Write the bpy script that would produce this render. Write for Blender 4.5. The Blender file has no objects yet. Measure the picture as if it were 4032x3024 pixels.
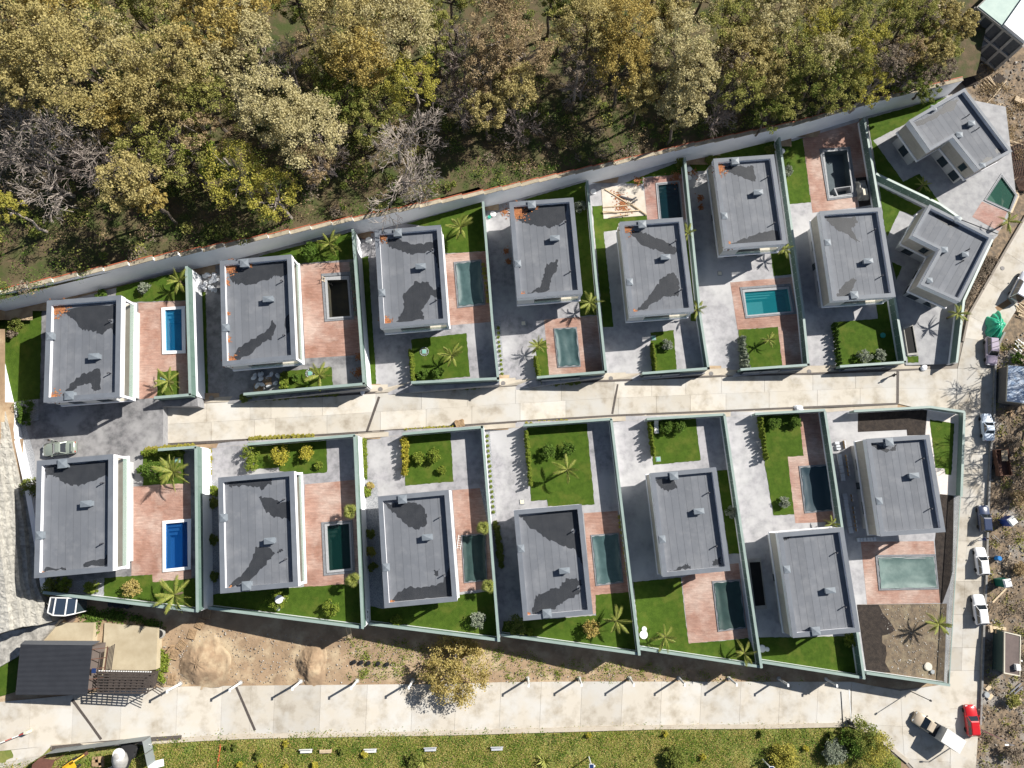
import bpy, bmesh, math, random
import numpy as np
from mathutils import Vector, Matrix
from mathutils.geometry import tessellate_polygon

# ------------------------------------------------------------------ camera, sky, sun, exposure
SC = bpy.context.scene
COL = SC.collection
H = 106.0                      # drone height above the east end of the street, metres
FPX = 2800.0                   # focal length in pixels of the 4032 px wide photograph
TILT = math.atan(478.0 / FPX)  # tilt away from straight down

cam_d = bpy.data.cameras.new("camera")
cam_d.sensor_fit = 'HORIZONTAL'
cam_d.sensor_width = 36.0
cam_d.lens = 36.0 * FPX / 4032.0
cam_d.clip_start = 1.0
cam_d.clip_end = 3000.0
cam = bpy.data.objects.new("camera", cam_d)
COL.objects.link(cam)
cam.location = (0, 0, H)
cam.rotation_euler = (TILT, 0, 0)
SC.camera = cam

SUN_EL = math.radians(37.5)
SUN_DIR = Vector((0.874 * math.cos(SUN_EL), 0.486 * math.cos(SUN_EL), math.sin(SUN_EL))).normalized()
world = bpy.data.worlds.new("World")
SC.world = world
world.use_nodes = True
wn = world.node_tree
wn.nodes.clear()
w_out = wn.nodes.new('ShaderNodeOutputWorld')
w_bg = wn.nodes.new('ShaderNodeBackground')
w_sky = wn.nodes.new('ShaderNodeTexSky')
w_sky.sky_type = 'NISHITA'
w_sky.sun_disc = False
w_sky.sun_elevation = SUN_EL
w_sky.sun_rotation = math.atan2(SUN_DIR.x, SUN_DIR.y)
w_bg.inputs['Strength'].default_value = 0.05
wn.links.new(w_sky.outputs[0], w_bg.inputs['Color'])
wn.links.new(w_bg.outputs[0], w_out.inputs['Surface'])

sun_d = bpy.data.lights.new("sun", 'SUN')
sun_d.energy = 5.0
sun_d.angle = math.radians(0.5)
sun_d.color = (1.0, 0.955, 0.88)
sun = bpy.data.objects.new("sun", sun_d)
COL.objects.link(sun)
sun.location = SUN_DIR * 200
sun.rotation_euler = SUN_DIR.to_track_quat('Z', 'Y').to_euler()

SC.view_settings.view_transform = 'Standard'
SC.view_settings.look = 'None'
SC.view_settings.gamma = 1.0
SC.view_settings.use_curve_mapping = False
SC.view_settings.exposure = 0.68

# ------------------------------------------------------------------ survey helpers
TILES = dict(A=(0, 1000), B=(800, 900), C=(1600, 700), D=(2300, 500), E=(3032, 300), F=(3032, 900),
             G=(0, 1600), H=(800, 1600), I=(1600, 1600), J=(2300, 1600), K=(3032, 1500), L=(3032, 2250),
             M=(0, 2274), N=(800, 2274), O=(1600, 2274), P=(2300, 2274), Q=(0, 0), R=(900, 0), S=(1800, 0), T=(2700, 0))
K2 = 2.212


def pp(s):
    """Survey string -> list of photo points. 'A12,34' is a point of sheet A, 'n12,34' a plain one, 'f12,34' of the overview."""
    out = []
    for w in s.split():
        t, r = w[0], w[1:]
        x, y = [float(v) for v in r.split(',')]
        if t == 'n':
            out.append((x, y))
        elif t == 'f':
            out.append((x * 4032 / 2212, y * 4032 / 2212))
        else:
            out.append((TILES[t][0] + x / K2, TILES[t][1] + y / K2))
    return out


def at(p, z=0.0):
    """Survey point -> place on the level z, metres."""
    c, s = math.cos(TILT), math.sin(TILT)
    dx, dy = p[0] - 2016.0, p[1] - 1512.0
    t = (H - z) / (dy * s + FPX * c)
    return Vector((dx * t, (-dy * c + FPX * s) * t, z))


def W(s, z=0.0):
    return [at(p, z) for p in pp(s)]


# ------------------------------------------------------------------ materials
MATS = {}
# tone of whole surface families, set against the exposure
TONE = dict(stamped_grey_concrete=.9, stamped_dark_concrete=.95, stamped_pale_concrete=.9, pale_paving=.62, cast_concrete=.76, walk_concrete=.8, lawn=.95, roof_membrane=.82, parapet_cap=.66, damp_film=.62,
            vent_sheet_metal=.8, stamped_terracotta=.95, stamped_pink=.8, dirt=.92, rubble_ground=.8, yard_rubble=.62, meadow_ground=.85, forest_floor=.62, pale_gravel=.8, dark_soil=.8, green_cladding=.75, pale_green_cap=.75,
            sand_coping=.8, pool_coping=.75, pool_coping_pale=.75, gabion_stone=.85, dark_sheet_roof=.8, cream_pad=.8, beige_facade_panel=.85, house_render=.85, palm_frond=.85, stone_mix=.8, stone_grey=.8, bright_path=1.0)


def mat(name, col, rough=0.8, col2=None, nscale=1.0, detail=6.0, contrast=(0.35, 0.65), bump=0.0, bscale=None,
        metal=0.0, spec=0.4, obj_var=0.0, island=None, island_pos=None, col3=None, n3scale=0.15, c3=(0.55, 0.7), alpha=1.0, trans=0.0, coat=0.0, dist=0.0,
        trl=0.0):
    if name in MATS:
        return MATS[name]
    tone = TONE.get(name, 1.0)
    tn = lambda c_: tuple(x * tone for x in c_) if c_ else c_
    col, col2, col3 = tn(col), tn(col2), tn(col3)
    island = [tn(c_) for c_ in island] if island else None
    m = bpy.data.materials.new(name)
    m.use_nodes = True
    nt = m.node_tree
    n, l = nt.nodes, nt.links
    b = n['Principled BSDF']
    b.inputs['Roughness'].default_value = rough
    b.inputs['Metallic'].default_value = metal
    b.inputs['Specular IOR Level'].default_value = spec
    b.inputs['Coat Weight'].default_value = coat
    b.inputs['Alpha'].default_value = alpha
    geo = n.new('ShaderNodeNewGeometry')
    sock = None
    rgb = n.new('ShaderNodeRGB')
    rgb.outputs[0].default_value = (*col, 1)
    sock = rgb.outputs[0]

    def noise(scale, det=detail, d=0.0):
        t = n.new('ShaderNodeTexNoise')
        t.inputs['Scale'].default_value = scale
        t.inputs['Detail'].default_value = det
        t.inputs['Roughness'].default_value = 0.62
        t.inputs['Distortion'].default_value = d
        l.new(geo.outputs['Position'], t.inputs['Vector'])
        return t.outputs['Fac']

    def ramp(f, a, b_):
        r = n.new('ShaderNodeMapRange')
        r.inputs['From Min'].default_value = a
        r.inputs['From Max'].default_value = b_
        l.new(f, r.inputs['Value'])
        return r.outputs[0]

    def mix(a, c, f):
        x = n.new('ShaderNodeMix')
        x.data_type = 'RGBA'
        l.new(f, x.inputs['Factor'])
        l.new(a, x.inputs['A'])
        if isinstance(c, tuple):
            x.inputs['B'].default_value = (*c, 1)
        else:
            l.new(c, x.inputs['B'])
        return x.outputs['Result']
    if island:
        cr = n.new('ShaderNodeValToRGB')
        cr.color_ramp.interpolation = 'LINEAR'
        el = cr.color_ramp.elements
        k = len(island)
        for i, c in enumerate(island):
            p = i / (k - 1) if k > 1 else 0
            e = el[i] if i < 2 else el.new(p)
            e.position = p
            e.color = (*c, 1)
        l.new(geo.outputs['Random Per Island'], cr.inputs[0])
        sock = cr.outputs[0]
    if col2:
        sock = mix(sock, col2, ramp(noise(nscale, d=dist), *contrast))
    if col3:
        sock = mix(sock, col3, ramp(noise(n3scale, 5.0), *c3))
    if obj_var:
        oi = n.new('ShaderNodeObjectInfo')
        hs = n.new('ShaderNodeHueSaturation')
        mr = n.new('ShaderNodeMapRange')
        mr.inputs['To Min'].default_value = 1 - obj_var
        mr.inputs['To Max'].default_value = 1 + obj_var
        l.new(oi.outputs['Random'], mr.inputs['Value'])
        l.new(mr.outputs[0], hs.inputs['Value'])
        l.new(sock, hs.inputs['Color'])
        sock = hs.outputs[0]
    l.new(sock, b.inputs['Base Color'])
    if bump:
        bp = n.new('ShaderNodeBump')
        bp.inputs['Strength'].default_value = bump
        bp.inputs['Distance'].default_value = 0.06
        l.new(noise(bscale or nscale * 4, 4.0), bp.inputs['Height'])
        l.new(bp.outputs[0], b.inputs['Normal'])
    if trl:
        out = n['Material Output']
        tl = n.new('ShaderNodeBsdfTranslucent')
        l.new(sock, tl.inputs['Color'])
        ms = n.new('ShaderNodeMixShader')
        ms.inputs[0].default_value = trl
        l.new(b.outputs[0], ms.inputs[1])
        l.new(tl.outputs[0], ms.inputs[2])
        l.new(ms.outputs[0], out.inputs['Surface'])
    if trans:
        out = n['Material Output']
        tr = n.new('ShaderNodeBsdfTransparent')
        ms = n.new('ShaderNodeMixShader')
        ms.inputs[0].default_value = trans
        l.new(b.outputs[0], ms.inputs[1])
        l.new(tr.outputs[0], ms.inputs[2])
        l.new(ms.outputs[0], out.inputs['Surface'])
    MATS[name] = m
    return m


# ------------------------------------------------------------------ object helpers
RNG = np.random.default_rng(7)
random.seed(7)


def tag(o, label=None, cat=None, group=None, kind=None):
    if label:
        o['label'] = label
    if cat:
        o['category'] = cat
    if group:
        o['group'] = group
    if kind:
        o['kind'] = kind
    return o


def thing(name, label, cat, loc=(0, 0, 0), rz=0.0, group=None):
    o = bpy.data.objects.new(name, None)
    o.empty_display_size = 0.3
    COL.objects.link(o)
    o.location = loc
    o.rotation_euler = (0, 0, rz)
    return tag(o, label, cat, group)


class MB:
    """Collects boxes, bars, tubes and sheets and links them as one mesh object."""

    def __init__(self):
        self.v = []
        self.f = []

    def add(self, vs, fs):
        k = len(self.v)
        self.v += [tuple(p) for p in vs]
        self.f += [tuple(i + k for i in f) for f in fs]
        return self

    def box(self, x0, x1, y0, y1, z0, z1):
        return self.prism([(x0, y0), (x1, y0), (x1, y1), (x0, y1)], z0, z1)

    def prism(self, poly, z0, z1, bottom=True):
        n = len(poly)
        a = sum(poly[i][0] * poly[(i + 1) % n][1] - poly[(i + 1) % n][0] * poly[i][1] for i in range(n))
        if a < 0:
            poly = poly[::-1]
        vs = [(p[0], p[1], z0) for p in poly] + [(p[0], p[1], z1) for p in poly]
        fs = [tuple(range(n, 2 * n))] + [(i, (i + 1) % n, n + (i + 1) % n, n + i) for i in range(n)]
        if bottom:
            fs.append(tuple(range(n - 1, -1, -1)))
        return self.add(vs, fs)

    def frustum(self, poly0, poly1, z0, z1):
        n = len(poly0)
        vs = [(p[0], p[1], z0) for p in poly0] + [(p[0], p[1], z1) for p in poly1]
        fs = [tuple(range(n, 2 * n)), tuple(range(n - 1, -1, -1))] + [(i, (i + 1) % n, n + (i + 1) % n, n + i) for i in range(n)]
        return self.add(vs, fs)

    def bar(self, a, b, w, h, up=(0, 0, 1)):
        a, b = Vector(a), Vector(b)
        d = (b - a).normalized()
        u = Vector(up)
        if abs(d.dot(u)) > 0.98:
            u = Vector((1, 0, 0))
        s = d.cross(u).normalized() * (w / 2)
        t = s.cross(d).normalized() * (h / 2)
        vs = [a - s - t, a + s - t, a + s + t, a - s + t, b - s - t, b + s - t, b + s + t, b - s + t]
        return self.add(vs, [(3, 2, 1, 0), (4, 5, 6, 7), (0, 1, 5, 4), (1, 2, 6, 5), (2, 3, 7, 6), (3, 0, 4, 7)])

    def tube(self, pts, rad, n=6, cap=True):
        pts = [Vector(p) for p in pts]
        k = len(pts)
        if not hasattr(rad, '__len__'):
            rad = [rad] * k
        vs, fs = [], []
        ref = Vector((0.31, 0.17, 0.93))
        for i, p in enumerate(pts):
            d = (pts[min(i + 1, k - 1)] - pts[max(i - 1, 0)])
            d = d.normalized() if d.length > 1e-9 else Vector((0, 0, 1))
            u = d.cross(ref if abs(d.dot(ref)) < 0.95 else Vector((1, 0, 0))).normalized()
            w = d.cross(u)
            for j in range(n):
                a = 2 * math.pi * j / n
                vs.append(p + (u * math.cos(a) + w * math.sin(a)) * rad[i])
        for i in range(k - 1):
            for j in range(n):
                fs.append((i * n + j, i * n + (j + 1) % n, (i + 1) * n + (j + 1) % n, (i + 1) * n + j))
        if cap:
            fs.append(tuple(range(n - 1, -1, -1)))
            fs.append(tuple(range((k - 1) * n, k * n)))
        return self.add(vs, fs)

    def disc(self, c, r, z0, z1, n=16, r1=None):
        r1 = r if r1 is None else r1
        p0 = [(c[0] + r * math.cos(2 * math.pi * i / n), c[1] + r * math.sin(2 * math.pi * i / n)) for i in range(n)]
        p1 = [(c[0] + r1 * math.cos(2 * math.pi * i / n), c[1] + r1 * math.sin(2 * math.pi * i / n)) for i in range(n)]
        return self.frustum(p0, p1, z0, z1)

    def lathe(self, c, prof, n=16):
        vs, fs = [], []
        for (r, z) in prof:
            for j in range(n):
                a = 2 * math.pi * j / n
                vs.append((c[0] + r * math.cos(a), c[1] + r * math.sin(a), z))
        for i in range(len(prof) - 1):
            for j in range(n):
                fs.append((i * n + j, i * n + (j + 1) % n, (i + 1) * n + (j + 1) % n, (i + 1) * n + j))
        fs.append(tuple(range(n - 1, -1, -1)))
        fs.append(tuple(range((len(prof) - 1) * n, len(prof) * n)))
        return self.add(vs, fs)

    def sheet(self, poly, z, holes=()):
        rings = [[Vector((p[0], p[1], 0)) for p in poly]] + [[Vector((p[0], p[1], 0)) for p in h] for h in holes]
        flat = [v for r in rings for v in r]
        tris = tessellate_polygon(rings)
        fs = []
        for t in tris:
            a, b, c = [flat[i] for i in t]
            cr = (b - a).cross(c - a).z
            if abs(cr) < 1e-9:
                continue
            fs.append(tuple(t) if cr > 0 else (t[0], t[2], t[1]))
        return self.add([(v.x, v.y, z) for v in flat], fs)

    def ring(self, outer, inner, z0, z1):
        n = len(outer)
        vs = [(p[0], p[1], z1) for p in outer] + [(p[0], p[1], z1) for p in inner] + [(p[0], p[1], z0) for p in outer] + [(p[0], p[1], z0) for p in inner]
        fs = []
        for i in range(n):
            j = (i + 1) % n
            fs += [(i, j, n + j, n + i), (2 * n + j, 2 * n + i, 3 * n + i, 3 * n + j), (i, 2 * n + i, 2 * n + j, j), (n + j, 3 * n + j, 3 * n + i, n + i)]
        return self.add(vs, fs)

    def mesh(self, name, material, smooth=False, off=None, fixn=False):
        me = bpy.data.meshes.new(name)
        v = self.v
        if off is not None:
            v = [(p[0] - off[0], p[1] - off[1], p[2] - off[2]) for p in v]
        me.from_pydata(v, [], self.f)
        if fixn:
            bm = bmesh.new()
            bm.from_mesh(me)
            bmesh.ops.recalc_face_normals(bm, faces=bm.faces)
            bm.to_mesh(me)
            bm.free()
        if material:
            me.materials.append(material)
        if smooth:
            me.polygons.foreach_set('use_smooth', [True] * len(me.polygons))
        me.update()
        return me

    def build(self, name, material, parent=None, smooth=False, world=False, fixn=False):
        off = parent.location if (parent and world) else None
        if parent and world and parent.parent:
            off = parent.location + parent.parent.location
        o = bpy.data.objects.new(name, self.mesh(name, material, smooth, off, fixn))
        COL.objects.link(o)
        if parent:
            o.parent = parent
        return o


def inst(name, me, parent=None, loc=(0, 0, 0), rz=0.0, sc=(1, 1, 1)):
    o = bpy.data.objects.new(name, me)
    COL.objects.link(o)
    o.location = loc
    o.rotation_euler = (0, 0, rz)
    o.scale = sc
    if parent:
        o.parent = parent
    return o


def copy_tree(src, loc, rz=0.0, sc=1.0, label=None, group=None, cat=None):
    r = src.copy()
    COL.objects.link(r)
    r.location = loc
    r.rotation_euler = (0, 0, rz)
    r.scale = (sc, sc, sc) if not hasattr(sc, '__len__') else sc
    for ch in src.children:
        c = ch.copy()
        COL.objects.link(c)
        c.parent = r
        for g in ch.children:
            d = g.copy()
            COL.objects.link(d)
            d.parent = c
    return tag(r, label, cat, group)


def struct(name, mb, material, smooth=False):
    return tag(mb.build(name, material, smooth=smooth), kind='structure')


def lerp(a, b, t):
    return a + (b - a) * t


def npmesh(name, verts, quads, material):
    """Fast mesh from arrays: verts (n,3), quads (m,4)."""
    me = bpy.data.meshes.new(name)
    me.vertices.add(len(verts))
    me.vertices.foreach_set('co', np.ascontiguousarray(verts, dtype=np.float32).ravel())
    m, k = quads.shape
    me.loops.add(m * k)
    me.loops.foreach_set('vertex_index', np.ascontiguousarray(quads, dtype=np.int32).ravel())
    me.polygons.add(m)
    me.polygons.foreach_set('loop_start', np.arange(0, m * k, k, dtype=np.int32))
    me.polygons.foreach_set('loop_total', np.full(m, k, dtype=np.int32))
    me.update(calc_edges=True)
    if material:
        me.materials.append(material)
    return me

# ------------------------------------------------------------------ levels: the street falls about 15 m from west to east
ZS = [(-1500, 18.0), (0, 14.2), (300, 13.0), (640, 11.7), (880, 10.6), (1520, 7.9), (2020, 5.4), (2450, 3.2), (2860, 1.4), (3250, 0.0), (3900, -1.0), (5500, -2.0)]
ZN = [(-1500, 26.0), (0, 19.5), (450, 17.6), (1070, 14.4), (1600, 11.9), (2100, 9.4), (2500, 7.6), (2870, 6.2), (3230, 4.9), (3560, 4.4), (3740, 4.2), (5500, 2.0)]
ZO = [(-2000, 0.0), (1750, 0.0), (2600, -2.2), (6000, -2.6)]
LV = dict(u1=13.0, u2=10.6, u3=7.9, u4=5.4, u5=3.2, u6=1.4, u7=0.0, u8=-0.3, u9=-0.2,
          d1=13.0, d2=10.6, d3=7.9, d4=5.4, d5=3.2, d6=1.4, d7=0.0)


def interp(tab, x):
    xs = [t[0] for t in tab]
    ys = [t[1] for t in tab]
    return float(np.interp(x, xs, ys))


def zg(p):
    return interp(ZS, p[0]) + interp(ZO, p[1])


def zf(p):
    return interp(ZN, p[0])


def G(p, h=0.0):
    """Survey point -> place on the open ground (streets, yards)."""
    return at(p, zg(p) + h)


def GW(s, h=0.0):
    return [G(p, h) for p in pp(s)]


# ------------------------------------------------------------------ surface materials
m_dirt = mat('dirt', (0.37, 0.26, 0.165), 0.95, (0.25, 0.175, 0.11), 0.5, 10, (0.35, 0.65), 0.8, 3.0, col3=(0.47, 0.37, 0.245), n3scale=0.4, c3=(0.48, 0.66))
m_rubble = mat('rubble_ground', (0.34, 0.25, 0.165), 0.95, (0.16, 0.125, 0.09), 1.6, 10, (0.38, 0.6), 1.0, 4.0, col3=(0.36, 0.335, 0.305), n3scale=0.2, c3=(0.52, 0.66))
m_meadow = mat('meadow_ground', (0.27, 0.26, 0.075), 0.95, (0.15, 0.185, 0.04), 0.45, 9, (0.38, 0.62), 0.7, 6.0, col3=(0.30, 0.22, 0.11), n3scale=0.3, c3=(0.55, 0.7))
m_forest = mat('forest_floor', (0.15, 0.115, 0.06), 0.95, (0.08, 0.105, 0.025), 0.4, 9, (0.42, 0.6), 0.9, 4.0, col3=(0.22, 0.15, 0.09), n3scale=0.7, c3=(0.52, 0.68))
m_slab = mat('cast_concrete', (0.61, 0.56, 0.48), 0.9, (0.36, 0.31, 0.24), 0.55, 11, (0.46, 0.74), 0.15, 8.0, obj_var=0.13, col3=(0.62, 0.60, 0.56), n3scale=0.25, c3=(0.45, 0.65))
m_joint = mat('road_bed', (0.24, 0.21, 0.18), 0.95)
m_walk = mat('walk_concrete', (0.56, 0.50, 0.41), 0.9, (0.46, 0.40, 0.32), 0.8, 6, (0.4, 0.7), 0.1, 9.0)
m_paving = mat('stamped_grey_concrete', (0.37, 0.36, 0.378), 0.85, (0.21, 0.21, 0.22), 1.1, 11, (0.40, 0.68), 0.2, 9.0, col3=(0.45, 0.445, 0.45), n3scale=0.16, c3=(0.45, 0.62))
m_paving_d = mat('stamped_dark_concrete', (0.25, 0.245, 0.25), 0.85, (0.12, 0.12, 0.125), 1.1, 11, (0.40, 0.66), 0.2, 9.0, col3=(0.34, 0.335, 0.335), n3scale=0.2, c3=(0.48, 0.64))
m_paving_l = mat('stamped_pale_concrete', (0.43, 0.42, 0.435), 0.85, (0.28, 0.28, 0.29), 1.0, 11, (0.40, 0.70), 0.2, 9.0, col3=(0.52, 0.515, 0.515), n3scale=0.16, c3=(0.45, 0.62))
m_paving_e = mat('pale_paving', (0.58, 0.58, 0.59), 0.85, (0.40, 0.40, 0.42), 0.9, 11, (0.4, 0.7), 0.2, 9.0)
m_retain = mat('retaining_side', (0.30, 0.30, 0.31), 0.9, (0.22, 0.22, 0.23), 1.2)
m_gravel = mat('pale_gravel', (0.50, 0.51, 0.53), 0.95, (0.27, 0.28, 0.30), 7.0, 4, (0.35, 0.6), 0.7, 14.0)
m_soil = mat('dark_soil', (0.055, 0.042, 0.034), 0.95, (0.03, 0.023, 0.02), 1.6, 8, (0.4, 0.6), 0.9, 5.0)
m_lawn = mat('lawn', (0.070, 0.122, 0.014), 0.95, (0.045, 0.085, 0.009), 1.4, 10, (0.36, 0.66), 0.9, 12.0, col3=(0.115, 0.14, 0.024), n3scale=0.5, c3=(0.50, 0.74), spec=0.15)
m_leaflit = mat('leaf_litter', (0.30, 0.12, 0.045), 0.9, (0.16, 0.075, 0.035), 3.0, 6, (0.4, 0.6), 0.7, 9)


def patio_mat(name, c1, c2, cm):
    m = mat(name, c1, 0.8, c2, 0.5, 9, (0.38, 0.68), 0.15, 10.0, col3=cm, n3scale=.22, c3=(.46, .66))
    nt = m.node_tree
    n, l = nt.nodes, nt.links
    b = n['Principled BSDF']
    src = b.inputs['Base Color'].links[0].from_socket
    geo = [x for x in n if x.bl_idname == 'ShaderNodeNewGeometry'][0]
    mp = n.new('ShaderNodeMapping')
    mp.inputs['Rotation'].default_value = (0, 0, math.radians(5))
    l.new(geo.outputs['Position'], mp.inputs['Vector'])
    br = n.new('ShaderNodeTexBrick')
    br.inputs['Scale'].default_value = 1.0
    br.inputs['Brick Width'].default_value = 0.42
    br.inputs['Row Height'].default_value = 0.2
    br.inputs['Mortar Size'].default_value = 0.012
    br.inputs['Color1'].default_value = (1, 1, 1, 1)
    br.inputs['Color2'].default_value = (0.74, 0.74, 0.74, 1)
    br.inputs['Mortar'].default_value = (0.55, 0.55, 0.55, 1)
    l.new(mp.outputs[0], br.inputs['Vector'])
    st = n.new('ShaderNodeTexNoise')                # brushed streaks of the stamped finish
    st.inputs['Scale'].default_value = 1.0
    st.inputs['Detail'].default_value = 6
    mp2 = n.new('ShaderNodeMapping')
    mp2.inputs['Rotation'].default_value = (0, 0, math.radians(5))
    mp2.inputs['Scale'].default_value = (0.8, 6.0, 1)
    l.new(geo.outputs['Position'], mp2.inputs['Vector'])
    l.new(mp2.outputs[0], st.inputs['Vector'])
    mr = n.new('ShaderNodeMapRange')
    mr.inputs['From Min'].default_value = 0.3
    mr.inputs['From Max'].default_value = 0.7
    mr.inputs['To Min'].default_value = 0.72
    mr.inputs['To Max'].default_value = 1.12
    l.new(st.outputs['Fac'], mr.inputs['Value'])
    mx = n.new('ShaderNodeMix')
    mx.data_type = 'RGBA'
    mx.blend_type = 'MULTIPLY'
    mx.inputs['Factor'].default_value = 0.55
    l.new(src, mx.inputs['A'])
    l.new(br.outputs['Color'], mx.inputs['B'])
    mx2 = n.new('ShaderNodeMix')
    mx2.data_type = 'RGBA'
    mx2.blend_type = 'MULTIPLY'
    mx2.inputs['Factor'].default_value = 0.8
    l.new(mx.outputs['Result'], mx2.inputs['A'])
    l.new(mr.outputs[0], mx2.inputs['B'])
    l.new(mx2.outputs['Result'], b.inputs['Base Color'])
    return m


m_patio = patio_mat('stamped_terracotta', (0.46, 0.285, 0.225), (0.34, 0.18, 0.13), (0.56, 0.42, 0.355))
m_patio_p = patio_mat('stamped_pink', (0.52, 0.32, 0.27), (0.42, 0.20, 0.155), (0.60, 0.45, 0.40))

m_white = mat('white_render', (0.84, 0.86, 0.89), 0.85, (0.76, 0.78, 0.82), 0.5, 6, (0.4, 0.75))
m_cladding = mat('green_cladding', (0.20, 0.30, 0.26), 0.38, (0.16, 0.25, 0.22), 0.6, 5, (0.35, 0.7), spec=0.6)
m_cap = mat('pale_green_cap', (0.37, 0.47, 0.43), 0.4, (0.31, 0.40, 0.37), 0.7, 5, (0.4, 0.7), spec=0.5)
m_glass_clear = mat('clear_glass', (0.42, 0.48, 0.46), 0.08, trans=0.72, spec=0.8)
m_coping = mat('sand_coping', (0.52, 0.45, 0.33), 0.9, (0.38, 0.33, 0.25), 2.0, 6, (0.4, 0.65), 0.3, 10, obj_var=0.15)
m_redrail = mat('red_edging', (0.42, 0.12, 0.06), 0.7)
m_dark = mat('dark_metal_and_fence_shade', (0.05, 0.052, 0.056), 0.5, metal=0.3)
m_grate = mat('drain_grate', (0.10, 0.085, 0.075), 0.7, (0.06, 0.05, 0.045), 6.0)
m_bolt = mat('bolt', (0.85, 0.86, 0.86), 0.4)

# ------------------------------------------------------------------ open ground, one sheet out to the horizon
ROW_U = pp('n-20,1260 A1610,150 B1290,20 C1570,30 D1650,112 E780,392 E1540,178 n3900,430 n3990,800 F1640,900 F1600,1150 n3560,1450 n2900,1470 n2300,1492 n1311,1545 n900,1568 n645,1580 n642,1740 n1000,1745 n1800,1690 n2409,1648 n3080,1620 n3534,1602 K1690,290 L1555,960 L835,880 P1545,730 P490,615 O820,495 N1440,395 N40,255 M400,140 n60,1760 n0,1500')


def inside(p, poly):
    x, y = p
    r = False
    n = len(poly)
    for i in range(n):
        x0, y0 = poly[i]
        x1, y1 = poly[(i + 1) % n]
        if (y0 > y) != (y1 > y) and x < (x1 - x0) * (y - y0) / (y1 - y0) + x0:
            r = not r
    return r


def wall_line_y(x):
    pts = NW_BASE
    return float(np.interp(x, [p[0] for p in pts], [p[1] for p in pts]))


NW_BASE = pp('n-1500,1640 A0,550 A1610,140 A1725,135 B1300,12 B1375,50 C0,385 C650,205 C690,265 C1575,20 D45,505 D850,280 D890,310 D1650,100 D1700,140 E780,380 E840,350 E1540,170 n4600,150')

xs = np.concatenate([np.array([-40000, -12000, -5000, -2600]), np.arange(-1600, 5700, 36), np.array([6600, 9000, 16000, 44000])])
ys = np.concatenate([np.array([-11500, -8000, -4000, -1800]), np.arange(-900, 4200, 36), np.array([5200, 8000, 16000, 40000])])
gv, gi, gf, gm = [], {}, [], []
shrunk = []
cx0 = sum(p[0] for p in ROW_U) / len(ROW_U)
for j, y in enumerate(ys):
    for i, x in enumerate(xs):
        xc = min(max(x, -1600), 5600)
        yc = min(max(y, -900), 4100)
        gi[(i, j)] = len(gv)
        f = yc < wall_line_y(xc) - 30 and xc < 3760
        z = zg((xc, yc)) - 0.08 + (RNG.random() - 0.5) * 0.05
        if xc < -10 and 1200 < yc < 2490:
            z += 1.6
        gv.append(at((x, y), z))
for j in range(len(ys) - 1):
    for i in range(len(xs) - 1):
        c = ((xs[i] + xs[i + 1]) / 2, (ys[j] + ys[j + 1]) / 2)
        cor = [(xs[i], ys[j]), (xs[i + 1], ys[j]), (xs[i + 1], ys[j + 1]), (xs[i], ys[j + 1])]
        if all(inside(q, ROW_U) for q in cor):
            continue
        if c[1] < wall_line_y(c[0]) - 60 and -1500 < c[0] < 3700 and c[1] > -900:
            continue
        gf.append((gi[(i, j)], gi[(i, j + 1)], gi[(i + 1, j + 1)], gi[(i + 1, j)]))
        k = 0
        if c[1] > 2760 and 560 < c[0] < 3560 or (c[1] > 2860 and -900 < c[0] < 560):
            k = 1
        elif c[0] > 3700:
            k = 2
        gm.append(k)
gmb = MB().add(gv, gf)
ground = struct('ground', gmb, m_dirt)
ground.data.materials.append(m_meadow)
ground.data.materials.append(m_rubble)
ground.data.polygons.foreach_set('material_index', gm)

# forest floor behind the retaining wall, level with the wall's head and rough
fv, ff, fi = [], [], {}
fx = np.concatenate([np.array([-9000, -4000]), np.arange(-1500, 3790, 30)])
NR = 46
for i, x in enumerate(fx):
    xc = max(x, -1500)
    for j in range(NR):
        t = j / (NR - 1)
        yb = wall_line_y(xc)
        top = at((xc, yb), interp(ZS, xc))
        # world x of the wall here, then march north
        zt = zf((xc, yb)) - 0.45
        b = at((xc, yb), zt - 4.2)
        d = t ** 1.6 * 190.0
        bump = (RNG.random() - 0.5) * 0.3 if 0 < j < NR - 1 else 0
        pos = Vector((b.x * (1 + 0.004 * d) + (x - xc) * 0.035, b.y + 0.35 + d, zt + bump + 0.012 * d))
        fi[(i, j)] = len(fv)
        fv.append(pos)
for i in range(len(fx) - 1):
    for j in range(NR - 1):
        ff.append((fi[(i, j)], fi[(i + 1, j)], fi[(i + 1, j + 1)], fi[(i, j + 1)]))
struct('forest_floor', MB().add(fv, ff), m_forest, smooth=True)

# ------------------------------------------------------------------ streets: bed, cast slabs, drains, kerbs
NDR = pp('n560,1592 n642,1592 n900,1579 n1311,1557 n1469,1546 n2300,1503 n2900,1478 n3118,1474 n3624,1454')
SDR = pp('n560,1756 n642,1751 n1000,1731 n1800,1679 n1894,1670 n2409,1637 n2600,1629 n2900,1617 n3080,1608 n3534,1590')


def yat(line, x):
    return float(np.interp(x, [p[0] for p in line], [p[1] for p in line]))


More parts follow.
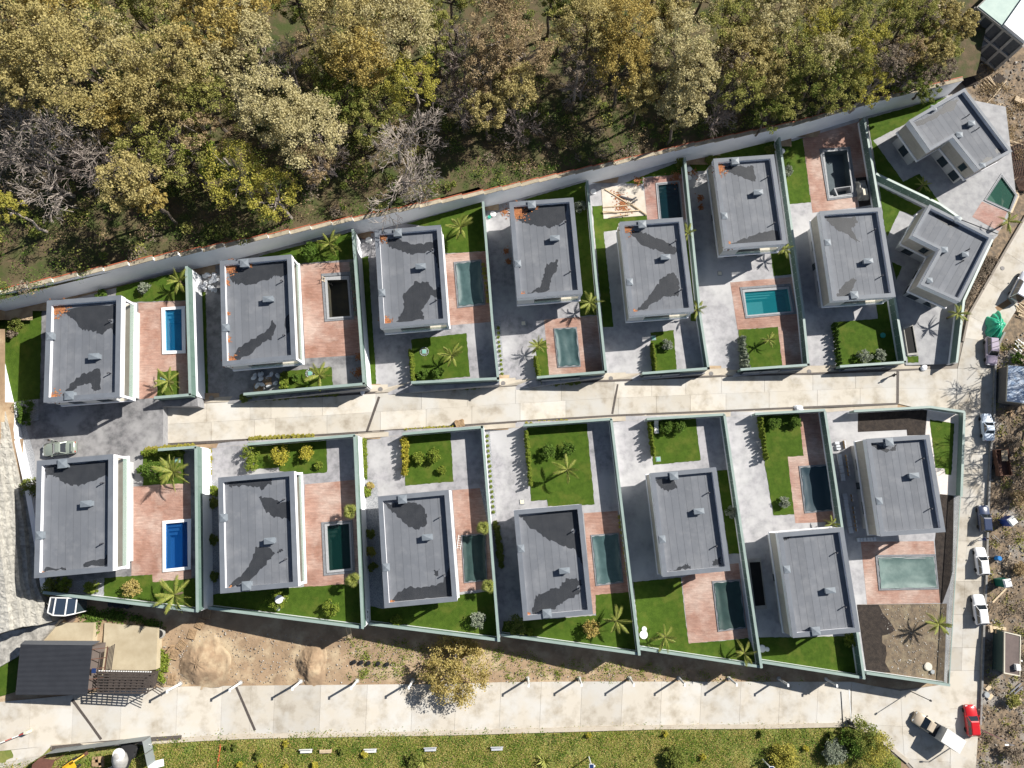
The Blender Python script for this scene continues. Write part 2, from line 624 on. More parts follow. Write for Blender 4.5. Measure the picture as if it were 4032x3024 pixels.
def slab_quad(road, corners, h=0.06, me_mat=None):
    c = [G(p, 0) for p in corners]
    ctr = sum(c, Vector()) / 4
    q = []
    for v in c:
        d = (ctr - v)
        d.z = 0
        q.append(v + d.normalized() * 0.018)
    vs = [v + Vector((0, 0, h)) for v in q] + [v - Vector((0, 0, 0.1)) for v in q]
    mb = MB().add(vs, [(3, 2, 1, 0), (4, 5, 6, 7), (0, 1, 5, 4), (1, 2, 6, 5), (2, 3, 7, 6), (3, 0, 4, 7)])
    # corners come clockwise or not: make the top face up
    n = (vs[1] - vs[0]).cross(vs[2] - vs[0])
    if n.z > 0:
        mb.f[0] = (0, 1, 2, 3)
        mb.f[1:] = [tuple(reversed(f)) for f in mb.f[1:]]
    return mb.build('slab', me_mat or m_slab, road)


def bed(name, top, bot, label=None):
    n = len(top)
    vs = [G(p, -0.02) for p in top] + [G(p, -0.02) for p in bot]
    fs = [(n + i, n + i + 1, i + 1, i) for i in range(n - 1)]
    return struct(name, MB().add(vs, fs), m_joint)


# middle street
mx = [642, 815, 985, 1068, 1270, 1480, 1660, 1840, 2030, 2210, 2418, 2566, 2700, 2840, 3010, 3200, 3368, 3534]
road = bed('road', [(x, yat(NDR, x)) for x in mx], [(x, yat(SDR, x)) for x in mx])
lean = lambda x: (x - 2016) * 0.012 - 6
for i in range(len(mx) - 1):
    a, b = mx[i], mx[i + 1]
    off = 26 if i % 2 else 0
    yc = lambda x: lerp(yat(NDR, x), yat(SDR, x), 0.5)
    for (f0, f1, o) in ((0.03, 0.5, 0), (0.5, 0.97, 18)):
        aa = a if i == 0 else a + o
        bb = b if i == len(mx) - 2 else b + o
        slab_quad(road, [(aa, lerp(yat(NDR, aa), yat(SDR, aa), f0)), (bb, lerp(yat(NDR, bb), yat(SDR, bb), f0)),
                         (bb, lerp(yat(NDR, bb), yat(SDR, bb), f1)), (aa, lerp(yat(NDR, aa), yat(SDR, aa), f1))])
# lower street
LN = pp('n-300,2790 n150,2750 n560,2706 n800,2701 n1000,2699 n1800,2692 n1916,2686 n2300,2683 n3350,2684')
LS = pp('n-300,2990 n203,2936 n574,2916 n800,2902 n1000,2893 n1800,2880 n2600,2857 n3032,2855 n3350,2848')
lx = [-300, -120, 122, 290, 480, 700, 876, 990, 1083, 1264, 1447, 1626, 1797, 1973, 2132, 2292, 2452, 2606, 2762, 2918, 3072, 3222, 3352]
road2 = bed('road', [(x, yat(LN, x)) for x in lx], [(x, yat(LS, x)) for x in lx])
for i in range(len(lx) - 1):
    a, b = lx[i], lx[i + 1]
    sk = 8
    slab_quad(road2, [(a, yat(LN, a)), (b, yat(LN, b)), (b - sk, yat(LS, b)), (a - sk, yat(LS, a))])
# wide west foot of the lower street
for q in ('n-300,2990 n203,2936 n170,2972 n-300,3060', 'n-300,3060 n170,2972 n81,3030 n-60,3100'):
    slab_quad(road2, pp(q))
# east street: rows of slabs from the bend down to the lower crossing
EW = pp('n4032,860 n3954,990 n3810,1244 n3798,1330 n3775,1440 n3640,1460')
east_rows = [('n4060,820 n4210,900', 'n3954,990 n4085,1075'), ('n3954,990 n4085,1075', 'n3885,1110 n4020,1190'), ('n3885,1110 n4020,1190', 'n3812,1242 n3945,1310'),
             ('n3812,1242 n3945,1310', 'n3797,1330 n3925,1352')]
road3 = bed('road', pp('n4060,820 n3954,990 n3812,1242 n3797,1330 n3640,1455 n3534,1457 n3536,1590 n3730,1620 n3780,1650 n3775,1750 n3775,1960 n3758,2130 n3750,2290 n3745,2420 n3740,2600 n3735,2700'),
            pp('n4210,900 n4085,1075 n3945,1310 n3925,1352 n3915,1440 n3912,1520 n3909,1590 n3903,1660 n3900,1720 n3897,1750 n3887,1960 n3881,2130 n3877,2290 n3870,2420 n3864,2600 n3858,2720'))
for a, b in east_rows:
    p, q = pp(a), pp(b)
    slab_quad(road3, [p[0], p[1], q[1], q[0]])
slab_quad(road3, pp('n3797,1330 n3925,1352 n3913,1445 n3770,1452'))
slab_quad(road3, pp('n3534,1457 n3770,1452 n3765,1528 n3535,1530'))
slab_quad(road3, pp('n3535,1530 n3765,1528 n3760,1640 n3536,1590'))
slab_quad(road3, pp('n3770,1452 n3913,1445 n3909,1640 n3760,1640'))
ey = [1640, 1790, 1960, 2130, 2290, 2420, 2550, 2640]
exl = lambda y: float(np.interp(y, [1640, 1950, 2250, 2700], [3786, 3775, 3752, 3735]))
exr = lambda y: float(np.interp(y, [1640, 1750, 1991, 2150, 2467, 2693, 2851, 3060], [3909, 3897, 3886, 3881, 3868, 3861, 3855, 3836]))
for i in range(len(ey) - 1):
    a, b = ey[i], ey[i + 1]
    m0, m1 = lerp(exl(a), exr(a), 0.38), lerp(exl(b), exr(b), 0.38)
    slab_quad(road3, [(exl(a) - 8, a), (m0, a), (m1, b), (exl(b) - 8, b)])
    slab_quad(road3, [(m0, a), (exr(a), a), (exr(b), b), (m1, b)])
# lower crossing
cross = [('n3352,2684 n3545,2720 n3552,2860 n3352,2848',), ('n3545,2720 n3745,2690 n3742,2860 n3552,2860',), ('n3735,2640 n3861,2640 n3857,2790 n3738,2790',),
         ('n3738,2790 n3857,2790 n3850,2900 n3742,2900',), ('n3352,2848 n3552,2860 n3560,2985 n3440,2895',), ('n3552,2860 n3742,2860 n3740,3000 n3560,2985',),
         ('n3742,2900 n3850,2900 n3838,3060 n3740,3060',), ('n3560,2985 n3740,3000 n3740,3080 n3630,3060',)]
bed('road', pp('n3352,2690 n3545,2714 n3745,2692 n3858,2692'), pp('n3380,2880 n3560,3000 n3640,3090 n3836,3090'))
for (s,) in cross:
    slab_quad(road3, pp(s))


def strip(name, line, w, h, z0=-0.1, material=None, lift=0.0):
    """A kerb or drain that follows a surveyed line on open ground."""
    c = [G(p, 0) for p in line]
    mb = MB()
    for i in range(len(c) - 1):
        a, b = c[i], c[i + 1]
        d = (b - a)
        s = Vector((-d.y, d.x, 0)).normalized() * (w / 2)
        up = Vector((0, 0, h + lift))
        dn = Vector((0, 0, z0 + lift))
        mb.add([a - s + dn, a + s + dn, a + s + up, a - s + up, b - s + dn, b + s + dn, b + s + up, b - s + up],
               [(0, 1, 2, 3), (7, 6, 5, 4), (4, 5, 1, 0), (5, 6, 2, 1), (6, 7, 3, 2), (7, 4, 0, 3)])
    return mb.build(name, material, fixn=True)


for s in (NDR[1:], SDR[1:]):
    tag(strip('drain_channel', s, 0.28, 0.075, material=m_grate), kind='structure')
for s in ('n1492,1562 n1444,1698', 'n2430,1513 n2409,1630', 'n3534,1462 n3533,1588', 'n284,2755 n398,2912', 'n929,2706 n1003,2876', 'n3306,2726 n3312,2848'):
    tag(strip('drain_channel', pp(s), 0.42, 0.075, material=m_grate), kind='structure')
# kerb of the lower street and its pale walk
tag(strip('kerb', [(x, y + 5) for x, y in LS[1:]] + pp('n3416,2881 n3489,2928 n3575,3000'), 0.55, 0.14, material=m_walk), kind='structure')
tag(strip('kerb', pp('n205,2944 n400,2926 n574,2912 n716,2902'), 0.5, 0.05, material=m_grate, lift=0.1), kind='structure')
# low wall along the far side of the east street
ek = pp('n3950,1310 n3929,1352 n3913,1438 n3909,1623 n3897,1750 n3886,1991 n3881,2150 n3877,2295 n3868,2467 n3861,2693 n3855,2851')
tag(strip('kerb_wall', ek, 0.28, 0.45, -0.5, material=mat('kerb_concrete', (0.30, 0.29, 0.27), 0.9, (0.2, 0.19, 0.18), 2.0)), kind='structure')
tag(strip('kerb', pp('n4040,845 n3958,985 n3812,1240 n3796,1316 n3790,1345'), 0.3, 0.2, -0.4, material=m_joint), kind='structure')
# pale walks between lot fronts and drains
for a, b in ((NDR[2:9], -30), (SDR[2:], 22)):
    vs, fs = [], []
    xsw = np.linspace(a[0][0], a[-1][0], 30)
    for x in xsw:
        y = yat(a, x)
        s = 1 if b > 0 else -1
        vs += [G((x, y + s * 4), 0.05), G((x, y + b), 0.05)]
    n = len(xsw)
    for i in range(n - 1):
        f = (2 * i, 2 * i + 1, 2 * i + 3, 2 * i + 2)
        fs.append(f if b > 0 else f[::-1])
    struct('pavement', MB().add(vs, fs), m_walk)

# ------------------------------------------------------------------ lot walls: white wall, green cladding, pale cap
CLAD, WALLTOP = 2.05, 0.5


def lot_wall(label, pts, upper, lower, clad=True, glass=None, panel=2.4, name='boundary_wall', wm=None, htop=None, thick=0.26, bolts=0, walltop=None):
    """pts: surveyed line of the cap (photo points) standing htop above `upper`."""
    ht = htop if htop is not None else (CLAD if clad else 0.9)
    c = [at(p, (upper[i] if hasattr(upper, '__len__') else upper) + ht) for i, p in enumerate(pts)]
    WALLTOP = globals()['WALLTOP'] if walltop is None else walltop
    base = min(lower) if hasattr(lower, '__len__') else lower
    t = thing(name, label, 'wall' if 'fence' not in name else 'fence', (c[0].x, c[0].y, base))
    t['kind'] = 'thing'
    for i in range(len(c) - 1):
        a, b = c[i].copy(), c[i + 1].copy()
        d = b - a
        L = math.hypot(d.x, d.y)
        u = Vector((d.x, d.y, 0)) / L
        s = Vector((-u.y, u.x, 0)) * (thick / 2)
        zt0 = a.z - ht + (WALLTOP if clad else ht - 0.06)
        zt1 = b.z - ht + (WALLTOP if clad else ht - 0.06)
        z0 = base - 0.8
        vs = [(*(a - s).xy, z0), (*(a + s).xy, z0), (*(b + s).xy, z0), (*(b - s).xy, z0), (*(a - s).xy, zt0), (*(a + s).xy, zt0), (*(b + s).xy, zt1), (*(b - s).xy, zt1)]
        box = [(3, 2, 1, 0), (4, 5, 6, 7), (0, 1, 5, 4), (1, 2, 6, 5), (2, 3, 7, 6), (3, 0, 4, 7)]
        MB().add(vs, box).build('wall', wm or m_white, t, world=True, fixn=True)
        if clad:
            n = max(1, round(L / panel))
            for k in range(n):
                f0, f1 = k / n + 0.012 / L, (k + 1) / n - 0.012 / L
                p, q = a.lerp(b, f0), a.lerp(b, f1)
                zb = lerp(zt0, zt1, (k + 0.5) / n) + 0.01
                s2 = s * (1.0 if k % 2 == 0 else 1.03)
                if glass:
                    s2 = s * 0.1
                vs = [(*(p - s2).xy, zb), (*(p + s2).xy, zb), (*(q + s2).xy, zb), (*(q - s2).xy, zb),
                      (*(p - s2).xy, p.z - 0.05), (*(p + s2).xy, p.z - 0.05), (*(q + s2).xy, q.z - 0.05), (*(q - s2).xy, q.z - 0.05)]
                pn = MB().add(vs, box).build('panel', glass or m_cladding, t, world=True, fixn=True)
                if bolts:
                    mb = MB()
                    for fr in (0.3, 0.8):
                        v = p.lerp(q, fr)
                        for zz in (0.35, 1.1):
                            pos = Vector((v.x, v.y, lerp(zb, v.z, zz / 1.55))) + s2 * bolts * 1.15
                            mb.box(pos.x - .035, pos.x + .035, pos.y - .035, pos.y + .035, pos.z - .035, pos.z + .035)
                    mb.build('bolt', m_bolt, pn, world=False)
                    pn.children[0].data.transform(Matrix.Translation(-Vector(t.location)))
        s3 = s * (0.45 if glass else 1.35)
        e = u * (thick / 2 if i == len(c) - 2 else 0)
        vs = []
        for (pt, zz) in ((a, a.z), (b + e, b.z)):
            vs += [(*(pt - s3).xy, zz - 0.045), (*(pt + s3).xy, zz - 0.045), (*(pt + s3).xy, zz), (*(pt - s3).xy, zz)]
        MB().add(vs, [(0, 1, 2, 3), (7, 6, 5, 4), (4, 5, 1, 0), (5, 6, 2, 1), (6, 7, 3, 2), (7, 4, 0, 3)]).build('coping', m_cap if clad else mat('white_cap', (0.8, 0.8, 0.82), 0.7), t, world=True, fixn=True)
    return t


# side walls of the upper row, numbered west to east by the lots they part
SIDE_U = [
    ('tall white boundary wall with green top east of the pale blue pool', 'A1622,105 A1655,1222', 'u1', 'u2', 0),
    ('white boundary wall with green top beside the drained pool with a ladder', 'B1302,5 B1400,1350', 'u2', 'u3', 0),
    ('green capped boundary wall between third and fourth houses of the upper row', 'C668,205 C748,1250 n1962,1496', 'u3', 'u4', 0),
    ('green capped boundary wall west of the pale slab strewn with timber', 'C1575,22 C1655,900 n2386,1464', 'u4', 'u5', 0),
    ('green capped boundary wall along the east side of the leaf covered pool', 'D876,270 D1015,1659 n2790,1452', 'u5', 'u6', 0),
    ('green capped boundary wall between turquoise pool and house seven of the upper row', 'D1700,90 F285,680 F335,1186', 'u6', 'u7', -1),
    ('green capped boundary wall ending at the lawn with two silvery bushes', 'E822,355 E955,1140 F1178,1160', 'u7', 'u8', -1),
    ('green capped diagonal wall between the two angled houses', 'E925,848 E1480,1112 E1665,1240', 'u9', 'u8', -1),
    ('green capped wall facing the east street below the angled house', 'E1938,1420 F1690,625 F1628,1160', 'u8', 'u8', 0),
]
SIDE_D = [
    ('tall white boundary wall with green top beside the deep blue pool', 'G1705,352 M1718,292', 'd1', 'd2', 0),
    ('white boundary wall with green top beside the dark green pool', 'H1318,250 N1388,435', 'd2', 'd3', 0),
    ('green capped boundary wall between third and fourth houses of the lower row', 'I660,168 O805,550', 'd3', 'd4', 0),
    ('green capped boundary wall beside the pool with yellow plants', 'I1785,110 O2030,670', 'd4', 'd5', 0),
    ('green capped boundary wall west of the long drive with hedge shadows', 'J1222,70 P1545,780', 'd5', 'd6', -1),
    ('green capped boundary wall beside the navy pool cover and slab stacks', 'J2098,40 K575,900 L820,930', 'd6', 'd7', -1),
]
for lab, s, up, lo, bo in SIDE_U + SIDE_D:
    lot_wall(lab, pp(s), LV[up], LV[lo], bolts=bo)
# fences towards the streets
FRONT = [
    ('green front fence below the palm of the leftmost upper garden', 'A1340,1252 A1655,1226', 'u1'),
    ('green front fence beside the white sacks and pallets', 'B350,1442 B1400,1352', 'u2'),
    ('green front fence of the upper lawn with two round bushes', 'n1619,1506 n1962,1490', 'u3'),
    ('green front fence south of the net covered pool by the street', 'n2114,1486 n2386,1464', 'u4'),
    ('green front fence with black gate at the fifth upper garden', 'n2529,1470 n2791,1450', 'u5'),
    ('green front fence below the turquoise pool garden', 'n2916,1455 n3186,1436', 'u6'),
    ('green front fence of the lawn with two silvery bushes', 'F610,1200 F1180,1162', 'u7'),
    ('green front fence north of the palm above the deep blue pool', 'G1375,378 G1700,354', 'd1'),
    ('green front fence north of the garden with yellow shrubs', 'H385,330 H1315,252', 'd2'),
    ('green front fence by the stack of pallets on the middle street', 'H1735,240 I658,180', 'd3'),
    ('green front fence north of the lawn with a single palm', 'I1020,165 I1782,110', 'd4'),
    ('green front fence north of the lawn with white lounger', 'J547,110 J1215,70', 'd5'),
    ('green front fence with red end by the long terracotta terrace', 'J1490,66 J2092,32', 'd6'),
    ('green front fence with cut corner north of the dark soil bed', 'K732,262 K1400,226 K1690,268', 'd7'),
]
for lab, s, up in FRONT:
    lot_wall(lab, pp(s), LV[up], LV[up] - 1.2, wm=m_dark if up[0] == 'u' else None, name='front_fence')  # upper row walls coloured dark to paint their shaded street face
REAR = [
    ('green capped rear wall south of the gravel and palm garden', 'M372,130 M1718,292', 'd1'),
    ('green capped rear wall south of the white round table', 'N42,265 N1390,436', 'd2'),
    ('green capped rear wall south of the spindly white stemmed tree', 'N1442,402 O806,545', 'd3'),
    ('green capped rear wall south of the orange leaved shrub', 'O826,500 O2032,666', 'd4'),
    ('green capped rear wall south of the terracotta terrace corner', 'P490,620 P1542,778', 'd5'),
    ('green capped rear wall of the lawn behind the sixth lower house', 'P1552,736 L822,928', 'd6'),
    ('green capped rear wall south of the rubble yard', 'L842,886 L1562,990', 'd7'),
]
for lab, s, up in REAR:
    lot_wall(lab, pp(s), LV[up], LV[up] - 3.6, name='rear_wall', htop=1.75)
lot_wall('long green capped wall along the east street beside parked cars', pp('K1695,270 K1668,1000'), LV['d7'], -2.5, htop=1.15, walltop=-.4)
lot_wall('clear glass topped wall along the east street beside the rubble yard', pp('K1660,1000 L1600,300 L1560,992'), LV['d7'], -3.2, glass=m_glass_clear, htop=1.15, walltop=-.2)
lot_wall('plain white wall along the far left edge above the stone terraces', pp('n-40,1290 n-12,1400 n6,1480 n29,1580 n55,1681 n76,1782 n101,1891 n140,2110 n172,2320'), LV['d1'], 9.0, clad=False, htop=0.9, thick=0.5)

# north retaining wall against the forest
nw = thing('retaining_wall', 'long white retaining wall with stepped sandy coping below the forest', 'wall', at(pp('A0,550')[0], 13.0))
nw['kind'] = 'thing'
segs = [('A-300,625 A1610,140', 'u1'), ('A1725,135 B1300,12', 'u2'), ('B1375,50 C650,205', 'u3'), ('C690,265 C1575,20', 'u4'), ('D45,505 D850,280', 'u5'),
        ('D890,310 D1650,100', 'u6'), ('D1700,140 E780,380', 'u7'), ('E840,350 E1540,170', 'u9')]
NWPTS = []
for s, lv in segs:
    p, q = pp(s)
    NWPTS += [(at(p, LV[lv]), p, LV[lv]), (at(q, LV[lv]), q, LV[lv])]
RAIL = []
for k in range(0, len(NWPTS), 2):
    (a, pa, za), (b, pb, zb) = NWPTS[k], NWPTS[k + 1]
    if k + 2 < len(NWPTS):
        b = NWPTS[k + 2][0].copy()
        b.z = za
    d = b - a
    L = math.hypot(d.x, d.y)
    u = Vector((d.x, d.y, 0)) / L
    s = Vector((-u.y, u.x, 0)) * 0.4
    n = max(1, round(L / 3.0))
    zlow = min(za, NWPTS[k + 2][2] if k + 2 < len(NWPTS) else za) - 0.8
    mbw = MB()
    for i in range(n):
        p, q = a.lerp(b, i / n), a.lerp(b, (i + 1) / n)
        pxm = lerp(pa[0], pb[0], (i + 0.5) / n)
        # the head of the wall: interpolated on the picture column its top is seen in
        zt = interp(ZN, pxm + (pxm - 2016) * 0.045)
        mbw.add([(p.x, p.y, zlow), (q.x, q.y, zlow), (q.x + s.x, q.y + s.y, zlow), (p.x + s.x, p.y + s.y, zlow),
                 (p.x, p.y, zt - .12), (q.x, q.y, zt - .12), (q.x + s.x, q.y + s.y, zt - .12), (p.x + s.x, p.y + s.y, zt - .12)],
                [(3, 2, 1, 0), (4, 5, 6, 7), (0, 1, 5, 4), (1, 2, 6, 5), (2, 3, 7, 6), (3, 0, 4, 7)])
        # coping blocks in steps
        w = u * 0.02
        o1, o2 = -s * 0.14, s * 1.25
        pp_, qq_ = p + w, q - w
        MB().add([(*(pp_ + o1).xy, zt - .12), (*(qq_ + o1).xy, zt - .12), (*(qq_ + o2).xy, zt - .12), (*(pp_ + o2).xy, zt - .12),
                  (*(pp_ + o1).xy, zt), (*(qq_ + o1).xy, zt), (*(qq_ + o2).xy, zt + .04), (*(pp_ + o2).xy, zt + .04)],
                 [(3, 2, 1, 0), (4, 5, 6, 7), (0, 1, 5, 4), (1, 2, 6, 5), (2, 3, 7, 6), (3, 0, 4, 7)]).build('coping_block', m_coping, nw, world=True, fixn=True)
        RAIL += [(p + s * 1.35 + Vector((0, 0, zt + 0.02 - p.z)), q + s * 1.35 + Vector((0, 0, zt + 0.02 - q.z)))]
    mbw.build('wall', m_white, nw, world=True, fixn=True)
rl = MB()
for p, q in RAIL:
    rl.bar(p, q, 0.12, 0.16)
rl.build('red_edging', m_redrail, nw, world=True)

# ------------------------------------------------------------------ lot platforms, lawns, terraces, beds
POOLS = []     # filled by level: (lot, outer, inner, kind, label)
POOLS += [
    ('u1', 'A1410,470 A1615,455 A1620,865 A1418,875', 'A1442,490 A1585,483 A1590,842 A1450,845', 'white_light', 'white rimmed swimming pool with pale blue water, upper row'),
    ('u2', 'B1030,395 B1285,375 B1315,790 B1060,812', 'B1082,450 B1255,445 B1280,762 B1100,775', 'empty_dark', 'drained dark swimming pool with a wooden ladder leaning in'),
    ('u3', 'C412,735 C655,712 C690,1108 C445,1135', 'C440,757 C640,735 C665,1090 C465,1112', 'net', 'grey rimmed pool under sagging teal net, third upper garden'),
    ('u4', 'C1282,1312 C1484,1300 C1520,1645 C1318,1655', 'C1296,1326 C1472,1314 C1506,1628 C1330,1638', 'net', 'raised pool fully covered in teal net near the middle street'),
    ('u5', 'D622,490 D830,468 D865,800 D650,815', 'D645,510 D815,490 D850,790 D672,800', 'dark', 'dark pool with fallen leaves north of the fifth upper house'),
    ('u6', 'D1355,1397 D1795,1365 D1850,1628 D1405,1668', 'D1396,1440 D1770,1412 D1802,1605 D1422,1640', 'turquoise', 'turquoise swimming pool with grey surround, sixth upper garden'),
    ('u7', 'E428,635 E695,615 E757,1050 E500,1085', 'E470,662 E668,645 E716,1030 E520,1052', 'empty_grey', 'drained grey blue pool with inner basin under the forest wall'),
    ('u9', 'E2015,845 E2150,1032 E2092,1188 E1862,1082', 'E2016,878 E2132,1035 E2082,1165 E1886,1075', 'green', 'wedge shaped pool with cloudy green water by the building site'),
    ('d1', 'G1420,998 G1668,978 G1665,1420 G1422,1443', 'G1448,1022 G1636,1005 G1640,1395 G1448,1415', 'white_deep', 'white rimmed swimming pool with deep blue water, lower row'),
    ('d2', 'H1030,1010 H1300,990 H1325,1450 H1052,1475', 'H1082,1042 H1270,1022 H1287,1410 H1100,1430', 'dark_green', 'grey rimmed pool with dark green water, second lower garden'),
    ('d3', 'I478,1120 I692,1103 I705,1520 I503,1538', 'I492,1134 I680,1118 I692,1505 I516,1522', 'net_dark', 'pool under dark green net with a white ladder beside it'),
    ('d4', 'I1605,1120 I1850,1100 I1892,1535 I1650,1565', 'I1624,1138 I1838,1118 I1875,1518 I1668,1545', 'net', 'grey rimmed pool under teal net, fourth lower garden'),
    ('d5', 'J1113,1522 J1356,1505 P1412,440 P1165,472', 'J1136,1545 J1345,1528 P1395,425 P1182,452', 'net_dark', 'pool under crumpled dark net south of the fifth lower house'),
    ('d6', 'J1868,520 J2130,503 J2168,910 J1920,932', 'J1892,540 J2112,525 J2148,895 J1938,912', 'net_navy', 'pool under tight navy net beside the long lawn'),
    ('d7', 'K915,1515 K1440,1508 L1467,155 L947,165', 'K955,1550 K1415,1545 L1440,130 L972,140', 'net_pale', 'wide pool under pale green net above the rubble yard'),
]


def scale_poly(poly, f):
    c = sum(poly, Vector()) / len(poly)
    return [c + (p - c) * f for p in poly]


HOLES = {}
for lot, o, i, kind, lab in POOLS:
    HOLES.setdefault(lot, []).append([v for v in scale_poly(W(i, LV[lot]), 1.004)])

HOLES['u1'] += HOLES['d1']
NB = {lv: W(s, LV[lv]) for s, lv in segs}


def line_xy(s, z):
    return [at(p, z) for p in pp(s)]


def side(i, row):
    tab = SIDE_U if row == 'u' else SIDE_D
    lab, s, up, lo, bo = tab[i]
    return [at(p, LV[up] + CLAD) for p in pp(s)]


def platform(lot, poly, material=None, name='paving', t=4.0):
    z = LV[lot]
    mb = MB()
    mb.sheet(poly, z, HOLES.get(lot, []))
    n = len(poly)
    k = len(mb.v)
    o = struct(name, mb, material or (m_paving_d if lot in ('u1', 'u2', 'd1') else m_paving_l if lot in ('u6', 'u7', 'd5', 'd6', 'd7', 'u5') else m_paving))
    a = sum(poly[i].x * poly[(i + 1) % n].y - poly[(i + 1) % n].x * poly[i].y for i in range(n))
    pl = poly if a > 0 else poly[::-1]
    sk = MB()
    for i in range(n):
        p, q = pl[i], pl[(i + 1) % n]
        sk.add([(p.x, p.y, z - 0.004), (q.x, q.y, z - 0.004), (q.x, q.y, z - t), (p.x, p.y, z - t)], [(3, 2, 1, 0)])
    sk.build('retaining_side', m_retain, o)
    return o


fw = lambda lot, s: [at(p, LV[lot]) for p in pp(s)]
# upper row: west wall line (north to south), front, east wall line (south to north)
platform('u1', fw('u1', 'A-60,570 A1610,140') + side(0, 'u') + fw('u1', 'n780,1600 n642,1600 n642,1752') + side(0, 'd')[:1] + side(0, 'd')[1:] + fw('d1', 'M1700,300 M372,140 G270,900 G235,640 n60,1760 n0,1510 n-60,1400'))
for i, lot in enumerate(['u2', 'u3', 'u4', 'u5', 'u6', 'u7']):
    wl, el = side(i, 'u'), side(i + 1, 'u')
    nb = NB[lot]
    dw = (wl[-1] - wl[-2]).normalized() * 1.0
    de = (el[-1] - el[-2]).normalized() * 0.3
    platform(lot, [nb[0] + Vector((0, .3, 0)), nb[1] + Vector((0, .3, 0))] + el[:-1] + [el[-1] + de, wl[-1] + dw] + wl[::-1][1:])
platform('u9', fw('u9', 'E835,345 E1540,165 n3960,420 n4000,760 E2160,1040 E2090,1200 E1985,1370 E1660,1245 E1480,1115 E925,850'), m_paving_e)
platform('u8', fw('u8', 'E940,900 E1480,1130 E1660,1250 E1990,1380 E1930,1445 F1680,640 F1625,1175 F1185,1190 F1175,1160 F1040,590 E960,1140'), m_paving_e)
# lower row
for i, lot in enumerate(['d2', 'd3', 'd4', 'd5', 'd6']):
    wl, el = side(i, 'd'), side(i + 1, 'd')
    dw = (wl[0] - wl[1]).normalized() * 0.9
    de = (el[0] - el[1]).normalized() * 0.2
    platform(lot, [wl[0] + dw] + [el[0] + de] + el[1:] + wl[::-1][:-1])
platform('d7', side(5, 'd')[::-1] + fw('d7', 'n3270,1620 K732,250 K1400,222 K1690,262 K1650,1000 L1540,975'))

# driveway aprons between the platforms and the middle street
for lot, s in (('u2', 'n805,1567 n915,1560 n912,1582 n800,1586'), ('u3', 'n1480,1535 n1612,1505 n1612,1540 n1475,1547'), ('u4', 'n1965,1500 n2108,1490 n2106,1512 n1962,1522'),
               ('u5', 'n2395,1472 n2524,1470 n2522,1493 n2395,1500'), ('u6', 'n2796,1458 n2912,1456 n2910,1480 n2795,1485'), ('u7', 'n3190,1440 n3305,1440 n3305,1466 n3190,1472')):
    p = pp(s)
    vs = [at(p[0], LV[lot] + .01), at(p[1], LV[lot] + .01), G(p[2], 0.075), G(p[3], 0.075)]
    struct('driveway_apron', MB().add(vs, [(3, 2, 1, 0)]), m_walk)
for lot, s in (('d2', 'n812,1738 n985,1729 n985,1752 n812,1760'), ('d3', 'n1410,1704 n1580,1695 n1580,1716 n1410,1724'), ('d4', 'n1915,1669 n2058,1661 n2058,1682 n1915,1690'),
               ('d5', 'n2420,1638 n2545,1632 n2545,1652 n2420,1660'), ('d6', 'n2862,1620 n2972,1615 n2972,1634 n2862,1640'), ('d7', 'n3255,1603 n3360,1598 n3360,1616 n3255,1622')):
    p = pp(s)
    vs = [G(p[0], .075), G(p[1], .075), at(p[2], LV[lot] + .01), at(p[3], LV[lot] + .01)]
    struct('driveway_apron', MB().add(vs, [(3, 2, 1, 0)]), m_walk)


def patch(name, lot, s, z, material, thick=0.0):
    poly = W(s, LV[lot])
    return struct(name, MB().sheet(poly, LV[lot] + z, [h for h in HOLES.get(lot, []) if all(inside((v.x, v.y), [(q.x, q.y) for q in poly]) for v in h)]), material)


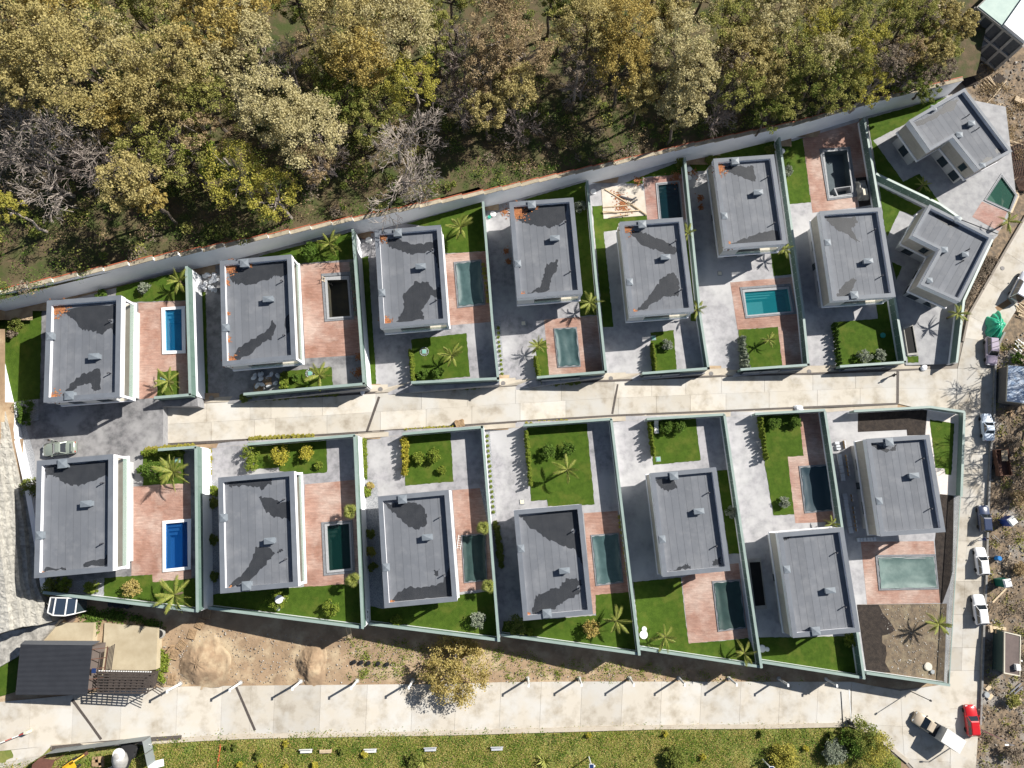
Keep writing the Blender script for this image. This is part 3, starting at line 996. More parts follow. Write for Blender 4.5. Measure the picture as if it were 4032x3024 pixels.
LAWNS = [('u1', 'A-10,565 A365,460 A350,1260 A118,1290 A20,820 A-10,720'), ('u1', 'A1015,290 A1608,145 A1640,405 A1090,420 A1010,420'), ('u1', 'A1370,1030 A1555,1015 A1560,1230 A1370,1243'),
         ('u2', 'B490,240 B1310,25 B1335,262 B790,310 B480,310'), ('u2', 'B715,1240 B1120,1205 B1130,1370 B725,1408'), ('u2', 'A1740,335 A1790,330 A1815,1212 A1758,1232'),
         ('u3', 'B1372,255 B1438,240 B1510,1370 B1446,1382'), ('u3', 'n1619,1336 n1837,1312 n1850,1482 n1628,1505'), ('u3', 'C0,400 C655,212 C690,640 C330,660 C290,440'),
         ('u4', 'C1005,195 C1570,35 C1685,1190 C1515,1205 C1440,200'), ('u4', 'n2108,1349 n2150,1340 n2162,1478 n2118,1484'),
         ('u5', 'D70,690 D160,685 D170,800 D545,770 D550,812 D300,842 D285,900 D170,910 D255,1743 D165,1743'), ('u5', 'D350,490 D850,295 D862,410 D510,440 D510,500'),
         ('u5', 'D880,830 D940,830 D1010,1690 D930,1690'), ('u5', 'n2561,1309 n2652,1300 n2665,1458 n2567,1466'),
         ('u6', 'D965,390 D1060,380 D1130,280 D1660,240 D1655,105 D900,310'), ('u6', 'D1625,1100 D1780,1090 D1825,1280 D1650,1300'), ('u6', 'n2907,1298 n3062,1287 n3081,1444 n2926,1454'),
         ('u7', 'E90,595 E285,540 E355,1100 E160,1115'), ('u7', 'F548,815 F940,785 F920,650 F1045,620 F1150,1160 F605,1200'),
         ('u9', 'E850,370 E1540,178 E1210,400 E900,560 E1160,920 E1300,850 E1480,1108 E930,845'),
         ('u8', 'E950,960 E1330,1150 E1240,1215 E1130,1170 E1020,1400 E1000,1330'), ('u8', 'F1060,290 F1150,330 F1100,450'), ('u8', 'F1195,1115 F1290,1110 F1295,1165 F1200,1170'),
         ('d1', 'G1245,400 G1600,388 G1605,670 G1245,690'), ('d1', 'G910,1495 G1325,1465 G1330,1530 G1700,1495 M1705,285 M905,160'),
         ('d2', 'H440,340 H1075,285 H1080,575 H880,590 H665,565 H660,535 H450,545'), ('d2', 'N40,150 N150,140 N730,90 N1375,50 N1385,425 N40,262'),
         ('d3', 'H1750,252 I385,212 I410,655 H1760,690'), ('d3', 'N1450,250 N1570,270 O460,150 O768,115 O798,535 N1440,398'), ('d3', 'H1380,275 H1418,270 H1430,635 H1392,640'),
         ('d4', 'I1050,175 I1570,140 I1640,855 I1235,870 I1225,815 I1085,825'), ('d4', 'O845,380 O1020,375 O1650,330 O1650,150 O1950,125 O2015,650 O828,500'),
         ('d5', 'J575,118 J970,92 J1015,470 J600,510'), ('d5', 'J1155,560 J1268,550 J1372,1280 J1260,1285'), ('d5', 'J425,1530 J840,1490 P910,575 P1270,545 P1432,525 P1525,765 P490,618'),
         ('d6', 'J1500,75 J1870,62 J1910,430 J1770,440 J1830,940 J1650,950'), ('d6', 'P1512,520 P1820,520 L780,560 L785,905 P1550,735'),
         ('d7', 'K1390,335 K1605,370 K1580,820 K1525,815 K1520,765 K1440,755')]
for lot, s in LAWNS:
    q = W(s, LV[lot])
    out = []
    for i in range(len(q)):
        a, b = q[i], q[(i + 1) % len(q)]
        k = max(1, int((b - a).length / .35))
        for j in range(k):
            v = a.lerp(b, j / k)
            out.append((v.x + random.uniform(-.05, .05), v.y + random.uniform(-.05, .05)))
    struct('lawn', MB().sheet(out, LV[lot] + .03), m_lawn)
PATIOS = [('u1', 'A1205,425 A1640,408 A1665,1222 A1215,1265'), ('u2', 'B845,310 B1335,288 B1385,1100 B890,1130'), ('u3', 'C330,665 C690,640 C742,1255 C380,1285'),
          ('u4', 'n2142,1258 n2364,1243 n2388,1462 n2162,1476'), ('u5', 'D515,445 D862,410 D890,800 D550,808'), ('u6', 'n2875,1112 n3120,1090 n3187,1436 n3081,1444 n3062,1287 n2904,1298'),
          ('u7', 'E285,540 E800,388 E865,880 E740,890 E770,1140 E370,1190'), ('d1', 'G1155,700 G1660,660 G1668,1500 G1405,1532 G1325,1530 G1325,1465 G1145,1475'),
          ('d2', 'H885,680 H1325,640 H1375,1540 H880,1582'), ('d3', 'I400,730 I640,712 I705,1000 I755,1580 I465,1618'),
          ('d4', 'I1545,930 I1840,910 I1860,1100 I1955,1620 I1650,1652 O1660,310 O1620,320'), ('d5', 'J1190,1380 J1345,1365 P1432,525 P910,575 P850,0'),
          ('d6', 'J1870,58 J2085,42 J2150,500 J2178,1005 J1840,1018 J1770,440 J1910,430'), ('d7', 'K790,1400 K1425,1395 L1482,275 L845,286')]
for lot, s in PATIOS:
    patch('terrace', lot, s, 0.014, m_patio if lot != 'u5' else m_patio_p)
patch('terrace', 'u9', 'E1845,1092 E2065,1182 E1995,1352 E1760,1225', 0.014, m_patio_p)
for lot, s in (('u1', 'A110,1300 A335,1262 A335,1445 A215,1470 G300,420 G320,650 G240,640 G140,200'), ('d1', 'M430,60 M910,0 M905,165 M560,130'), ('d2', 'G1805,630 G1900,650 M1915,140 M1815,150'),
               ('d3', 'H1385,650 H1515,640 N1570,270 N1440,250'), ('d4', 'I690,195 I725,195 I785,960 I745,990'), ('u4', 'C768,1250 C822,1250 n1985,1490 n1966,1494'), ('d4', 'I1832,800 I1872,800 I1960,1560 I1895,1560'),
               ('u3', 'C655,700 C695,690 C738,1110 C692,1120'), ('u4', 'n2162,1462 n2270,1455 n2275,1468 n2164,1474'), ('d7', 'L1050,890 L1530,960 L1400,820 L1100,800'),
               ('d3', 'I640,712 I685,708 I760,1500 I700,1500'), ('d2', 'H1305,780 H1330,780 H1370,1470 H1325,1470')):
    patch('gravel_bed', lot, s, 0.009, m_gravel)
for lot, s in (('d7', 'K765,250 K1370,236 K1350,470 K1195,475 K1190,425 K765,445'), ('d7', 'L755,290 L945,290 L985,370 L1040,430 L1090,510 L1040,545 L975,560 L975,620 L1010,650 L1015,720 L1000,790 L1050,880 L840,885'),
               ('d7', 'K1480,985 K1600,1000 K1590,1659 L1565,100 L1500,280 L1480,270 K1435,1395')):
    patch('soil_bed', lot, s, 0.02, m_soil)
patch('rubble_yard', 'd7', 'L765,288 L1540,280 L1515,960 L842,890', 0.012, mat('yard_rubble', (0.33, 0.25, 0.165), 0.95, (0.19, 0.15, 0.11), 1.4, 9, (0.4, 0.62), 0.8, 6, col3=(0.40, 0.33, 0.22), n3scale=0.5, c3=(0.5, 0.65)))
patch('concrete_path', 'd7', 'K1372,240 K1640,275 K1655,1000 K1480,985 K1440,755 K1355,470', 0.012, mat('bright_path', (0.70, 0.64, 0.60), 0.9, (0.60, 0.55, 0.5), 0.9))
patch('concrete_pad', 'u5', 'D148,525 D460,505 D520,560 D545,770 D170,800', 0.05, mat('pad_concrete', (0.62, 0.57, 0.50), 0.9, (0.52, 0.46, 0.38), 0.7))

# ------------------------------------------------------------------ swimming pools
m_stone = mat('pool_coping', (0.30, 0.31, 0.33), 0.8, (0.22, 0.23, 0.25), 3.0, 5)
m_stone_l = mat('pool_coping_pale', (0.50, 0.51, 0.52), 0.8, (0.42, 0.43, 0.45), 3.0, 5)
m_white_p = mat('white_pool_rim', (0.82, 0.84, 0.86), 0.5)


def water(name, c, rough=0.06):
    return mat(name, c, rough, spec=0.5, bump=0.12, bscale=2.5, trans=.42)


PK = {
    'white_light': (m_white_p, mat('pool_blue', (0.10, 0.42, 0.62), 0.6), ('wat_a', (0.006, 0.095, 0.21))),
    'white_deep': (m_white_p, mat('pool_blue2', (0.04, 0.22, 0.55), 0.6), ('wat_b', (0.002, 0.04, 0.16))),
    'turquoise': (m_stone, mat('pool_tq', (0.10, 0.40, 0.42), 0.6), ('wat_c', (0.008, 0.17, 0.20))),
    'dark_green': (m_stone, mat('pool_dg', (0.04, 0.08, 0.07), 0.6), ('wat_d', (0.004, 0.028, 0.024))),
    'dark': (m_stone_l, mat('pool_dk', (0.03, 0.06, 0.07), 0.6), ('wat_e', (0.006, 0.03, 0.04))),
    'green': (m_stone_l, mat('pool_gr', (0.10, 0.22, 0.17), 0.6), ('wat_f', (0.03, 0.115, 0.08))),
}
m_net = {'net': mat('teal_net', (0.055, 0.105, 0.108), 0.55, (0.035, 0.075, 0.078), 1.2), 'net_dark': mat('dark_net', (0.020, 0.052, 0.048), 0.6, (0.014, 0.038, 0.036), 1.2),
         'net_navy': mat('navy_net', (0.012, 0.035, 0.05), 0.6), 'net_pale': mat('pale_net', (0.14, 0.205, 0.19), 0.55, (0.09, 0.145, 0.135), 0.9)}
for lot, o, i, kind, lab in POOLS:
    z = LV[lot]
    po, pi = W(o, z), W(i, z)
    c = sum(po, Vector()) / len(po)
    t = thing('swimming_pool', lab, 'pool', (c.x, c.y, z))
    rim = PK[kind][0] if kind in PK else m_stone
    hr = 0.10 if rim is not m_white_p else 0.16
    po2 = [v + (v - c).normalized() * 0.0 for v in po]
    if rim is m_white_p:
        MB().ring(po2, pi, z + 0.015, z + hr).build('coping', rim, t, world=True, fixn=True)
    else:
        mid = [a.lerp(b, 0.42) for a, b in zip(po2, pi)]
        mid2 = [a.lerp(b, 0.52) for a, b in zip(po2, pi)]
        MB().ring(po2, mid, z + 0.015, z + hr).build('coping', rim, t, world=True, fixn=True)
        MB().ring(mid, mid2, z + 0.01, z + 0.03).build('channel', m_dark, t, world=True, fixn=True)
        MB().ring(mid2, pi, z + 0.015, z + hr - 0.02).build('inner_coping', m_stone_l if rim is m_stone else m_stone, t, world=True, fixn=True)
    depth = 1.5
    inn = scale_poly(pi, 1.0)
    n = len(inn)
    bas = MB()
    zt = z + hr - 0.03
    bas.add([(v.x, v.y, zt) for v in inn] + [(v.x, v.y, z - depth) for v in inn],
            [(k, (k + 1) % n, n + (k + 1) % n, n + k) for k in range(n)] + [tuple(range(n, 2 * n))])
    if kind.startswith('net'):
        bas.build('basin', mat('pool_dk', (0.03, 0.06, 0.07), 0.6), t, world=True)
        # sagging net over the basin
        lip = [a.lerp(b, 0.62) for a, b in zip(po, pi)]
        N = 18
        vs, fs = [], []
        for a in range(N + 1):
            for b in range(N + 1):
                u, v = a / N, b / N
                p = lip[0].lerp(lip[1], u).lerp(lip[3].lerp(lip[2], u), v)
                e = min(u, 1 - u, v, 1 - v)
                sag = min(1, e * 7) * 0.22
                wr = 0.05 * math.sin(9 * u + 5 * v + len(lab)) * math.sin(7 * v - 3 * u) + 0.02 * (RNG.random() - .5)
                edge = 0.05 * math.sin(17 * (u + v) + len(lab)) if e == 0 else 0
                p = p + (c - p).normalized() * (edge + 0.04)
                vs.append((p.x, p.y, z + hr + 0.03 - sag + (wr if e > 0 else 0.0)))
        for a in range(N):
            for b in range(N):
                fs.append((a * (N + 1) + b, (a + 1) * (N + 1) + b, (a + 1) * (N + 1) + b + 1, a * (N + 1) + b + 1))
        MB().add(vs, fs).build('net_cover', m_net[kind], t, smooth=True, world=True, fixn=True)
    elif kind.startswith('empty'):
        bas.build('basin', mat('basin_' + kind, (0.085, 0.11, 0.125) if 'grey' in kind else (0.035, 0.035, 0.028), 0.8, (0.06, 0.08, 0.09) if 'grey' in kind else (0.07, 0.06, 0.035), 0.5), t, world=True)
        if 'grey' in kind:
            q = W('E555,975 E708,955 E722,1022 E585,1045', z)
            qi = scale_poly(q, 0.84)
            MB().ring(q, qi, z - depth, z + 0.02).build('inner_basin', m_stone_l, t, world=True, fixn=True)
            for k in range(4):
                st = W(f'E{528 + 0},{1000 + k * 12} E{556},{996 + k * 12} E{558},{1008 + k * 12} E{530},{1012 + k * 12}', z)
                MB().prism([(v.x, v.y) for v in st], z - depth, z - 1.1 + k * 0.3).build('step', m_stone_l, t, world=True)
    else:
        bas.build('basin', PK[kind][1], t, world=True)
        wn_, wc = PK[kind][2]
        if n == 4 and kind != 'green':
            for k in range(3):
                f = .09 * (k + 1)
                st = [inn[0], inn[1], inn[1].lerp(inn[2], f), inn[0].lerp(inn[3], f)]
                MB().prism([(v.x, v.y) for v in scale_poly(st, .995)], z - depth, z - .35 - .3 * k).build('step', PK[kind][1], t, world=True)
        ws = [v + (c - v).normalized() * 0.01 for v in inn]
        MB().sheet(ws, z - 0.12).build('water', water(wn_, wc), t, world=True)

# ------------------------------------------------------------------ houses
m_memb = mat('roof_membrane', (0.185, 0.197, 0.22), 0.75, (0.15, 0.162, 0.185), 0.35, 8, (0.35, 0.7), 0.2, 12, obj_var=0.06, col3=(0.235, 0.245, 0.265), n3scale=.5, c3=(.5, .75))
m_deck = mat('roof_seam_and_opening_shade', (0.085, 0.09, 0.10), 0.9)
m_wet = mat('damp_film', (0.05, 0.055, 0.065), 0.42, (0.075, 0.08, 0.09), 0.8, 6, trans=0.26, spec=0.3)
m_para = mat('parapet_cap', (0.235, 0.26, 0.30), 0.6, (0.195, 0.215, 0.25), 0.7, 6, (0.4, 0.7))
m_fascia = mat('white_fascia', (0.80, 0.80, 0.83), 0.8, (0.74, 0.74, 0.78), 0.8)
m_house = mat('house_render', (0.62, 0.62, 0.62), 0.85, (0.55, 0.55, 0.56), 0.7)
m_beige = mat('beige_facade_panel', (0.50, 0.455, 0.40), 0.7, (0.45, 0.41, 0.355), 1.5, 5, obj_var=0.05)
m_floor = mat('loggia_floor', (0.60, 0.56, 0.48), 0.7, (0.52, 0.48, 0.40), 1.0)
m_glass = mat('window_glass', (0.03, 0.045, 0.055), 0.05, spec=0.9)
m_balu = mat('balustrade_glass', (0.42, 0.55, 0.50), 0.05, trans=0.55, spec=0.8)
m_frame = mat('dark_frame', (0.06, 0.065, 0.07), 0.5)
m_vent = mat('vent_sheet_metal', (0.26, 0.295, 0.33), 0.55, (0.21, 0.24, 0.275), 2.0)
m_pipe = mat('vent_pipe', (0.06, 0.06, 0.07), 0.6)
HH, DECK = 6.45, 5.85
LITTER = []


def fit_rect(q):
    """Best rectangle for four surveyed corners NW NE SE SW: centre, size, heading."""
    c = sum(q, Vector()) / 4
    ux = ((q[1] - q[0]) + (q[2] - q[3])) / 2
    uy = ((q[0] - q[3]) + (q[1] - q[2])) / 2
    w, l = ux.length, uy.length
    a = math.atan2(ux.y, ux.x) * 0.5 + (math.atan2(uy.y, uy.x) - math.pi / 2) * 0.5
    return c, w, l, a


def ragged(poly, n=7, amp=0.24):
    """Subdivide an outline and roughen it."""
    out = []
    k = len(poly)
    for i in range(k):
        a, b = poly[i], poly[(i + 1) % k]
        for j in range(n):
            t = j / n
            out.append((lerp(a[0], b[0], t) + (random.random() - .5) * amp, lerp(a[1], b[1], t) + (random.random() - .5) * amp * 1.6))
    return out


def vent_box(t, x, y, sx, sy, h, cap=True):
    mb = MB().box(x - sx / 2, x + sx / 2, y - sy / 2, y + sy / 2, DECK, DECK + h)
    v = mb.build('vent_shaft', m_vent, t)
    e = 0.09
    o = [(x - sx / 2 - e, y - sy / 2 - e), (x + sx / 2 + e, y - sy / 2 - e), (x + sx / 2 + e, y + sy / 2 + e), (x - sx / 2 - e, y + sy / 2 + e)]
    i_ = [(x - sx * .04, y - sy * .04), (x + sx * .04, y - sy * .04), (x + sx * .04, y + sy * .04), (x - sx * .04, y + sy * .04)]
    MB().frustum(o, i_, DECK + h, DECK + h + 0.13).build('vent_cap', m_vent, v)


def house(label, corners, lv, kind='A', wet=(), litter=(), south='loggia', seamdir='y'):
    z0 = LV[lv]
    q = [at(p, z0 + HH) for p in pp(corners)]
    c, w, l, a = fit_rect(q)
    t = thing('house', label, 'house', (c.x, c.y, z0), a, 'flat roofed houses of the estate')
    X0, X1, Y0, Y1 = -w / 2, w / 2, -l / 2, l / 2
    # ground storey, set back under the slab; upper storey with a loggia towards east and south
    MB().box(X0 + .75, X1 - .9, Y0 + .75, Y1 - .5, -0.3, 2.65).build('ground_floor_wall', m_house, t)
    MB().box(X0 - .03, X1 + .03, Y0 - .03, Y1 + .03, 2.65, 3.05).build('floor_slab', m_fascia, t)
    lx = X1 - 1.75
    ly = Y0 + 1.35 if south == 'loggia' else Y0 + .06
    MB().prism([(X0 + .09, Y0 + .09), (X0 + w * .27, Y0 + .09), (X0 + w * .27, ly), (lx, ly), (lx, Y1 - .09), (X0 + .09, Y1 - .09)], 3.05, 5.35).build('upper_wall', m_house, t)
    MB().box(X0 + w * .27, X1 - .1, Y0 + .1, ly - .005, 3.05, 3.075).build('loggia_floor', m_floor, t)
    MB().box(lx + .005, X1 - .1, ly, Y1 - .1, 3.05, 3.078).build('loggia_floor', m_floor, t)
    MB().box(X1 - .35, X1 - .05, Y0 + .05, Y0 + .35, 3.05, 5.35).build('corner_post', m_fascia, t)
    MB().box(X1 - .35, X1 - .05, Y1 - .35, Y1 - .05, 3.05, 5.35).build('corner_post', m_fascia, t)
    # roof edge
    MB().ring([(X0, Y0), (X1, Y0), (X1, Y1), (X0, Y1)], [(X0 + .55, Y0 + .55), (X1 - .55, Y0 + .55), (X1 - .55, Y1 - .55), (X0 + .55, Y1 - .55)], 5.35, HH - .05).build('fascia', m_fascia, t, fixn=True)
    e = .03
    MB().ring([(X0 - e, Y0 - e), (X1 + e, Y0 - e), (X1 + e, Y1 + e), (X0 - e, Y1 + e)], [(X0 + .58, Y0 + .58), (X1 - .58, Y0 + .58), (X1 - .58, Y1 - .58), (X0 + .58, Y1 - .58)], HH - .05, HH).build('parapet_cap', m_para, t, fixn=True)
    roof = MB().box(X0 + .55, X1 - .55, Y0 + .55, Y1 - .55, 5.36, DECK).build('roof', m_deck, t)
    n = max(6, round((w - 1.2) / 0.92))
    sw = (w - 1.14) / n
    me = MB().box(-sw / 2 + .014, sw / 2 - .014, -(l - 1.14) / 2, (l - 1.14) / 2, DECK + .002, DECK + .012).mesh('roof_strip', m_memb)
    for k in range(n):
        # some strips are laid in two lengths
        inst('roof_strip', me, roof, (X0 + .57 + sw * (k + .5), 0, 0))
    # water stains
    uv = lambda u, v: (X0 + u * w, Y1 - v * l)
    for poly in wet:
        MB().sheet(ragged([uv(*p) for p in poly]), DECK + .018).build('damp_patch', m_wet, roof)
    # vents
    m = (lambda v: v) if kind == 'A' else (lambda v: 1 - v)
    x, y = uv(.345, m(.045))
    vent_box(t, x, y, .95, .9, .8)
    x, y = uv(.655, m(.41))
    vent_box(t, x, y, 1.2, .58, .7)
    x, y = uv(.055, m(.645))
    vent_box(t, x, y, .7, .8, .65)
    for v in (.24, .76):
        x, y = uv(.85, v)
        MB().tube([(x, y, DECK), (x, y, DECK + .55), (x + .02, y + .02, DECK + .68), (x - .06, y - .05, DECK + .72), (x - .14, y - .1, DECK + .62)], .075, 8).build('vent_pipe', m_pipe, t)
        MB().disc((x, y), .3, DECK + .012, DECK + .03, 12).build('pipe_flashing', m_memb, t)
    # facade panels on the west front
    cnt = max(4, round((l - .18) / 1.3))
    pl = (l - .18) / cnt
    pm = MB().box(-.035, .0, -pl / 2 + .012, pl / 2 - .012, -.375, .375).mesh('facade_panel', m_beige)
    for r in range(3):
        for k in range(cnt):
            inst('facade_panel', pm, t, (X0 + .085, Y0 + .09 + pl * (k + .5), 3.05 + .39 + r * .765))
    # west ground floor: door and windows
    for k, (v, wd, hh, zz) in enumerate(((.25, 1.6, 1.3, .9), (.48, 1.0, 2.2, 0), (.72, 1.8, 1.3, .9))):
        y = Y1 - v * l
        win = MB().box(X0 + .70, X0 + .76, y - wd / 2, y + wd / 2, zz, zz + hh).build('door' if zz == 0 else 'window', m_frame, t)
        MB().box(X0 + .685, X0 + .70, y - wd / 2 + .07, y + wd / 2 - .07, zz + .07, zz + hh - .07).build('pane', m_glass, win)
    # south: loggia opening glazing, ground-floor glazing
    if south == 'loggia':
        xa, xb = X0 + w * .3, lx - .15
        win = MB().box(xa, xb, ly - .06, ly, 3.1, 5.1).build('window', m_frame, t)
        k = 3
        for j in range(k):
            MB().box(lerp(xa, xb, j / k) + .06, lerp(xa, xb, (j + 1) / k) - .06, ly - .075, ly - .06, 3.16, 5.04).build('pane', m_glass, win)
        MB().box(X0 + w * .27 + .02, X1 - .12, Y0 + .1, Y0 + .118, 3.08, 4.0).build('balustrade', m_balu, t)
    else:
        for u in (.3, .68):
            win = MB().box(X0 + u * w - .8, X0 + u * w + .8, Y0 - .005 + .05, Y0 + .075, 3.4, 4.9).build('window', m_frame, t)
            MB().box(X0 + u * w - .72, X0 + u * w + .72, Y0 + .03, Y0 + .045, 3.48, 4.82).build('pane', m_glass, win)
    for u in (.3, .66):
        win = MB().box(X0 + u * w - 1.0, X0 + u * w + 1.0, Y0 + .69, Y0 + .76, .1, 2.3).build('window', m_frame, t)
        MB().box(X0 + u * w - .92, X0 + u * w + .92, Y0 + .675, Y0 + .69, .18, 2.22).build('pane', m_glass, win)
    # east: loggia glazing and balustrade
    ya, yb = (ly + .3), Y1 - .5
    win = MB().box(lx, lx + .05, ya, yb, 3.1, 5.1).build('window', m_frame, t)
    for j in range(4):
        MB().box(lx + .05, lx + .065, lerp(ya, yb, j / 4) + .06, lerp(ya, yb, (j + 1) / 4) - .06, 3.16, 5.04).build('pane', m_glass, win)
    MB().box(X1 - .118, X1 - .1, Y0 + .12, Y1 - .12, 3.08, 4.0).build('balustrade', m_balu, t)
    for (u, v, r, dens) in litter:
        x, y = uv(u, v)
        LITTER.append((t.matrix_basis.copy(), x, y, r, dens, DECK))
    return t


NWc, SWc = (.09, .085, .8, 1.0), (.09, .94, .75, 1.0)
HOUSES = [
    ('flat grey roofed house leftmost in the upper row, beside the pale blue pool', 'A405,405 A1049,365 A1044,1243 A385,1290', 'u1', 'B',
     [[(.13, .09), (.93, .07), (.93, .42), (.82, .30), (.72, .36), (.6, .33), (.45, .3), (.3, .17)], [(.2, .93), (.32, .83), (.45, .75), (.7, .7), (.71, .9), (.62, .93), (.58, .84), (.4, .87), (.33, .94)], [(.95, .55), (.9, .66), (.95, .72)]],
     [(.14, .07, 1.2, 1), (.09, .95, .8, 1)], 'plain'),
    ('flat grey roofed house second in the upper row, beside the drained pool', 'B140,280 B762,230 B812,1140 B175,1190', 'u2', 'A',
     [[(.07, .05), (.94, .04), (.94, .15), (.84, .2), (.76, .17), (.66, .21), (.4, .24), (.2, .22), (.13, .19)], [(.07, .96), (.2, .84), (.37, .77), (.6, .7), (.68, .6), (.73, .66), (.66, .78), (.5, .82), (.3, .93)], [(.94, .52), (.85, .62), (.88, .75), (.94, .74)]],
     [(.12, .06, 1.0, 1), (.07, .2, .5, .8), (.07, .5, .4, .4), (.07, .75, .4, .5), (.09, .95, .9, 1), (.4, .05, .4, .7)], 'loggia'),
    ('flat grey roofed house third in the upper row, beside a teal netted pool', 'n1473,906 n1734,888 n1765,1270 n1500,1291', 'u3', 'A',
     [[(.13, .07), (.3, .08), (.55, .16), (.85, .16), (.94, .12), (.94, .5), (.88, .3), (.8, .25), (.5, .27), (.35, .2), (.2, .17)], [(.22, .95), (.35, .84), (.36, .66), (.55, .55), (.75, .57), (.84, .66), (.92, .6), (.93, .75), (.78, .7), (.62, .85), (.66, .94)]],
     [(.1, .06, .8, 1), (.08, .94, .9, 1)], 'loggia'),
    ('flat grey roofed house fourth in the upper row, with dry leaves at one corner', 'C897,215 C1452,172 C1535,1010 C965,1050', 'u4', 'A',
     [[(.07, .05), (.9, .04), (.86, .2), (.74, .26), (.6, .28), (.45, .26), (.25, .22), (.1, .18)], [(.13, .95), (.35, .9), (.42, .8), (.5, .66), (.68, .62), (.66, .72), (.55, .8), (.5, .93)]],
     [(.13, .08, 1.3, 1.6), (.08, .95, .5, 1), (.42, .05, .4, .7)], 'loggia'),
    ('flat grey roofed house fifth in the upper row, south of the leafy dark pool', 'D315,830 D860,785 D955,1605 D395,1648', 'u5', 'A',
     [[(.13, .07), (.4, .12), (.6, .2), (.85, .3), (.87, .36), (.75, .38), (.5, .3), (.3, .24)], [(.1, .95), (.25, .86), (.4, .75), (.6, .6), (.78, .57), (.85, .66), (.8, .82), (.6, .8), (.4, .87), (.25, .94)]],
     [(.1, .06, .9, 1.2), (.1, .95, .45, 1)], 'loggia'),
    ('flat grey roofed house sixth in the upper row, north of the turquoise pool', 'D1130,280 D1655,238 D1762,1015 D1227,1058', 'u6', 'A',
     [[(.15, .07), (.4, .08), (.6, .1), (.66, .08), (.68, .26), (.6, .26), (.42, .2), (.25, .15)], [(.1, .93), (.35, .9), (.6, .84), (.9, .82), (.93, .95), (.5, .96), (.12, .97)]],
     [(.1, .09, 1.1, 1.2), (.08, .96, .6, 1)], 'loggia'),
    ('flat grey roofed house seventh in the upper row, beside the lawn with silvery bushes', 'E440,1180 E967,1140 F1092,590 F540,632', 'u7', 'B',
     [[(.1, .06), (.6, .07), (.62, .14), (.5, .2), (.6, .35), (.55, .36), (.4, .25), (.25, .2), (.15, .1)], [(.1, .95), (.2, .84), (.4, .75), (.45, .78), (.35, .9), (.25, .95)]], [(.06, .04, .25, .6)], 'loggia'),
    ('flat grey roofed house leftmost in the lower row, beside the deep blue pool', 'G318,475 G987,418 G977,1435 G302,1495', 'd1', 'A',
     [[(.07, .05), (.95, .04), (.95, .2), (.85, .17), (.6, .24), (.4, .24), (.25, .17), (.13, .12), (.08, .16)], [(.08, .95), (.1, .93), (.35, .93), (.36, .95)], [(.58, .92), (.85, .88), (.93, .85), (.9, .94), (.6, .95)]], [(.08, .965, .25, .5)], 'plain'),
    ('flat grey roofed house second in the lower row, beside the dark green pool', 'H132,622 H792,565 H822,1565 H150,1632', 'd2', 'B',
     [[(.08, .05), (.7, .04), (.68, .09), (.55, .13), (.4, .09), (.15, .09)], [(.5, .2), (.7, .22), (.8, .28), (.94, .24), (.94, .43), (.7, .39), (.6, .33)], [(.08, .96), (.3, .84), (.4, .74), (.46, .63), (.62, .65), (.7, .7), (.55, .8), (.35, .93)], [(.72, .69), (.8, .67), (.79, .7)]], [(.1, .965, .2, .5)], 'plain'),
    ('flat grey roofed house third in the lower row, with a heart shaped stain', 'H1528,785 H2137,730 O442,200 N1575,270', 'd3', 'A',
     [[(.07, .07), (.4, .08), (.6, .11), (.66, .22), (.64, .3), (.5, .34), (.35, .28), (.2, .16)], [(.07, .95), (.3, .84), (.5, .85), (.8, .84), (.92, .7), (.95, .45), (.95, .96), (.1, .97)], [(.7, .71), (.74, .73), (.78, .71), (.76, .76), (.71, .76)]], [(.09, .965, .35, .8)], 'plain'),
    ('flat grey roofed house fourth in the lower row, half covered by dark damp', 'I937,905 I1522,855 O1627,318 O1020,375', 'd4', 'B',
     [[(.07, .05), (.94, .04), (.94, .6), (.86, .42), (.6, .35), (.4, .27), (.2, .16)], [(.13, .95), (.2, .8), (.4, .75), (.55, .74), (.7, .66), (.9, .7), (.86, .8), (.6, .88), (.45, .93)]], [(.08, .96, .35, .7)], 'plain'),
    ('flat grey roofed house fifth in the lower row, beside a narrow lawn strip', 'J575,580 J1145,535 J1276,1430 J690,1485', 'd5', 'A',
     [[(.07, .06), (.3, .06), (.4, .16), (.25, .19), (.12, .13)], [(.1, .96), (.3, .92), (.4, .91), (.44, .94), (.25, .96)], [(.78, .89), (.9, .87), (.9, .94), (.76, .94)]], [], 'plain'),
    ('flat grey roofed house sixth in the lower row, west of the rubble yard', 'J1690,1107 K635,1273 L785,530 P1820,520', 'd6', 'B',
     [[(.07, .05), (.22, .05), (.18, .07), (.1, .07)]], [], 'plain'),
    ('flat grey roofed house seventh in the lower row, beside stacks of slabs', 'K840,505 K1390,470 K1525,1310 K965,1357', 'd7', 'A',
     [[(.06, .05), (.2, .06), (.36, .12), (.5, .07), (.45, .14), (.25, .14)]], [], 'plain'),
]
for h in HOUSES:
    house(*h)


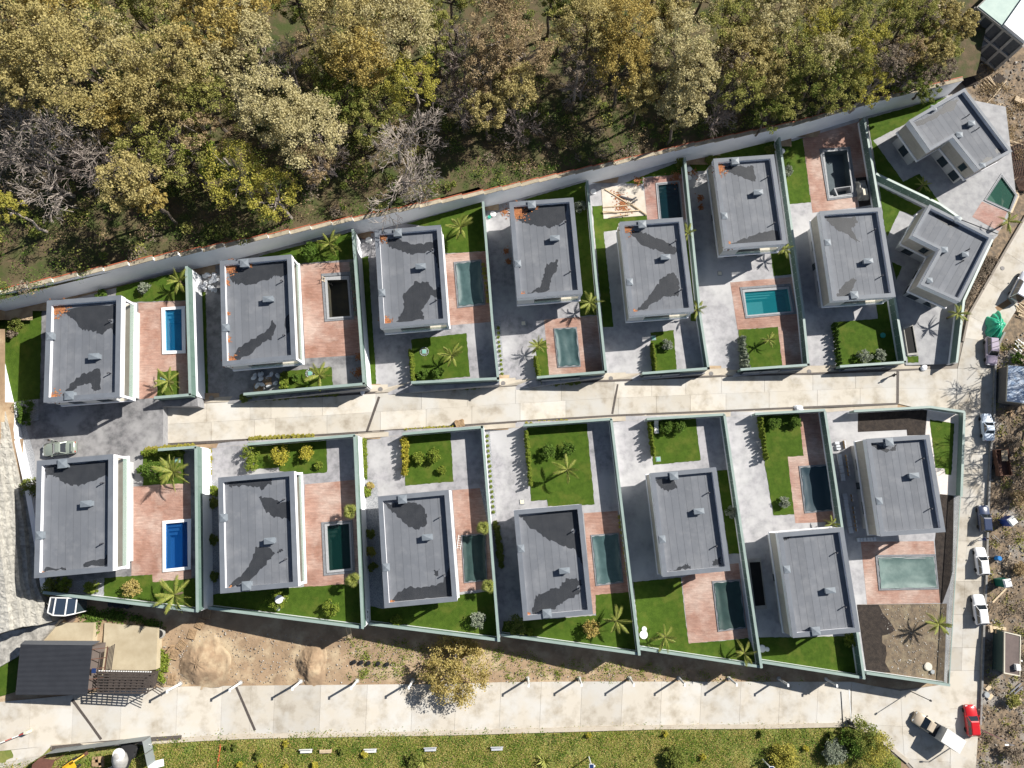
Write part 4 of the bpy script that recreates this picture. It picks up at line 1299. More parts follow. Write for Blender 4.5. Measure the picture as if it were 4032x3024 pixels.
# the two angled houses at the east end, L-shaped in plan
def angled_house(label, lv, roof_s, low_s, seam, boxes, pipes, wet, posts):
    z0 = LV[lv]
    R = W(roof_s, z0 + HH)
    c = sum(R, Vector()) / len(R)
    t = thing('house', label, 'house', (c.x, c.y, z0), 0, 'flat roofed houses of the estate')
    P = [(v.x - c.x, v.y - c.y) for v in R]
    n = len(P)
    ar = sum(P[i][0] * P[(i + 1) % n][1] - P[(i + 1) % n][0] * P[i][1] for i in range(n))
    if ar < 0:
        P = P[::-1]

    def inset(poly, d):
        out = []
        k = len(poly)
        for i in range(k):
            p0, p1, p2 = Vector(poly[i - 1]), Vector(poly[i]), Vector(poly[(i + 1) % k])
            e1, e2 = (p1 - p0).normalized(), (p2 - p1).normalized()
            n1, n2 = Vector((-e1.y, e1.x)), Vector((-e2.y, e2.x))
            b = (n1 + n2)
            b = b / max(0.2, 1 + n1.dot(n2))
            q = p1 + b * d
            out.append((q.x, q.y))
        return out
    MB().prism(inset(P, .6), -.3, 2.65).build('ground_floor_wall', m_house, t)
    MB().prism(inset(P, -.04), 2.65, 3.05).build('floor_slab', m_fascia, t)
    MB().prism(inset(P, .1), 3.05, 5.35).build('upper_wall', m_house, t)
    MB().ring(P, inset(P, .4), 5.35, HH - .05).build('fascia', m_fascia, t, fixn=True)
    MB().ring(inset(P, -.03), inset(P, .43), HH - .05, HH).build('parapet_cap', m_para, t, fixn=True)
    I4 = inset(P, .4)
    roof = MB().prism(I4, 5.4, DECK).build('roof', m_deck, t)
    # membrane strips clipped to the plan
    d = Vector(seam).normalized()
    nn = Vector((-d.y, d.x))
    I5 = inset(P, .42)
    lo = min(Vector(p).dot(nn) for p in I5)
    hi = max(Vector(p).dot(nn) for p in I5)
    k = round((hi - lo) / .95)
    wd = (hi - lo) / k

    def clip(poly, nv, off, keep):
        out = []
        m = len(poly)
        for i in range(m):
            a, b = Vector(poly[i]), Vector(poly[(i + 1) % m])
            da, db = (a.dot(nv) - off) * keep, (b.dot(nv) - off) * keep
            if da >= 0:
                out.append(tuple(a))
            if da * db < 0:
                q = a + (b - a) * (da / (da - db))
                out.append(tuple(q))
        return out
    for j in range(k):
        s = clip(I5, nn, lo + wd * j + .014, 1)
        s = clip(s, nn, lo + wd * (j + 1) - .014, -1) if len(s) > 2 else s
        if len(s) > 2:
            MB().sheet(s, DECK + .012).build('roof_strip', m_memb, roof)
    for w_ in wet:
        q = [at(p, z0 + DECK) for p in pp(w_)]
        MB().sheet(ragged([(v.x - c.x, v.y - c.y) for v in q], 4, .2), DECK + .018).build('damp_patch', m_wet, roof)
    for s, sx, sy, h in boxes:
        q = at(pp(s)[0], z0 + DECK)
        vent_box(t, q.x - c.x, q.y - c.y, sx, sy, h)
    for s in pipes:
        q = at(pp(s)[0], z0 + DECK)
        x, y = q.x - c.x, q.y - c.y
        MB().tube([(x, y, DECK), (x, y, DECK + .55), (x + .02, y + .02, DECK + .68), (x - .06, y - .05, DECK + .72), (x - .14, y - .1, DECK + .62)], .075, 8).build('vent_pipe', m_pipe, t)
    posts_done = []
    # facade panels on every upper wall
    for i in range(len(P)):
        a, b = Vector(P[i]), Vector(P[(i + 1) % len(P)])
        dd = b - a
        L = dd.length
        u = dd / L
        out = Vector((u.y, -u.x))
        cnt = max(2, round((L - .3) / 1.3))
        pl = (L - .3) / cnt
        pm = MB().box(-pl / 2 + .012, pl / 2 - .012, -.04, 0, -.375, .375).mesh('facade_panel', m_beige)
        ang = math.atan2(u.y, u.x)
        for r in range(3):
            for k2 in range(cnt):
                p = a + u * (.15 + pl * (k2 + .5)) - out * .095
                inst('facade_panel', pm, t, (p.x, p.y, 3.05 + .39 + r * .765), ang)
        for f in ((.3, .75) if L > 6 else (.5,)):
            p = a + u * (L * f)
            if out.x < -.4 and not posts_done and L < 8:
                posts_done.append(1)
                p2 = a + u * (L * .72)
                me = MB().box(-.5, .5, -.05, .02, -.75, .75).mesh('window', m_frame)
                wi = inst('window', me, t, (p2.x - out.x * .06, p2.y - out.y * .06, 4.2), ang)
                inst('pane', MB().box(-.44, .44, -.06, -.05, -.69, .69).mesh('pane', m_glass), wi)
            me = MB().box(-.75, .75, -.05, .02, -1.05, 1.05).mesh('window', m_frame)
            wi = inst('window', me, t, (p.x - out.x * .6, p.y - out.y * .6, 1.3), ang)
            inst('pane', MB().box(-.68, .68, -.06, -.05, -.98, .98).mesh('pane', m_glass), wi)
    return t


sd1 = W('E1700,300 E2000,720', HH)
angled_house('angled flat roofed house beside the wedge shaped green pool', 'u9', 'E1210,385 E1695,105 E2110,655 E1820,812 E1592,530 E1395,645', '', (sd1[1] - sd1[0]).xy,
             [('E1735,425', .9, .6, .6), ('E1410,290', .7, .7, .5), ('E1630,525', .8, .7, .6), ('E1830,790', .7, .6, .6)], ['E1715,350', 'E1800,465'],
             ['E1260,410 E1420,330 E1560,220 E1640,205 E1600,290 E1480,340 E1380,400 E1280,440', 'E1950,640 E2000,625 E2020,655 E1975,680', 'E1830,760 E1860,720 E1930,700 E1940,720 E1850,780'], ())
sd2 = W('F1620,200 F1450,500', HH)
angled_house('angled flat roofed house south of the diagonal wall, nearest the east street', 'u8', 'E1390,1118 E1942,1398 F1655,638 F1312,486 F1480,180 E1240,1388', '', (sd2[1] - sd2[0]).xy,
             [('F1680,235', .8, .6, .6), ('F1500,195', .8, .7, .6), ('F1370,460', .7, .6, .6), ('E1610,1255', .8, .7, .6)], ['F1715,190', 'F1665,290'],
             ['E1400,1190 E1480,1215 E1560,1250 E1660,1290 E1640,1320 E1560,1310 E1450,1240'], ())

# fallen leaves on roofs and paving: far too many to count
lv_, lq = [], []


def leaf_quads(cx, cy, cz, r, n, size=.09):
    base = len(lv_)
    for i in range(n):
        a, d = random.random() * 6.283, r * abs(random.gauss(0, .5))
        x, y = cx + math.cos(a) * d, cy + math.sin(a) * d
        t = random.random() * 6.283
        s = size * (.6 + random.random())
        z = cz + .02 + random.random() * .05
        k = len(lv_)
        for q in range(4):
            b = t + q * math.pi / 2
            lv_.append((x + math.cos(b) * s, y + math.sin(b) * s * .8, z + random.uniform(-.015, .015)))
        lq.append((k, k + 1, k + 2, k + 3))


for M_, x, y, r, dens, zz in LITTER:
    p = M_ @ Vector((x, y, zz + .02))
    leaf_quads(p.x, p.y, p.z, r, int(260 * dens * r * r + 25))
for lot, s, r, dens in (('u2', 'B1355,1255', .8, 1.2), ('u2', 'B1360,1120', .6, 1), ('u2', 'B1330,650', .5, .6), ('u2', 'B40,370', .9, .6), ('u3', 'B1420,60', .9, .6), ('u4', 'C870,640', .5, 2), ('u4', 'C890,730', .5, 2), ('u4', 'C860,300', .8, .6),
                        ('u5', 'D470,470', 1.0, .6), ('u5', 'D800,440', 1.2, .8), ('u5', 'D340,690', 1.6, .5), ('u5', 'D300,600', 1.3, .3), ('u6', 'D1010,620', .6, 1.6), ('u6', 'D1020,700', .5, 1.4), ('u6', 'D940,400', 1.0, .5)):
    p = at(pp(s)[0], LV[lot] + .03)
    leaf_quads(p.x, p.y, p.z, r, int(260 * dens * r * r))
m_dry = mat('dry_leaf', (0.3, 0.12, 0.05), 0.9, island=[(0.36, 0.13, 0.045), (0.22, 0.085, 0.035), (0.45, 0.20, 0.08), (0.30, 0.10, 0.05)])
lo = bpy.data.objects.new('fallen_leaves', npmesh('fallen_leaves', np.array(lv_), np.array(lq), m_dry))
COL.objects.link(lo)
tag(lo, 'orange brown fallen leaves blown into roof corners and along walls', 'leaves', kind='stuff')

# ------------------------------------------------------------------ trees and plants
PAL = {
    'tan': [(0.49, 0.41, 0.165), (0.35, 0.29, 0.11), (0.59, 0.50, 0.23), (0.24, 0.21, 0.075)],
    'pale': [(0.56, 0.49, 0.26), (0.41, 0.36, 0.17), (0.65, 0.58, 0.34), (0.28, 0.25, 0.11)],
    'gold': [(0.51, 0.385, 0.115), (0.37, 0.28, 0.085), (0.58, 0.46, 0.16), (0.24, 0.20, 0.06)],
    'olive': [(0.27, 0.28, 0.075), (0.36, 0.34, 0.10), (0.18, 0.21, 0.05), (0.45, 0.40, 0.14)],
    'green': [(0.15, 0.205, 0.042), (0.23, 0.25, 0.06), (0.10, 0.15, 0.03), (0.29, 0.28, 0.075)],
    'yellow': [(0.42, 0.38, 0.07), (0.30, 0.29, 0.06), (0.52, 0.45, 0.10), (0.20, 0.22, 0.045)],
    'rust': [(0.42, 0.31, 0.175), (0.30, 0.22, 0.12), (0.52, 0.40, 0.24), (0.22, 0.165, 0.08)],
    'grey': [(0.28, 0.23, 0.18), (0.21, 0.17, 0.13), (0.35, 0.285, 0.22), (0.16, 0.13, 0.09)],
    'lime': [(0.22, 0.28, 0.04), (0.15, 0.22, 0.03), (0.30, 0.34, 0.06), (0.11, 0.16, 0.025)],
    'silver': [(0.30, 0.33, 0.25), (0.22, 0.26, 0.18), (0.38, 0.40, 0.32), (0.16, 0.20, 0.13)],
    'bright': [(0.11, 0.19, 0.03), (0.08, 0.15, 0.025), (0.16, 0.24, 0.045), (0.06, 0.11, 0.02)],
    'sun': [(0.48, 0.42, 0.05), (0.36, 0.33, 0.045), (0.55, 0.48, 0.09), (0.24, 0.25, 0.04)],
    'straw': [(0.50, 0.39, 0.13), (0.37, 0.29, 0.09), (0.58, 0.47, 0.20), (0.26, 0.23, 0.06)],
}
MLEAF = {k: mat('leaf_' + k, v[0], 0.75, island=v, trl=0.3, spec=0.1) for k, v in PAL.items()}
m_bark = mat('bark', (0.13, 0.105, 0.085), 0.95, (0.08, 0.065, 0.05), 2.5, 6, bump=.5)
m_bark_p = mat('pale_bark', (0.40, 0.35, 0.31), 0.95, (0.25, 0.21, 0.18), 2.5, 6, bump=.4)


def leaves(cent, size, up=0.6, aspect=0.75):
    """Leaf-sized quads round the given centres: arrays of verts and quads."""
    n = len(cent)
    nor = RNG.normal(size=(n, 3))
    nor[:, 2] = np.abs(nor[:, 2]) + up
    nor /= np.linalg.norm(nor, axis=1)[:, None]
    r = RNG.normal(size=(n, 3))
    t = np.cross(nor, r)
    t /= np.linalg.norm(t, axis=1)[:, None] + 1e-9
    b = np.cross(nor, t)
    s = (size * (0.55 + 0.9 * RNG.random(n)))[:, None]
    v = np.empty((n, 4, 3))
    v[:, 0] = cent - t * s
    v[:, 1] = cent + b * s * aspect
    v[:, 2] = cent + t * s
    v[:, 3] = cent - b * s * aspect
    q = np.arange(n * 4).reshape(n, 4)
    return v.reshape(-1, 3), q


def crown_points(rx, ry, rz, clumps, per, spread=0.24, shell=0.62, flat=-0.55):
    """Clumped leaf positions through the volume of a crown."""
    out = []
    cs = []
    while len(cs) < clumps:
        p = RNG.normal(size=3)
        p /= np.linalg.norm(p)
        p *= (shell + (1 - shell) * RNG.random()) if RNG.random() < 0.8 else RNG.random()
        if p[2] < flat:
            continue
        cs.append(p)
    R = (rx + ry) / 2
    for p in cs:
        k = int(per * (0.5 + RNG.random()))
        rad = spread * (0.6 + 0.8 * RNG.random())
        d = RNG.normal(size=(k, 3))
        d /= np.linalg.norm(d, axis=1)[:, None]
        d *= rad * RNG.random(k)[:, None] ** 0.45
        d[:, 2] *= 0.75
        out.append((p + d) * np.array([rx, ry, rz]))
    return np.concatenate(out), np.array(cs) * np.array([rx, ry, rz])


def branchy(mb, base, tip, r0, r1, wob=0.06, n=4, sides=6):
    base, tip = Vector(base), Vector(tip)
    L = (tip - base).length
    pts, rad = [], []
    for i in range(n + 1):
        t = i / n
        p = base.lerp(tip, t)
        if 0 < i < n:
            p += Vector((random.uniform(-1, 1), random.uniform(-1, 1), random.uniform(-.4, .4))) * L * wob
        pts.append(p)
        rad.append(lerp(r0, r1, t))
    mb.tube(pts, rad, sides)
    return pts


def tree(name, label, cat, pos, floor, rx, ry, rz, pal, clumps=46, per=95, leaf=0.2, bark=None, group=None, spread=.24, trunk=.22, lean=(0, 0)):
    """pos: world centre of the crown; floor: ground level under it."""
    base = Vector((pos.x + lean[0], pos.y + lean[1], floor))
    t = thing(name, label, cat, base, 0, group)
    off = pos - base
    pts, cs = crown_points(rx, ry, rz, clumps, per, spread)
    v, q = leaves(pts + np.array(off), leaf)
    o = bpy.data.objects.new('crown', npmesh('crown', v, q, MLEAF[pal]))
    COL.objects.link(o)
    o.parent = t
    mb = MB()
    fork = Vector((off.x * .4, off.y * .4, max(0.3, off.z - rz * .75)))
    branchy(mb, (0, 0, -.3), fork, trunk, trunk * .65, .04)
    for k in range(min(11, len(cs))):
        c = cs[k * len(cs) // min(11, len(cs))]
        branchy(mb, fork, Vector(c) * .92 + off, trunk * .45, .03, .08, 4, 5)
    mb.build('trunk', bark or m_bark, t)
    return t


def bare_mesh(name, h, seed, bark, depth=5, spreadk=1.0):
    rs = random.Random(seed)
    mb = MB()

    def grow(p, d, L, r, lev):
        n = 3
        pts, rad = [p], [r]
        q = p.copy()
        dd = d.copy()
        for i in range(n):
            dd = (dd + Vector((rs.uniform(-1, 1), rs.uniform(-1, 1), rs.uniform(-.3, .7))) * .085).normalized()
            q = q + dd * (L / n)
            pts.append(q.copy())
            rad.append(max(.024, lerp(r, r * .62, (i + 1) / n)))
        mb.tube(pts, rad, 5 if lev < 2 else 3, cap=False)
        if lev >= depth:
            return
        kids = rs.choice((2, 3, 3)) if lev > 0 else rs.choice((4, 5))
        for k in range(kids):
            a = rs.uniform(0, 6.283)
            sp = rs.uniform(.35, .85) * spreadk
            x = dd.cross(Vector((0.3, 0.2, 1)) if abs(dd.z) < .9 else Vector((1, 0, 0))).normalized()
            y = dd.cross(x)
            nd = (dd + (x * math.cos(a) + y * math.sin(a)) * sp).normalized()
            j = rs.choice((1, 2, 3, 3))
            grow(pts[j], nd, L * rs.uniform(.6, .82), rad[j] * rs.uniform(.6, .82), lev + 1)
    grow(Vector((0, 0, -.3)), Vector((0, 0, 1)), h * .3, h * .02 + .04, 0)
    return mb.mesh(name, bark)


BARE = [bare_mesh('branches', 12, 3, m_bark_p, 6, 1.1), bare_mesh('branches', 11, 11, m_bark_p, 6, 1.3), bare_mesh('branches', 11, 23, mat('grey_bark', (0.34, 0.28, 0.25), 0.95, (0.22, 0.18, 0.16), 3), 6, .95)]


def bare_tree(label, p, hc, scale, k, rz, lean=(0, 0), floor=None, group='bare trees of the forest'):
    fl = zf(p) if floor is None else floor
    w = at(p, fl + hc)
    t = thing('bare_tree', label, 'tree', (w.x, w.y, fl - .4), rz, group)
    o = inst('branches', BARE[k], t, (0, 0, 0), 0, (scale, scale, scale))
    o.rotation_euler = (lean[0], lean[1], 0)
    return t


# forest: (overview x, y, radius, crown colours, height of the crown's middle, label)
FOREST = [
    (95, 95, 78, 'tan', 11, 'golden tan oak at the top edge, second crown from the left corner'),
    (185, 140, 92, 'tan', 12, 'broad golden oak, largest crown of the top left corner'),
    (60, 190, 45, 'tan', 10, 'small golden oak at the left edge below the corner oaks'),
    (20, 60, 40, 'rust', 9, 'thin rusty crown in the extreme top left corner'),
    (318, 40, 62, 'olive', 10, 'olive crown at the top edge between golden oaks'),
    (385, 130, 66, 'tan', 11, 'tan and green oak right of the broad golden oak'),
    (455, 42, 62, 'gold', 12, 'orange gold crown at the top edge'),
    (520, 70, 58, 'pale', 11, 'pale gold crown beside the dark forest gap'),
    (330, 210, 62, 'tan', 9, 'brownish oak in the middle of the left wood'),
    (430, 205, 58, 'olive', 9, 'olive oak left of the pale round oak'),
    (470, 140, 50, 'pale', 10, 'pale crown above the olive oak'),
    (585, 225, 66, 'pale', 12, 'pale round oak, upper half of the crown standing clear'),
    (655, 275, 66, 'pale', 12, 'pale round oak, lower half of the crown standing clear'),
    (275, 392, 50, 'tan', 9, 'small tan oak alone near the wall on the left'),
    (320, 430, 30, 'gold', 7, 'tiny golden crown below the small tan oak'),
    (505, 375, 60, 'yellow', 8, 'loose yellow green tree above the retaining wall'),
    (590, 420, 52, 'yellow', 7, 'yellow tree with open crown just above the wall'),
    (300, 300, 50, 'olive', 7, 'olive scrub tree among pinkish bare branches'),
    (390, 340, 60, 'olive', 7, 'olive thicket left of the loose yellow tree'),
    (440, 290, 42, 'rust', 8, 'rusty open crown beside the pale round oak'),
    (12, 448, 30, 'yellow', 7, 'yellow green crown cut by the left picture edge'),
    (745, 45, 78, 'tan', 12, 'tan oak at the top edge right of the dark gap'),
    (775, 130, 62, 'gold', 11, 'orange tan oak below the top edge, centre left'),
    (855, 60, 72, 'pale', 12, 'pale oak at the top edge, centre left'),
    (890, 175, 56, 'yellow', 10, 'yellow green round tree right of centre left oaks'),
    (820, 195, 58, 'olive', 8, 'olive bushy tree in the centre of the wood'),
    (735, 210, 52, 'green', 8, 'fresh green bushy tree right of the pale round oak'),
    (700, 150, 45, 'olive', 8, 'olive tree right of the bare fan tree'),
    (790, 260, 46, 'olive', 7, 'low olive tree above the large bare tree'),
    (935, 60, 45, 'olive', 10, 'olive crown at the top edge left of the bare crowns'),
    (1075, 60, 62, 'rust', 11, 'rusty oak at the top edge in the middle'),
    (1130, 105, 60, 'rust', 11, 'rusty oak right of the middle top edge'),
    (1060, 150, 52, 'rust', 9, 'rusty oak below the middle top edge'),
    (1110, 185, 52, 'tan', 8, 'tan oak lowest of the rusty group'),
    (1050, 240, 40, 'tan', 7, 'small tan crown at the edge of the dark clearing'),
    (1275, 60, 66, 'tan', 12, 'tan oak at the top edge right of the dark cleft'),
    (1250, 130, 42, 'grey', 10, 'greyish thin crown beside the dark cleft'),
    (1350, 60, 64, 'gold', 13, 'golden oak at the top edge, centre right'),
    (1345, 140, 56, 'gold', 11, 'golden oak below the centre right top edge'),
    (1385, 200, 42, 'tan', 9, 'tan crown between the golden oaks and the pale column'),
    (1470, 95, 62, 'pale', 13, 'pale column shaped oak, top of the crown'),
    (1500, 160, 52, 'pale', 13, 'pale column shaped oak, middle of the crown'),
    (1475, 225, 46, 'pale', 11, 'pale column shaped oak, foot of the crown near the wall'),
    (1570, 45, 56, 'olive', 11, 'olive oak at the top edge right of the pale column'),
    (1610, 110, 62, 'tan', 10, 'mixed tan oak right of the pale column'),
    (1600, 190, 52, 'olive', 8, 'olive scrub tree right of the pale column'),
    (1660, 40, 56, 'pale', 11, 'pale oak at the top edge on the right'),
    (1715, 115, 60, 'olive', 10, 'olive green oak left of the pinkish crown'),
    (1775, 60, 42, 'yellow', 11, 'yellow crown at the top edge on the right'),
    (1785, 110, 46, 'pale', 10, 'pinkish pale crown between olive oaks'),
    (1765, 165, 50, 'green', 8, 'green tree below the pinkish pale crown'),
    (1862, 92, 52, 'yellow', 10, 'bright yellow green tree towards the building site'),
    (1840, 40, 42, 'olive', 11, 'olive crown at the top edge near the building site'),
    (1700, 215, 46, 'olive', 6, 'low olive tree just above the wall'),
    (1660, 250, 34, 'green', 5, 'low green bush tree touching the wall'),
    (1800, 200, 52, 'olive', 6, 'olive and tan tree just above the wall on the right'),
    (1880, 190, 46, 'yellow', 6, 'yellowish low tree above the wall near its end'),
    (1920, 130, 44, 'grey', 8, 'brown twiggy tree near the building site'),
    (1935, 60, 52, 'olive', 9, 'olive tree left of the unfinished building'),
    (2005, 45, 44, 'grey', 9, 'brown twiggy tree at the top edge by the building'),
    (2020, 110, 36, 'tan', 8, 'tan crown leaning towards the unfinished building'),
    (1960, 165, 40, 'green', 5, 'green scrub at the shaded corner by the building site'),
    (-20, -10, 70, 'tan', 11, 'tan crown cut off by the top edge, first from the left corner'),
    (110, -25, 75, 'gold', 11, 'golden crown cut off by the top edge, second from the left corner'),
    (250, -25, 70, 'olive', 11, 'olive crown cut off by the top edge, third from the left corner'),
    (380, -30, 70, 'tan', 12, 'tan crown cut off by the top edge, fourth from the left corner'),
    (510, -30, 70, 'gold', 11, 'golden crown cut off by the top edge, fifth from the left corner'),
    (630, -25, 62, 'green', 10, 'green crown cut off by the top edge, sixth from the left corner'),
    (740, -40, 70, 'pale', 12, 'pale crown cut off by the top edge, seventh from the left corner'),
    (860, -35, 70, 'tan', 12, 'tan crown cut off by the top edge, eighth from the left corner'),
    (970, -25, 62, 'olive', 11, 'olive crown cut off by the top edge, ninth from the left corner'),
    (1080, -35, 66, 'rust', 12, 'rusty crown cut off by the top edge, tenth from the left corner'),
    (1190, -35, 60, 'green', 11, 'green crown cut off by the top edge, eleventh from the left corner'),
    (1300, -40, 70, 'tan', 13, 'tan crown cut off by the top edge, twelfth from the left corner'),
    (1420, -40, 66, 'olive', 12, 'olive crown cut off by the top edge, thirteenth from the left corner'),
    (1530, -35, 66, 'pale', 12, 'pale crown cut off by the top edge, fourteenth from the left corner'),
    (1640, -35, 66, 'olive', 12, 'olive crown cut off by the top edge, fifteenth from the left corner'),
    (1750, -30, 62, 'tan', 12, 'tan crown cut off by the top edge, sixteenth from the left corner'),
    (1850, -25, 56, 'olive', 11, 'olive crown cut off by the top edge, seventeenth from the left corner'),
    (1945, -25, 50, 'yellow', 10, 'yellowish crown cut off by the top edge, eighteenth from the left corner'),
    (2045, 95, 36, 'olive', 6, 'olive scrub in the corner below the unfinished building'),
    (2030, 150, 34, 'grey', 4, 'grey brown brush at the corner below the unfinished building'),
    (2000, 185, 34, 'green', 3, 'green brush at the very end of the retaining wall'),
    (2075, 55, 34, 'tan', 7, 'tan brush against the unfinished building'),
    (1985, 20, 46, 'olive', 10, 'olive crown at the top edge nearest the unfinished building'),
    (1960, 105, 40, 'rust', 8, 'rusty brown crown between scrub and the unfinished building'),
    (2010, 75, 34, 'olive', 8, 'small olive crown touching the unfinished building'),
    (1985, 150, 34, 'grey', 5, 'grey brush beside the unfinished building'),
    (2035, 30, 36, 'tan', 9, 'tan crown overhanging the unfinished building'),
    (1215, 20, 40, 'olive', 10, 'olive crown at the top edge beside the cleft'),
    (1440, 25, 44, 'tan', 12, 'tan crown at the top edge above the pale column oak'),
    (250, 95, 52, 'pale', 10, 'pale crown between the broad golden oak and its right neighbour'),
    (20, 130, 46, 'gold', 9, 'golden crown cut by the left picture edge below the corner'),
    (240, 240, 48, 'gold', 8, 'golden crown below the broad golden oak'),
    (450, 340, 46, 'lime', 6, 'fresh green tree left of the loose yellow tree'),
    (680, 350, 40, 'rust', 5, 'rusty low tree under the pale round oak'),
    (1580, 130, 40, 'grey', 9, 'greyish crown right of the pale column oak'),
    (1660, 160, 46, 'tan', 8, 'tan and olive tree in the right wood'),
    (1840, 150, 44, 'olive', 8, 'olive tree below the bright yellow green one'),
]
SEE = 4032 / 2212
for i, (x, y, r, pal, hc, lab) in enumerate(FOREST):
    p = (x * SEE, y * SEE)
    fl = zf(p)
    c = at(p, fl + hc)
    R = r * SEE / 26.5
    big = R > 3.4
    tree('oak_tree' if pal in ('tan', 'pale', 'gold', 'rust') else 'forest_tree', lab, 'tree', c, fl - .3, R * RNG.uniform(.92, 1.1), R * RNG.uniform(.9, 1.08), min(R * .9, hc * .62), pal,
         clumps=int(44 + R * 15) if pal in ('tan', 'pale', 'gold') else int(26 + R * 9), per=int(52 + R * 7.5), leaf=.105 if pal in ('tan', 'pale', 'gold') else .095, group='trees of the autumn wood', trunk=.12 + R * .035, spread=.165,
         bark=m_bark_p if pal in ('grey', 'rust', 'yellow') else None)
for (x, y, hc, sc, k, rz, ln, lab) in [
        (40, 270, 7, 1.3, 1, .9, (.1, -.3), 'bare tree with long limbs reaching to the left edge'),
        (130, 290, 7, 1.2, 0, 2.9, (.1, -.3), 'bare tree with a green mossy limb near the left edge'),
        (700, 330, 6, .9, 2, 2.0, (0, 0), 'bare pinkish tree below the pale round oak'),
        (905, 395, 4, .8, 1, 2.4, (0, 0), 'small bare tree right of the white branched one'),
        (360, 290, 7, 1.0, 2, .6, (0, 0), 'bare pinkish crown above the olive thicket'),
        (1960, 120, 6, .9, 2, 2.7, (0, 0), 'bare brown crown left of the unfinished building'),
        (1120, 260, 4, .8, 2, 3.5, (0, 0), 'bare scrub in the dark clearing'),
        (95, 310, 8, 1.3, 0, .4, (.1, -.25), 'large bare tree with pale limbs by the left edge'),
        (75, 365, 7, 1.15, 1, 2.2, (0, -.2), 'bare tree with drooping twigs at the left edge'),
        (175, 340, 6, 1.0, 2, 1.2, (0, -.15), 'fine twigged bare tree right of the large left one'),
        (262, 315, 8, 1.0, 2, 3.9, (.1, -.2), 'pinkish bare tree left of the olive thicket'),
        (612, 125, 7, 1.05, 1, .9, (-.1, 0), 'bare fan shaped tree standing in the dark gap'),
        (862, 365, 6, 1.35, 1, 5.1, (0, 0), 'large bare tree with white branches hanging over the wall'),
        (845, 290, 7, 1.1, 0, 4.1, (0, -.1), 'slender bare tree above the large one over the wall'),
        (1000, 130, 9, 1.1, 2, 2.6, (0, 0), 'bare grey crown left of the rusty oaks'),
        (975, 60, 9, 1.1, 2, 3.3, (0, 0), 'bare grey crown at the top edge in the middle'),
        (995, 215, 7, 1.0, 2, .5, (0, 0), 'bare scrub tree above the clearing'),
        (1260, 180, 4, .85, 2, 1.7, (0, 0), 'bare leaning tree in the dark cleft'),
        (1560, 215, 4, .85, 2, 4.4, (0, .1), 'bare twisted tree right of the pale column oak'),
        (1545, 250, 3, .7, 2, 5.4, (0, .1), 'brown bare scrub close to the wall'),
        (1905, 165, 3, .8, 2, .2, (0, .1), 'bare brown tree near the end of the wall'),
        (40, 110, 5, .9, 2, 1.9, (0, 0), 'bare twigs between the corner oaks')]:
    bare_tree(lab, (x * SEE, y * SEE), hc, sc, k, rz, ln)

# undergrowth of the wood: leaves, weeds and twigs nobody could count
def scatter(n, fn, size, pal, name, label, cat, up=.5):
    c = fn(n)
    v, q = leaves(c, size, up)
    o = bpy.data.objects.new(name, npmesh(name, v, q, MLEAF[pal]))
    COL.objects.link(o)
    return tag(o, label, cat, kind='stuff')


def forest_pts(n, clump=140, y0=0, lo=0.0, hi=.9, band=None, sp=1.0):
    out = []
    while len(out) < n:
        x = RNG.uniform(-300, 3700)
        yw = wall_line_y(x)
        y = yw - (RNG.random() ** (band or 1.0)) * (yw + 250) - 82
        fl = zf((x, y))
        c = at((x, y), fl)
        k = int(clump * RNG.random()) + 8
        r = sp * (.4 + RNG.random())
        for _ in range(k):
            a, d = RNG.random() * 6.283, r * RNG.random() ** .6
            out.append((c.x + math.cos(a) * d, c.y + math.sin(a) * d, fl - .2 + lo + (hi - lo) * RNG.random() * (1 - .5 * d / r) + .012 * max(0, c.y - 20)))
    return np.array(out[:n])


scatter(42000, lambda n: forest_pts(n, 150, hi=.6, sp=1.1), .12, 'green', 'undergrowth', 'green weeds and brambles covering the forest floor', 'undergrowth')
scatter(34000, lambda n: forest_pts(n, 60, hi=.3, band=2.0), .07, 'bright', 'weeds', 'bright green weeds along the top of the retaining wall', 'weeds')
scatter(30000, lambda n: forest_pts(n, 200, hi=.25, sp=1.7), .1, 'rust', 'leaf_litter', 'brown leaf litter on the forest floor', 'leaves')
scatter(24000, lambda n: forest_pts(n, 170, hi=.9, sp=1.2), .12, 'olive', 'undergrowth', 'olive scrub between the forest trees', 'undergrowth')
scatter(12000, lambda n: forest_pts(n, 170, hi=.9, sp=1.1), .11, 'grey', 'undergrowth', 'dry grey twigs and brush on the forest floor', 'undergrowth')

# ------------------------------------------------------------------ garden plants
m_frond = mat('palm_frond', (0.17, 0.20, 0.035), 0.6, island=[(0.26, 0.31, 0.055), (0.36, 0.38, 0.08), (0.17, 0.23, 0.04), (0.46, 0.44, 0.13)], trl=.3, spec=.3)
m_trunkp = mat('palm_trunk', (0.16, 0.12, 0.08), 0.95, (0.10, 0.075, 0.05), 6.0, 4, bump=.6)


